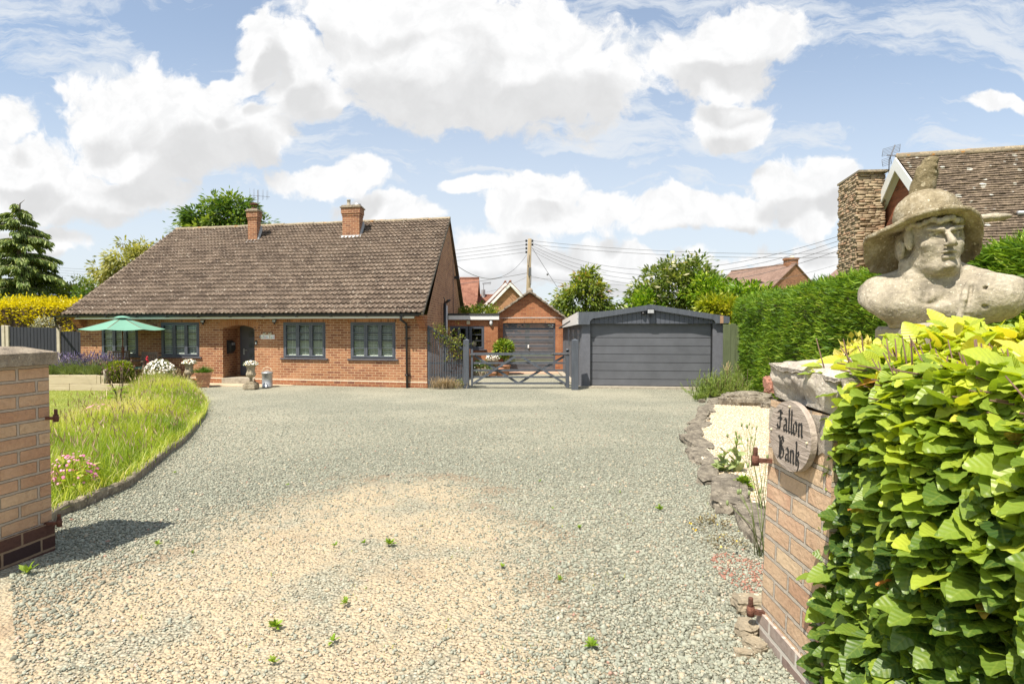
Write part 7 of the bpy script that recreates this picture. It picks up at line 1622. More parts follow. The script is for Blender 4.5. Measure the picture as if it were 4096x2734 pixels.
# ---- rosemary by the garage
def rosemary(c, rx, ry, h, n, seed, label):
    t = thing('rosemary_bush', label, 'bush', tuple(c)); r = np.random.default_rng(seed); ns = n // 26; d = dirs_dome(ns, r, .1); base = arr(c) + np.stack([r.normal(0, rx * .42, ns), r.normal(0, ry * .42, ns), np.zeros(ns)], 1); tips = base + d * np.array([rx * .55, ry * .55, h])[None] * r.uniform(.6, 1.05, (ns, 1))
    tips[:, 2] = np.maximum(tips[:, 2], c[2] + .12); k = 26; tt_ = np.tile(np.linspace(.25, 1, k), ns); ii = np.repeat(np.arange(ns), k); pos = base[ii] * (1 - tt_[:, None]) + tips[ii] * tt_[:, None]; ax = (tips - base)[ii]; ax /= np.linalg.norm(ax, axis=1)[:, None]; dd = ax + r.normal(0, .55, pos.shape); dd /= np.linalg.norm(dd, axis=1)[:, None]
    m_ = len(pos); scatter('needles', BL[0], BL[1], pos, frames(dd, UPV(m_), r, .5), np.stack([np.full(m_, .010), r.uniform(.05, .09, m_), np.full(m_, .1)], 1), np.clip(r.normal(.5, .15, m_) + .25 * (tt_ - .6), 0, 1), LM['rosemary'], t)
    mb = MB(); [mb.tube([tuple(base[i]), tuple(tips[i])], .006, 4) for i in range(0, ns, 4)]; mb.build('stems', M['twig'], t); return t
g_ = G(2900, 1592); rosemary((g_.x, g_.y + .3, g_.z), .72, .55, .72, 15000, 3, 'spreading rosemary bush at the right corner of the grey garage')
g_ = G(3000, 1575); rosemary((g_.x + .1, g_.y + .5, g_.z), .7, .6, .85, 13000, 4, 'upright rosemary bush between the boards and the right gatepost')
g_ = G(3080, 1568); rosemary((g_.x + .3, g_.y + .6, g_.z), .7, .6, .75, 9000, 5, 'third rosemary bush beneath the conifer hedge beside the gatepost')
g_ = G(2803, 1605); rosemary((g_.x, g_.y, g_.z), .14, .12, .22, 1100, 6, 'little rosemary sprig growing at the first edging rocks')
def stemsy(name, label, cat, c, n, L_, spread, mat='dry', r0=.004, heads=None, seed=1, hs=.012):
    t = thing(name, label, cat, tuple(c)); r = random.Random(seed); m_ = MB(); hd = []
    for k in range(n):
        a = r.uniform(0, 6.28); s_ = r.uniform(.2, 1) * spread; l_ = L_ * r.uniform(.6, 1.1); p0 = Vector(c) + Vector((r.uniform(-.03, .03), r.uniform(-.03, .03), 0)); p2 = p0 + Vector((math.cos(a) * s_, math.sin(a) * s_, l_)); m_.tube([p0, p0.lerp(p2, .5) + Vector((-math.cos(a) * s_ * .15, 0, l_ * .1)), p2], [r0, r0 * .8, r0 * .5], 5); hd.append(p2)
    m_.build('stems', matp(mat), t)
    if heads: m_ = MB(); [m_.ball(h, (hs, hs, hs * 2), 6, 5) for h in hd]; m_.build('heads', matp(heads), t)
    return t, hd
PM = {'dry': plain('straw', (0.46, 0.34, 0.18), .9, var=.2), 'green': plain('green_stem', (0.20, 0.26, 0.08), .7, var=.2), 'twigs': M['twig'], 'seed': plain('green_seed_pods', (0.26, 0.33, 0.13), .6, var=.15), 'buds': plain('dry_buds', (0.62, 0.48, 0.27), .9, var=.2)}
def matp(k): return PM[k]
g_ = G(3062, 1592); stemsy('dead_flower_stems', 'dry straw coloured flower stems beside the broken gatepost corner', 'plant', g_, 9, .42, .22, 'dry', .010, 'buds', 2, .018)
g_ = G(2905, 1565); stemsy('bare_twigs', 'bare brown twigs sticking up from the rosemary before the green boards', 'plant', (g_.x, g_.y, g_.z + .3), 12, .5, .2, 'dry', .006, None, 3)
# plants in the cream gravel
def weed(x, y, s, label, seed, leafn=16, cat='weed', name='weed', mat='weed', up=.25, group=None, lift=0.0, elong=1.4):
    g_ = G(x, y); t = thing(name, label, cat, (g_.x, g_.y, g_.z), group); r = np.random.default_rng(seed); leafn = int(leafn * 1.8); d = dirs_dome(leafn, r, .02); d[:, 2] += r.uniform(0, up * 3, leafn); d /= np.linalg.norm(d, axis=1)[:, None]
    sz = s * r.uniform(.3, 1.25, leafn); scatter('leaves', LEAF6[0], LEAF6[1], np.tile(arr(g_) + [0, 0, .012 + lift], (leafn, 1)) + d * s * .15, frames(d, UPV(leafn), r, .25), np.stack([sz * .8, sz * elong * .75, sz], 1), r.random(leafn), LM[mat], t); return t
for k, (x, y, h_, lab) in enumerate(((2945, 1900, .36, 'taller pale thistle like seedling in the cream gravel'), (2895, 1900, .22, 'shorter pale thistle like seedling left of the taller one in the cream gravel'))):
    g_ = G(x, y); t = thing('thistle_seedling', lab, 'plant', tuple(g_)); m_ = MB(); m_.tube([g_, g_ + Vector((0, 0, h_))], .007, 5); m_.build('stem', PM['green'], t); r = np.random.default_rng(k + 7); nn_ = 26; hh = r.random(nn_); d = dirs_dome(nn_, r, .1)
    scatter('leaves', LEAF6[0], LEAF6[1], arr(g_) + np.outer(hh, [0, 0, h_]), frames(d, UPV(nn_), r, .4), .12 * (1.2 - hh * .7), r.uniform(.5, 1, nn_), LM['lavender'], t)
weed(2975, 1975, .10, 'round clump of fresh green leaves in the cream gravel by the gatepost', 9, 90, 'plant', 'columbine_clump', 'weed', .4, lift=.05, elong=1.0)
for k, (x, y, L_, sp, lab) in enumerate(((3060, 2080, .62, .55, 'thin poppy stems with green pods arching in front of the cream gravel'), (3040, 2230, .5, .5, 'wiry seeding stems leaning out beside the gatepost foot'), (3000, 1880, .45, .12, 'slender upright seeding stems in the cream gravel'))):
    g_ = G(x, y); stemsy('poppy_stems', lab, 'plant', g_, 9, L_, sp * .6, 'green', .0028, 'seed', 12 + k, .008)
g_ = G(2850, 2110); t = flowerclump('stonecrop', 'brown mossy stonecrop with tiny yellow flowers along the nearest edging rocks', 'plant', (g_.x, g_.y, g_.z - .02), .16, .07, 10, 260, 'yellow', .014, 33, 'moss', .018)
g_ = G(2905, 2180); t = flowerclump('stonecrop', 'smaller dried stonecrop patch at the gatepost end of the rocks', 'plant', (g_.x, g_.y, g_.z - .02), .14, .05, 5, 200, 'yellow', .012, 34, 'moss', .016)
# weeds in the gravel
WD = [(1560, 2185, .07, 'bright dandelion tuft in the middle of the sandy gravel', 22), (1380, 2425, .06, 'small weed in the sandy gravel left of centre near the bottom', 14), (1100, 2520, .075, 'bushy light green weed at the lower left of the sandy gravel', 20), (1332, 2575, .05, 'tiny green weed near the bottom left of centre', 12), (2318, 2120, .055, 'dark green weed at the right edge of the sandy patch', 16), (2010, 2275, .04, 'tiny weed inside the right of the sandy patch', 10),
      (2640, 2045, .07, 'green weed in the grey gravel left of the rocks', 16), (2365, 2595, .06, 'ragged grassy weed at the bottom right of the drive', 22), (1455, 2180, .05, 'reddish small weed left of the bright dandelion tuft', 10), (1340, 2190, .045, 'thin weed left of the reddish weed', 10), (110, 2300, .10, 'broad leaved weed at the foot of the left gatepost', 14), (630, 2185, .06, 'weed just beyond the shadow of the left gatepost', 12),
      (700, 1895, .045, 'tiny weed in gravel near the kerb', 10), (2160, 1930, .04, 'tiny yellow flowered weed in the middle of the drive', 8), (2240, 2330, .05, 'flat straggly weed in the right of the sandy patch', 12), (1150, 1945, .035, 'faint weed left of the top of the sandy patch', 8), (2210, 2040, .03, 'very small weed on the grey gravel beyond the sandy patch', 8), (770, 2220, .035, 'small weed in gravel between shadow and dandelion', 8), (1095, 2660, .05, 'sprawling seedling at the bottom edge of the drive', 10), (2480, 1975, .035, 'small weed halfway between dandelion and rocks', 8)]
for k, (x, y, s, lab, nl_) in enumerate(WD): weed(x, y, s * .48, lab, 100 + k, nl_, mat='weed' if k % 3 else 'weed', group='weeds growing in the gravel drive')
n = 2600; yy = 1.9 + rng.random(n) ** 1.4 * 4; xx = rng.normal(-.2, .9, n); b_ = np.stack([xx, yy, np.array([zg(v) for v in yy])], 1); cl = np.array([mnoise.noise(Vector((a * 4.5, b * 4.5, 3))) for a, b in zip(xx, yy)]); b_ = b_[cl > .28]; nn_ = len(b_)
blades('gravel_moss_grass', b_, rng.uniform(.008, .022, nn_), np.full(nn_, .003), rng.uniform(.2, 1, nn_), rng.uniform(.3, 1, nn_), LM['meadow'], kind='stuff')
# ---- straggly climber on the slatted fence
cc = Vector((fx(1790), fY - .05, 1.15)); t = thing('climbing_plant', 'straggly half bare climber tangled over the slatted fence', 'plant', tuple(cc)); r = random.Random(9); m_ = MB(); tipz = []
for k in range(70):
    x0 = r.uniform(1735, 1860); y0 = 1303 + (x0 - 1712) * .66 + r.uniform(-25, 50); p = Vector((fx(x0), fY + r.uniform(-.12, .05), fz(x0, y0))); pts = [p]
    for j in range(5): p = p + Vector((r.uniform(-.14, .14), r.uniform(-.05, .05), r.uniform(-.10, .12))); pts.append(p); tipz.append(p.copy())
    m_.tube(pts, [.006, .005, .005, .004, .003, .002], 4)
m_.build('stems', M['twig'], t); T_ = np.array([tuple(v) for v in tipz]); rg = np.random.default_rng(9); nn_ = 800; pp = T_[rg.integers(0, len(T_), nn_)] + rg.normal(0, .04, (nn_, 3)); d = rg.normal(0, 1, (nn_, 3)); d /= np.linalg.norm(d, axis=1)[:, None]
scatter('leaves', LEAF4[0], LEAF4[1], pp, frames(d, UPV(nn_), rg, .5), rg.uniform(.03, .075, nn_), rg.uniform(.2, 1, nn_), LM['cherry'], t)
hp_ = thing('dead_stem_heap', 'tangled heap of dry straw coloured stems at the foot of the slatted fence', 'plant', (fx(1785), fY - .2, 0)); n = 700; rg = np.random.default_rng(10); b_ = np.stack([rg.normal(fx(1785), .22, n), rg.normal(fY - .22, .08, n), rg.uniform(0, .1, n)], 1)
o, _ = blades('stems', b_, rg.uniform(.12, .42, n), np.full(n, .007), rg.uniform(.4, 1.5, n), rg.random(n), LM['dry'], hp_, rg)
g_ = Vector((fx(1835), fY - .15, .02)); flowerclump('bramble', 'small green bramble shoot at the foot of the grey gatepost', 'plant', g_, .18, .25, 2, 90, 'yellow', .02, 35, 'cherry', .05)
# ---- trees and hedge across the road behind the camera (they show in the window panes)
hedge('roadside_hedge', 'tall dark hedge across the road behind the viewer', [(-40, -12), (40, -12)], 2.6, 0, 2.0, 5000, .45, 'green', 71, outd=(0, 1), fuzz=.4, wav=.5)
for k, (x_, lab) in enumerate(((-22, 'round green tree across the road, left of the others'), (-6, 'round green tree across the road, second from the left'), (9, 'round green tree across the road, third from the left'), (24, 'round green tree across the road, right of the others'))):
    tree('roadside_tree', lab, (x_, -17 - k, 0), [(0, 0, 4.6, 3.0, 3.0, 2.6), (1.5, 0, 3.6, 2.4, 2.4, 2.0)], 60, 26, .55, 'green', 80 + k, r0=.25, clr=.8, group='trees across the road')
# ================================================================== beech hedge in the right foreground
def beechmat():
    m, t, b, o = newmat('beech_leaf'); a = t.node('ShaderNodeAttribute', attribute_name='var'); v = a.outputs['Fac']
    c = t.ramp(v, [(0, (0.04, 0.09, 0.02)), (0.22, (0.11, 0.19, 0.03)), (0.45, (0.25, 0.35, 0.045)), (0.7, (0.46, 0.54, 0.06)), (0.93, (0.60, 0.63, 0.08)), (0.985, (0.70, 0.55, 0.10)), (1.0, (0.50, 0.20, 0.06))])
    uv = uvn(t); sp = t.node('ShaderNodeSeparateXYZ'); t.put(sp.inputs[0], uv)
    ax = t.m('ABSOLUTE', sp.outputs[0]); vein = t.m('SINE', t.m('MULTIPLY', t.m('SUBTRACT', sp.outputs[1], t.m('MULTIPLY', ax, .55)), 52.0))
    mid = t.ss(ax, 0.0, 0.03, 1, 0); vv = t.m('MAXIMUM', t.ss(vein, .75, 1.0, 0, .5), mid)
    n = t.noise(t.node('ShaderNodeTexCoord').outputs['Object'], 60, 3, .6)
    c = t.mix(t.m('MULTIPLY', vv, .22), c, (0.42, 0.50, 0.10)); c = t.mix(t.ss(n, .5, .75, 0, .35), c, (0.30, 0.34, 0.04))
    t.put(b.inputs['Base Color'], c); b.inputs['Roughness'].default_value = 0.42; b.inputs['Specular IOR Level'].default_value = 0.5
    t.put(b.inputs['Normal'], t.bump(vein, .2, .003))
    tr = t.node('ShaderNodeBsdfTranslucent'); t.put(tr.inputs[0], t.mix(1.0, c, (1.5, 1.45, .4), 'MULTIPLY')); mx = t.node('ShaderNodeMixShader'); mx.inputs[0].default_value = .38
    t.l.new(b.outputs[0], mx.inputs[1]); t.l.new(tr.outputs[0], mx.inputs[2]); t.l.new(mx.outputs[0], o.inputs[0]); return m
def beech_template(seed):
    r = np.random.default_rng(seed); V = []; U_ = []; K = 12; curl = r.uniform(-.25, .25); fold = r.uniform(.08, .28)
    for i in range(K):
        t = i / (K - 1); w_ = .31 * math.sin(math.pi * min(1, (t * .94 + .03)) ** .85) ** .8 * (1 + (.05 if i % 2 else -.04)); zc = -.20 * t * t + curl * .2 * math.sin(t * 5)
        for s_ in (-1, -.5, 0, .5, 1):
            V.append((s_ * w_, t, zc + abs(s_) * w_ * fold + .011 * math.sin(t * 26 - abs(s_) * 4) * (abs(s_) > .1) + r.normal(0, .006))); U_.append((s_ * w_, t))
    F_ = [(i * 5 + k, i * 5 + k + 1, (i + 1) * 5 + k + 1, (i + 1) * 5 + k) for i in range(K - 1) for k in range(4)]; return np.array(V, 'f'), F_, np.array(U_, 'f')
BM = beechmat()
bh = thing('beech_hedge', 'glossy green and yellow beech hedge filling the lower right foreground', 'hedge', (1.9, 1.6, .4))
r = np.random.default_rng(90)
HX0, HY0, HY1, HZ = 1.10, 1.02, 2.02, 1.70
def hedge_pts(n, mode):
    # left face, top, and the near end; nearer to the camera than the gatepost
    if mode == 'face':
        y = HY0 + r.random(n) * (HY1 - HY0); z = .42 + r.random(n) ** .9 * (HZ - .42); x = np.full(n, HX0) - .05 * np.sin((z - .4) * 2.6) - .05 * np.clip((1.15 - z) / .5, 0, 1) + .10 * np.maximum(0, z - 1.52) / .2 * .6; nrm = np.tile([-1, -.12, .12], (n, 1)).astype(float)
        x = x + np.interp(y, [1.0, 1.5, 2.02], [.06, .02, .05])
    elif mode == 'top':
        x = HX0 + .02 + r.random(n) ** .8 * 1.4; y = HY0 + r.random(n) * (HY1 + .25 - HY0); z = HZ + .015 + .03 * (x - HX0) + .05 * np.sin(x * 5 + y * 3) + np.zeros(n); z -= .10 * np.exp(-(x - HX0) * 9); nrm = np.tile([-.15, -.1, 1.0], (n, 1)).astype(float)
    else:
        x = HX0 + .02 + r.random(n) * .9; y = np.full(n, HY1) ; z = .45 + r.random(n) * (HZ - .45); nrm = np.tile([-.2, 1.0, .1], (n, 1)).astype(float)
    w_ = np.array([mnoise.noise(Vector((a * 3.5, b * 3.5, c_ * 3.5))) for a, b, c_ in zip(x, y, z)])
    dep = w_ * .075 - r.random(n) ** 1.6 * .11; nn = nrm / np.linalg.norm(nrm, axis=1)[:, None]; pos = np.stack([x, y, z], 1) + nn * dep[:, None]
    return pos, nn, w_, dep
tot_ = 0
for mi, (mode, n) in enumerate((('face', 7200), ('top', 4200), ('far', 700))):
    pos, nn, w_, dep = hedge_pts(n, mode)
    if mode == 'top': d = nn * .25 + r.normal(0, .55, pos.shape) * [1, 1, .35] + np.array([-.45, -.25, .12]); up = np.tile([-.1, -.2, 1.0], (n, 1)) 
    else: d = nn * .8 + r.normal(0, .36, pos.shape) + np.array([0, -.25, -.10]); up = np.tile([-.30, -.22, 1.0], (n, 1))
    d /= np.linalg.norm(d, axis=1)[:, None]
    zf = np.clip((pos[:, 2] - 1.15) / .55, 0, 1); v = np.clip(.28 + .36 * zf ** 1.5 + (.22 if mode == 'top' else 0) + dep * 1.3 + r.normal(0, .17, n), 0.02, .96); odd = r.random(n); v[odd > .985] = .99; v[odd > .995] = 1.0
    s_ = (.062 if mode == 'top' else .074) * np.clip(r.lognormal(0, .38, n), .4, 1.7)
    ti = r.integers(0, 4, n)
    for k in range(4):
        q = ti == k; TV, TF, TU = beech_template(k + mi * 4)
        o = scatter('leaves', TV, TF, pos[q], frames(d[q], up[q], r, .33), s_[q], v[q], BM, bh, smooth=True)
        me = o.data; cnt = q.sum(); lay = me.uv_layers.new(name='UVMap'); idx = np.concatenate([np.array(f, 'i') for f in TF]); lay.data.foreach_set('uv', np.tile(TU[idx], (cnt, 1)).astype('f').ravel())
bl_ = [c for c in bh.children]
# one foliage mesh for the whole hedge
dg = bpy.context.evaluated_depsgraph_get()
def join_meshes(objs, name, parent, mat):
    vs, ls, ps, va, uvs, off_ = [], [], [], [], [], 0
    for o in objs:
        me = o.data; nv = len(me.vertices); a = np.empty(nv * 3, 'f'); me.vertices.foreach_get('co', a); vs.append(a.reshape(-1, 3)); l = np.empty(len(me.loops), 'i'); me.loops.foreach_get('vertex_index', l); ls.append(l + off_); u = np.empty(len(me.loops) * 2, 'f'); me.uv_layers[0].data.foreach_get('uv', u); uvs.append(u); t_ = np.empty(len(me.polygons), 'i'); me.polygons.foreach_get('loop_total', t_); ps.append(t_); q = np.empty(nv, 'f'); me.attributes['var'].data.foreach_get('value', q); va.append(q); off_ += nv; bpy.data.objects.remove(o)
    V = np.concatenate(vs); L = np.concatenate(ls); T = np.concatenate(ps); me = bpy.data.meshes.new(name); me.vertices.add(len(V)); me.vertices.foreach_set('co', V.ravel()); me.loops.add(len(L)); me.loops.foreach_set('vertex_index', L); me.polygons.add(len(T)); me.polygons.foreach_set('loop_start', np.concatenate([[0], np.cumsum(T)[:-1]]).astype('i')); me.polygons.foreach_set('loop_total', T); me.polygons.foreach_set('use_smooth', np.ones(len(T), bool)); me.update(calc_edges=True)
    me.attributes.new('var', 'FLOAT', 'POINT').data.foreach_set('value', np.concatenate(va)); me.uv_layers.new(name='UVMap').data.foreach_set('uv', np.concatenate(uvs)); me.materials.append(mat); o = bpy.data.objects.new(name, me); COL.objects.link(o); o.parent = parent; return o
join_meshes(bl_, 'foliage', bh, BM)
m_ = MB(); rr = random.Random(5)
for k in range(900):
    y = rr.uniform(HY0, HY1); z = rr.uniform(.45, HZ - .02); p = Vector((HX0 + .30, y + rr.uniform(-.1, .1), z - .10)); q = Vector((HX0 + rr.uniform(-.02, .08), y, z)); m_.tube([p, p.lerp(q, .6) + Vector((0, 0, .02)), q], [.005, .0035, .002], 4)
for k in range(420):
    x = HX0 + rr.random() * 1.4; y = rr.uniform(HY0, HY1 + .2); p = Vector((x + .08, y + rr.uniform(-.1, .1), HZ - .2)); q = Vector((x + rr.uniform(-.05, .05), y, HZ + rr.uniform(-.03, .07))); m_.tube([p, p.lerp(q, .5), q], [.005, .0035, .0018], 4)
m_.build('twigs', plain('beech_twigs', (0.16, 0.09, 0.06), .7, var=.2), bh)
m_ = MB(); m_.box((HX0 + .17, HY0 - .3, .38), (3.4, HY1 - .13, HZ - .22)); m_.build('inner_core', plain('hedge_interior', (0.025, 0.03, 0.012), .95, var=.4, nscale=30, bump=1, bscale=40), bh)  # solid near-black green block filling the hedge behind the leaves and twigs
# golden shrub between the gatepost and the bust
c = P(3410, 1352, 2.62); t = thing('golden_shrub', 'small golden leaved shrub squeezed between gatepost and bust', 'shrub', (c.x, c.y, .5)); crown('foliage', t, [(c.x + .02, c.y, c.z - .12, .10, .10, .12), (c.x - .02, c.y, c.z - .35, .12, .12, .2)], 40, 22, .035, leafmat('golden_small_leaf', [(0, (0.42, 0.40, 0.06)), (0.6, (0.72, 0.66, 0.16)), (1, (0.85, 0.78, 0.36))], trans=.3), 14, clr=.05)
m_ = MB(); m_.tube([(c.x, c.y, .5), (c.x, c.y, c.z - .2)], .015, 6); m_.build('stem', M['twig'], t)
# ================================================================== stone bust with a feathered hat
bx0, by0 = XY(3742, 2.5), 2.5
BZ = P(3742, 1312, 2.5).z
AZ = math.atan2(bx0, by0)                 # the bust's own axes: x across the sight line, y away from the gateway
ped = thing('stone_pedestal', 'low block of pale stone carrying the bust above the hedge', 'pedestal', (bx0, by0, .5))
m_ = MB(); m_.box((bx0 - .15, by0 - .1, .4), (bx0 + .13, by0 + .18, BZ - .085), .01); m_.build('brick_pier', M['post_brick'], ped)
m_ = MB(); m_.box((bx0 - .14, by0 - .10, BZ - .09), (bx0 + .12, by0 + .2, BZ + .008), .015); m_.build('slab', M['concrete'], ped)
def S_(cx, cy, y=0.0): return np.array([(cx - 1000) / 2164.0, y, (1400 - cy) / 1771.0])
class SDF:
    def __init__(s, lo, hi, vx):
        s.lo = np.array(lo); s.vx = vx; s.n = np.ceil((np.array(hi) - s.lo) / vx).astype(int) + 1
        g_ = [s.lo[i] + np.arange(s.n[i]) * vx for i in range(3)]; s.X, s.Y, s.Z = np.meshgrid(*g_, indexing='ij'); s.X = s.X.astype('f'); s.Y = s.Y.astype('f'); s.Z = s.Z.astype('f'); s.d = np.full(s.X.shape, 9.0, 'f')
    def smin(s, e, k):
        h = np.clip(.5 + .5 * (e - s.d) / k, 0, 1); s.d = (e * (1 - h) + s.d * h) - k * h * (1 - h)
    def smax(s, e, k):       # carve: e is the distance to the removed shape
        e = -e; h = np.clip(.5 - .5 * (e - s.d) / k, 0, 1); s.d = (e * (1 - h) + s.d * h) + k * h * (1 - h)
    def ell(s, c, r, rot=None):
        x, y, z = s.X - c[0], s.Y - c[1], s.Z - c[2]
        if rot is not None:
            Rm = np.array(rot); x, y, z = (Rm[0, 0] * x + Rm[1, 0] * y + Rm[2, 0] * z, Rm[0, 1] * x + Rm[1, 1] * y + Rm[2, 1] * z, Rm[0, 2] * x + Rm[1, 2] * y + Rm[2, 2] * z)
        k0 = np.sqrt((x / r[0]) ** 2 + (y / r[1]) ** 2 + (z / r[2]) ** 2); k1 = np.sqrt((x / r[0] ** 2) ** 2 + (y / r[1] ** 2) ** 2 + (z / r[2] ** 2) ** 2); return k0 * (k0 - 1) / np.maximum(k1, 1e-6)
    def cap(s, a, b, ra, rb):
        a = np.array(a, 'f'); b = np.array(b, 'f'); ba = b - a; l2 = (ba ** 2).sum(); px, py, pz = s.X - a[0], s.Y - a[1], s.Z - a[2]; h = np.clip((px * ba[0] + py * ba[1] + pz * ba[2]) / l2, 0, 1)
        return np.sqrt((px - ba[0] * h) ** 2 + (py - ba[1] * h) ** 2 + (pz - ba[2] * h) ** 2) - (ra + (rb - ra) * h)
    def mesh(s):
        d = s.d; ins = d < 0; nx, ny, nz = d.shape
        c = [(i, j, k) for i in (0, 1) for j in (0, 1) for k in (0, 1)]; sh = lambda A, o: A[o[0]:nx - 1 + o[0], o[1]:ny - 1 + o[1], o[2]:nz - 1 + o[2]]
        cnt = sum(sh(ins, o).astype('i1') for o in c); act = (cnt > 0) & (cnt < 8); idx = -np.ones(act.shape, 'i'); ii = np.argwhere(act); idx[act] = np.arange(len(ii))
        acc = np.zeros((len(ii), 3)); w = np.zeros(len(ii)); D = {o: d[ii[:, 0] + o[0], ii[:, 1] + o[1], ii[:, 2] + o[2]] for o in c}
        for a in c:
            for ax in range(3):
                if a[ax] == 0:
                    b = list(a); b[ax] = 1; b = tuple(b); da, db = D[a], D[b]; cr = (da < 0) != (db < 0); t = np.where(cr, da / np.where(cr, da - db, 1), 0); p = np.array(a, float)[None] + t[:, None] * (np.array(b) - np.array(a))[None]; acc += p * cr[:, None]; w += cr
        V = s.lo + (ii + acc / w[:, None]) * s.vx; Fs = []
        for ax in range(3):
            o1 = [0, 0, 0]; o1[ax] = 1; u, v = [(1, 2), (2, 0), (0, 1)][ax]; A = ins; B = np.roll(ins, -1, axis=ax); cr = A != B; sl = [slice(1, -1)] * 3; sl[ax] = slice(0, -1); m = np.zeros_like(cr); m[tuple(sl)] = cr[tuple(sl)]; e = np.argwhere(m)
            def cell(du, dv): q = e.copy(); q[:, u] -= du; q[:, v] -= dv; return idx[q[:, 0], q[:, 1], q[:, 2]]
            q = np.stack([cell(0, 0), cell(1, 0), cell(1, 1), cell(0, 1)], 1); fl = ~A[e[:, 0], e[:, 1], e[:, 2]]; q[fl] = q[fl][:, ::-1]; Fs.append(q)
        Fq = np.concatenate(Fs); Fq = Fq[(Fq >= 0).all(1)]; return V, Fq
def rotm(yaw, pitch=0.0, roll=0.0): return np.array(Matrix.Rotation(yaw, 3, 'Z') @ Matrix.Rotation(pitch, 3, 'X') @ Matrix.Rotation(roll, 3, 'Y'))
bust = thing('stone_bust', 'weathered stone bust of a moustached man in a wide brimmed feathered hat', 'bust', (bx0, by0, BZ))
bust.rotation_euler = (0, 0, -AZ)
ST = stonemat('bust_stone', (0.40, 0.35, 0.265), (0.17, 0.15, 0.12), (0.52, 0.47, 0.38), 8, .5, 120)
def smesh(name, sdf, mat, parent, disp=.0025, seed=0, sm=2):
    V, Fq = sdf.mesh(); 
    # relax a little, then roughen like eroded stone
    E = np.concatenate([Fq[:, [0, 1]], Fq[:, [1, 2]], Fq[:, [2, 3]], Fq[:, [3, 0]]]); 
    for _ in range(sm):
        A = np.zeros_like(V); c = np.zeros(len(V)); np.add.at(A, E[:, 0], V[E[:, 1]]); np.add.at(A, E[:, 1], V[E[:, 0]]); np.add.at(c, E[:, 0], 1); np.add.at(c, E[:, 1], 1); V = V * .5 + .5 * A / np.maximum(c, 1)[:, None]
    me = bpy.data.meshes.new(name); me.vertices.add(len(V)); me.vertices.foreach_set('co', V.astype('f').ravel()); me.loops.add(len(Fq) * 4); me.loops.foreach_set('vertex_index', Fq.astype('i').ravel()); me.polygons.add(len(Fq)); me.polygons.foreach_set('loop_start', np.arange(len(Fq), dtype='i') * 4); me.polygons.foreach_set('loop_total', np.full(len(Fq), 4, 'i')); me.polygons.foreach_set('use_smooth', np.ones(len(Fq), bool)); me.update(calc_edges=True)
    if disp:
        nr = np.empty(len(V) * 3, 'f'); me.vertices.foreach_get('normal', nr); nr = nr.reshape(-1, 3); h = np.array([mnoise.noise(Vector(v) * 24 + Vector((seed, 0, 0))) + .6 * mnoise.noise(Vector(v) * 70) for v in V]); V2 = V + nr * (h * disp)[:, None]; me.vertices.foreach_set('co', V2.astype('f').ravel()); me.update()
    me.materials.append(mat); o = bpy.data.objects.new(name, me); COL.objects.link(o); o.parent = parent; return o
# head axes: face turned to the picture's right and a little down
K_ = 1.15
HY = R(25); HC = S_(975, 772, -.01)
Rh = rotm(HY, R(-5), R(-3))
def hp3(x, y, z): return HC + Rh @ (np.array([x, y, z]) * K_)       # x to the figure's left (picture right), y backwards, z up
b = SDF((-.335, -.24, -.03), (.335, .20, .50), .0042)
def E_(c, r, k): b.smin(b.ell(hp3(*c), tuple(v * K_ for v in r), Rh), k)
def C_(p, q, r0, r1, k): b.smin(b.cap(hp3(*p), hp3(*q), r0 * K_, r1 * K_), k)
def XE(c, r, k): b.smax(b.ell(hp3(*c), tuple(v * K_ for v in r), Rh), k)
# shoulders and chest
b.smin(b.ell(S_(545, 1140, .03), (.078, .09, .075)), .03)
b.smin(b.ell(S_(1300, 1150, .03), (.12, .10, .085)), .03)
b.smin(b.ell(S_(960, 1210, .02), (.20, .115, .105)), .06)
b.smin(b.ell(S_(740, 1225, -.015), (.155, .10, .092)), .035)
b.smin(b.ell(S_(1200, 1240, -.02), (.145, .10, .090)), .035)
b.smin(b.cap(S_(600, 1090, .03), S_(860, 980, .03), .050, .045), .04)
b.smin(b.cap(S_(1300, 1070, .03), S_(1080, 970, .03), .050, .045), .04)
# broken lower edge: two slanting cuts and a flat base
def plane(px_, pz_, qx_, qz_, k):
    p, q = S_(px_, pz_), S_(qx_, qz_); n_ = np.array([-(q[2] - p[2]), 0, q[0] - p[0]]); n_ /= np.linalg.norm(n_)
    if n_[2] > 0: n_ = -n_
    dd = (b.X - p[0]) * n_[0] + (b.Z - p[2]) * n_[2]; b.smax(-dd, k)
plane(400, 1215, 650, 1375, .012); plane(1640, 1150, 1360, 1385, .012)
b.smax(b.Z - S_(0, 1385)[2], .008)
b.smin(b.ell(S_(960, 1385, .0), (.15, .09, .022)), .012)
b.smax(b.ell(S_(985, 1130, -.105), (.085, .03, .05)), .03)
# heavy drapery fold over one shoulder
b.smin(b.ell(S_(1385, 1185, -.03), (.112, .098, .098), rotm(0, 0, R(6))), .008)
b.smin(b.ell(S_(1530, 1130, -.01), (.055, .07, .050), rotm(0, 0, R(20))), .02)
for (p, q) in ((S_(1225, 1080, -.08), S_(1190, 1200, -.118)), (S_(1190, 1200, -.118), S_(1165, 1320, -.12)), (S_(1165, 1320, -.12), S_(1215, 1345, -.11))): b.smin(b.cap(p, q, .010, .012), .006)
for (p, q) in ((S_(1240, 1120, -.10), S_(1215, 1290, -.125)), (S_(1330, 1250, -.112), S_(1500, 1200, -.085)), (S_(1330, 1130, -.112), S_(1480, 1080, -.08))): b.smax(b.cap(p, q, .006, .003), .010)
b.smax(b.cap(S_(690, 1290, -.120), S_(840, 1315, -.128), .005, .002), .008)
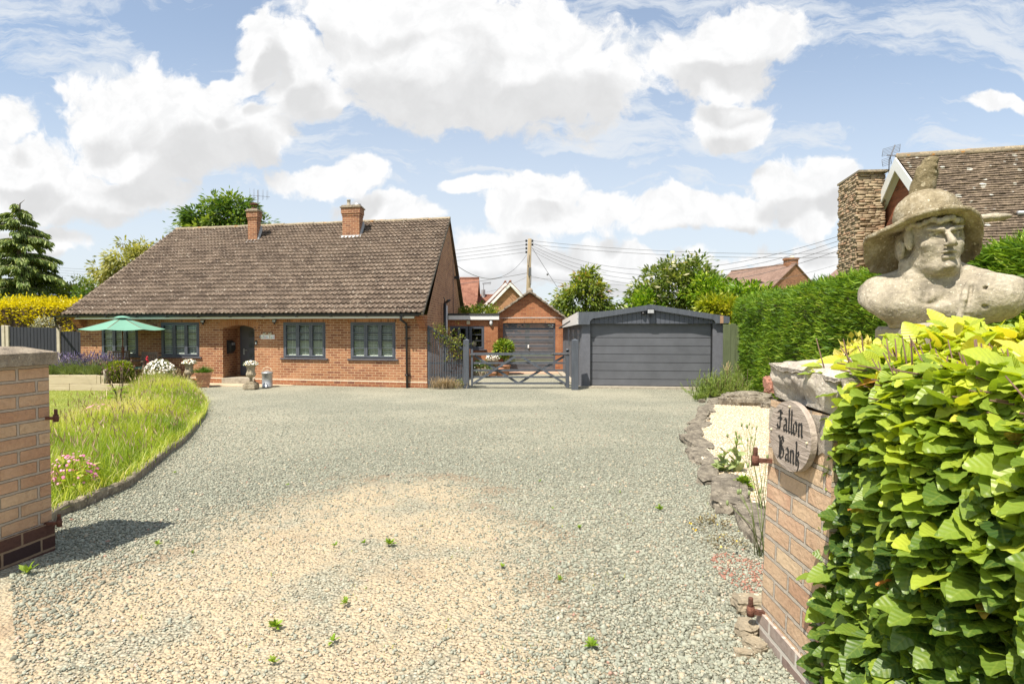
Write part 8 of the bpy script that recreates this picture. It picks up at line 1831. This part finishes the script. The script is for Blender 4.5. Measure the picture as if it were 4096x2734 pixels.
# neck with sinews
b.smin(b.cap(S_(900, 1130, .02), S_(940, 930, .005), .078, .072), .05)
b.smin(b.cap(S_(900, 1180, -.09), S_(755, 915, .0), .014, .022), .02)
b.smin(b.cap(S_(950, 1180, -.09), S_(1130, 985, -.02), .012, .02), .02)
b.smin(b.cap(S_(880, 1175, -.085), S_(660, 1140, -.03), .013, .013), .022)
b.smin(b.cap(S_(970, 1175, -.085), S_(1180, 1110, -.04), .013, .013), .022)
b.smax(b.ell(S_(922, 1160, -.108), (.014, .02, .018)), .012)
# skull, jaw
E_((0, .02, .045), (.078, .098, .095), .02); E_((0, -.018, -.035), (.068, .072, .080), .03); E_((0, -.058, -.096), (.036, .032, .026), .03)
for sx in (-1, 1): C_((sx * .060, .02, -.062), (sx * .022, -.055, -.102), .020, .020, .025)
for sx in (-1, 1):
    E_((sx * .047, -.054, -.018), (.022, .020, .018), .018)
    XE((sx * .033, -.098, .013), (.022, .024, .0135), .008)
    E_((sx * .032, -.0665, .011), (.0145, .0125, .0105), .002)
    C_((sx * .013, -.094, .026), (sx * .054, -.080, .033), .0085, .0060, .006)
    C_((sx * .017, -.0815, .0215), (sx * .050, -.069, .018), .0040, .0035, .003)
    C_((sx * .018, -.0795, .000), (sx * .047, -.070, .004), .0030, .0028, .003)
    XE((sx * .031, -.0835, .0105), (.0066, .011, .0066), .001)
    E_((sx * .012, -.106, -.030), (.0098, .013, .0075), .005)
    XE((sx * .007, -.112, -.0385), (.004, .006, .003), .002)
    C_((sx * .006, -.101, -.051), (sx * .034, -.089, -.056), .0065, .0045, .003)
    C_((sx * .034, -.089, -.056), (sx * .047, -.076, -.048), .0048, .0026, .003)
    E_((sx * .096, .030, -.012), (.012, .022, .036), .005)
    XE((sx * .110, .022, -.008), (.012, .013, .024), .004)
    E_((sx * .082, -.004, .016), (.014, .020, .040), .004)
    XE((sx * .042, -.095, -.072), (.012, .02, .03), .02)
C_((0, -.090, .020), (0, -.121, -.024), .0080, .0120, .008)
E_((0, -.119, -.028), (.0125, .012, .010), .004)
XE((0, -.110, -.0640), (.024, .012, .0022), .002)
C_((-.015, -.090, -.071), (.015, -.090, -.071), .0078, .0078, .005)
XE((0, -.104, -.083), (.018, .010, .005), .006)
E_((0, -.088, -.102), (.020, .016, .014), .010)
for k in range(13):
    a = -1.35 + 2.7 * k / 12; E_((.085 * math.sin(a), .01 - .104 * math.cos(a), .060 + .005 * math.sin(k * 2.1)), (.013, .012, .012), .004)
E_((-.068, .07, .0), (.03, .04, .06), .01); E_((.068, .07, .0), (.03, .04, .06), .01)
body = smesh('body', b, ST, bust, .0022, 0, 1)
# ---- hat: domed crown and a big wavy brim
Rt = rotm(R(20), R(4), R(5)); CC = S_(925, 575, .01)
hat = SDF((-.30, -.27, .20), (.26, .27, .60), .0045)
bc = S_(930, 600, .01); X = hat.X - bc[0]; Y = hat.Y - bc[1]; rr_ = np.hypot(X, Y); th = np.degrees(np.arctan2(Y, X))
TH = [-180, -165, -150, -130, -110, -90, -65, -40, -20, 0, 20, 45, 90, 130, 155, 168, 180]
ROUT = [.235, .228, .212, .190, .178, .172, .172, .178, .182, .186, .19, .185, .19, .215, .235, .240, .235]
ZOUT = [-.078, -.064, -.056, -.034, -.004, .014, .024, .018, -.005, -.055, -.130, -.165, -.17, -.195, -.190, -.15, -.078]
ZIN = [-.03, -.03, -.028, -.018, -.006, .002, .006, .004, .0, -.01, -.02, -.03, -.03, -.03, -.03, -.03, -.03]
def per(v): return np.interp(th[:, :, 0], TH, v)
ro = per(ROUT); zo = per(ZOUT); zi = per(ZIN); r2 = rr_[:, :, 0]; t_ = np.clip((r2 - .11) / np.maximum(ro - .11, .02), 0, 1.25)
zs_ = bc[2] + zi + (zo - zi) * t_ ** 1.25
for _ in range(6): zs_[1:-1, 1:-1] = (zs_[1:-1, 1:-1] * 2 + zs_[:-2, 1:-1] + zs_[2:, 1:-1] + zs_[1:-1, :-2] + zs_[1:-1, 2:]) / 6
gx_, gy_ = np.gradient(zs_, .0045); gm = np.sqrt(1 + gx_ ** 2 + gy_ ** 2)
db = np.abs(hat.Z - zs_[:, :, None]) / gm[:, :, None] - .0090; db = np.maximum(db, (rr_ - ro[:, :, None]) * .8); db = np.maximum(db, .085 - rr_); hat.d = db.astype('f')
cr = hat.ell(CC, (.124, .128, .114), Rt); cr = np.maximum(cr, -(hat.Z - (bc[2] + zi[:, :, None] - .004))); hat.smin(cr.astype('f'), .012)
smesh('hat', hat, stonemat('hat_stone', (0.33, 0.275, 0.18), (0.15, 0.12, 0.07), (0.52, 0.47, 0.37), 13, .6, 95), bust, .0030, 3, 1)
# ---- plume: thick upright feather with a curled tip, its quill showing at the right
pl = SDF((-.16, -.08, .50), (.26, .20, .76), .0045)
FP = [(868, 430, .05), (884, 340, .05), (912, 250, .05), (940, 175, .045)]; FR = [.046, .042, .036, .028]
for (a, c_, r0, r1) in zip(FP[:-1], FP[1:], FR[:-1], FR[1:]): pl.smin(pl.cap(S_(*a), S_(*c_), r0, r1), .02)
pl.smin(pl.cap(S_(905, 165, .05), S_(975, 150, .03), .020, .014), .015); pl.smin(pl.cap(S_(920, 195, .03), S_(985, 200, .02), .012, .007), .008); pl.smin(pl.ell(S_(915, 240, .02), (.014, .014, .022)), .008)
pl.smin(pl.cap(S_(800, 430, .03), S_(860, 200, .03), .014, .012), .008)
pl.d = np.minimum(pl.d, 9)
smesh('plume', pl, stonemat('plume_stone', (0.27, 0.22, 0.13), (0.13, 0.105, 0.055), (0.42, 0.37, 0.26), 14, .9, 50), bust, .004, 9, 1)
ql = SDF((.05, -.04, .38), (.26, .14, .50), .0045)
ql.smin(ql.ell(S_(1340, 610, .05), (.088, .03, .0175), rotm(0, 0, R(-1))), .01); smesh('plume_tip', ql, ST, bust, .003, 5, 1)
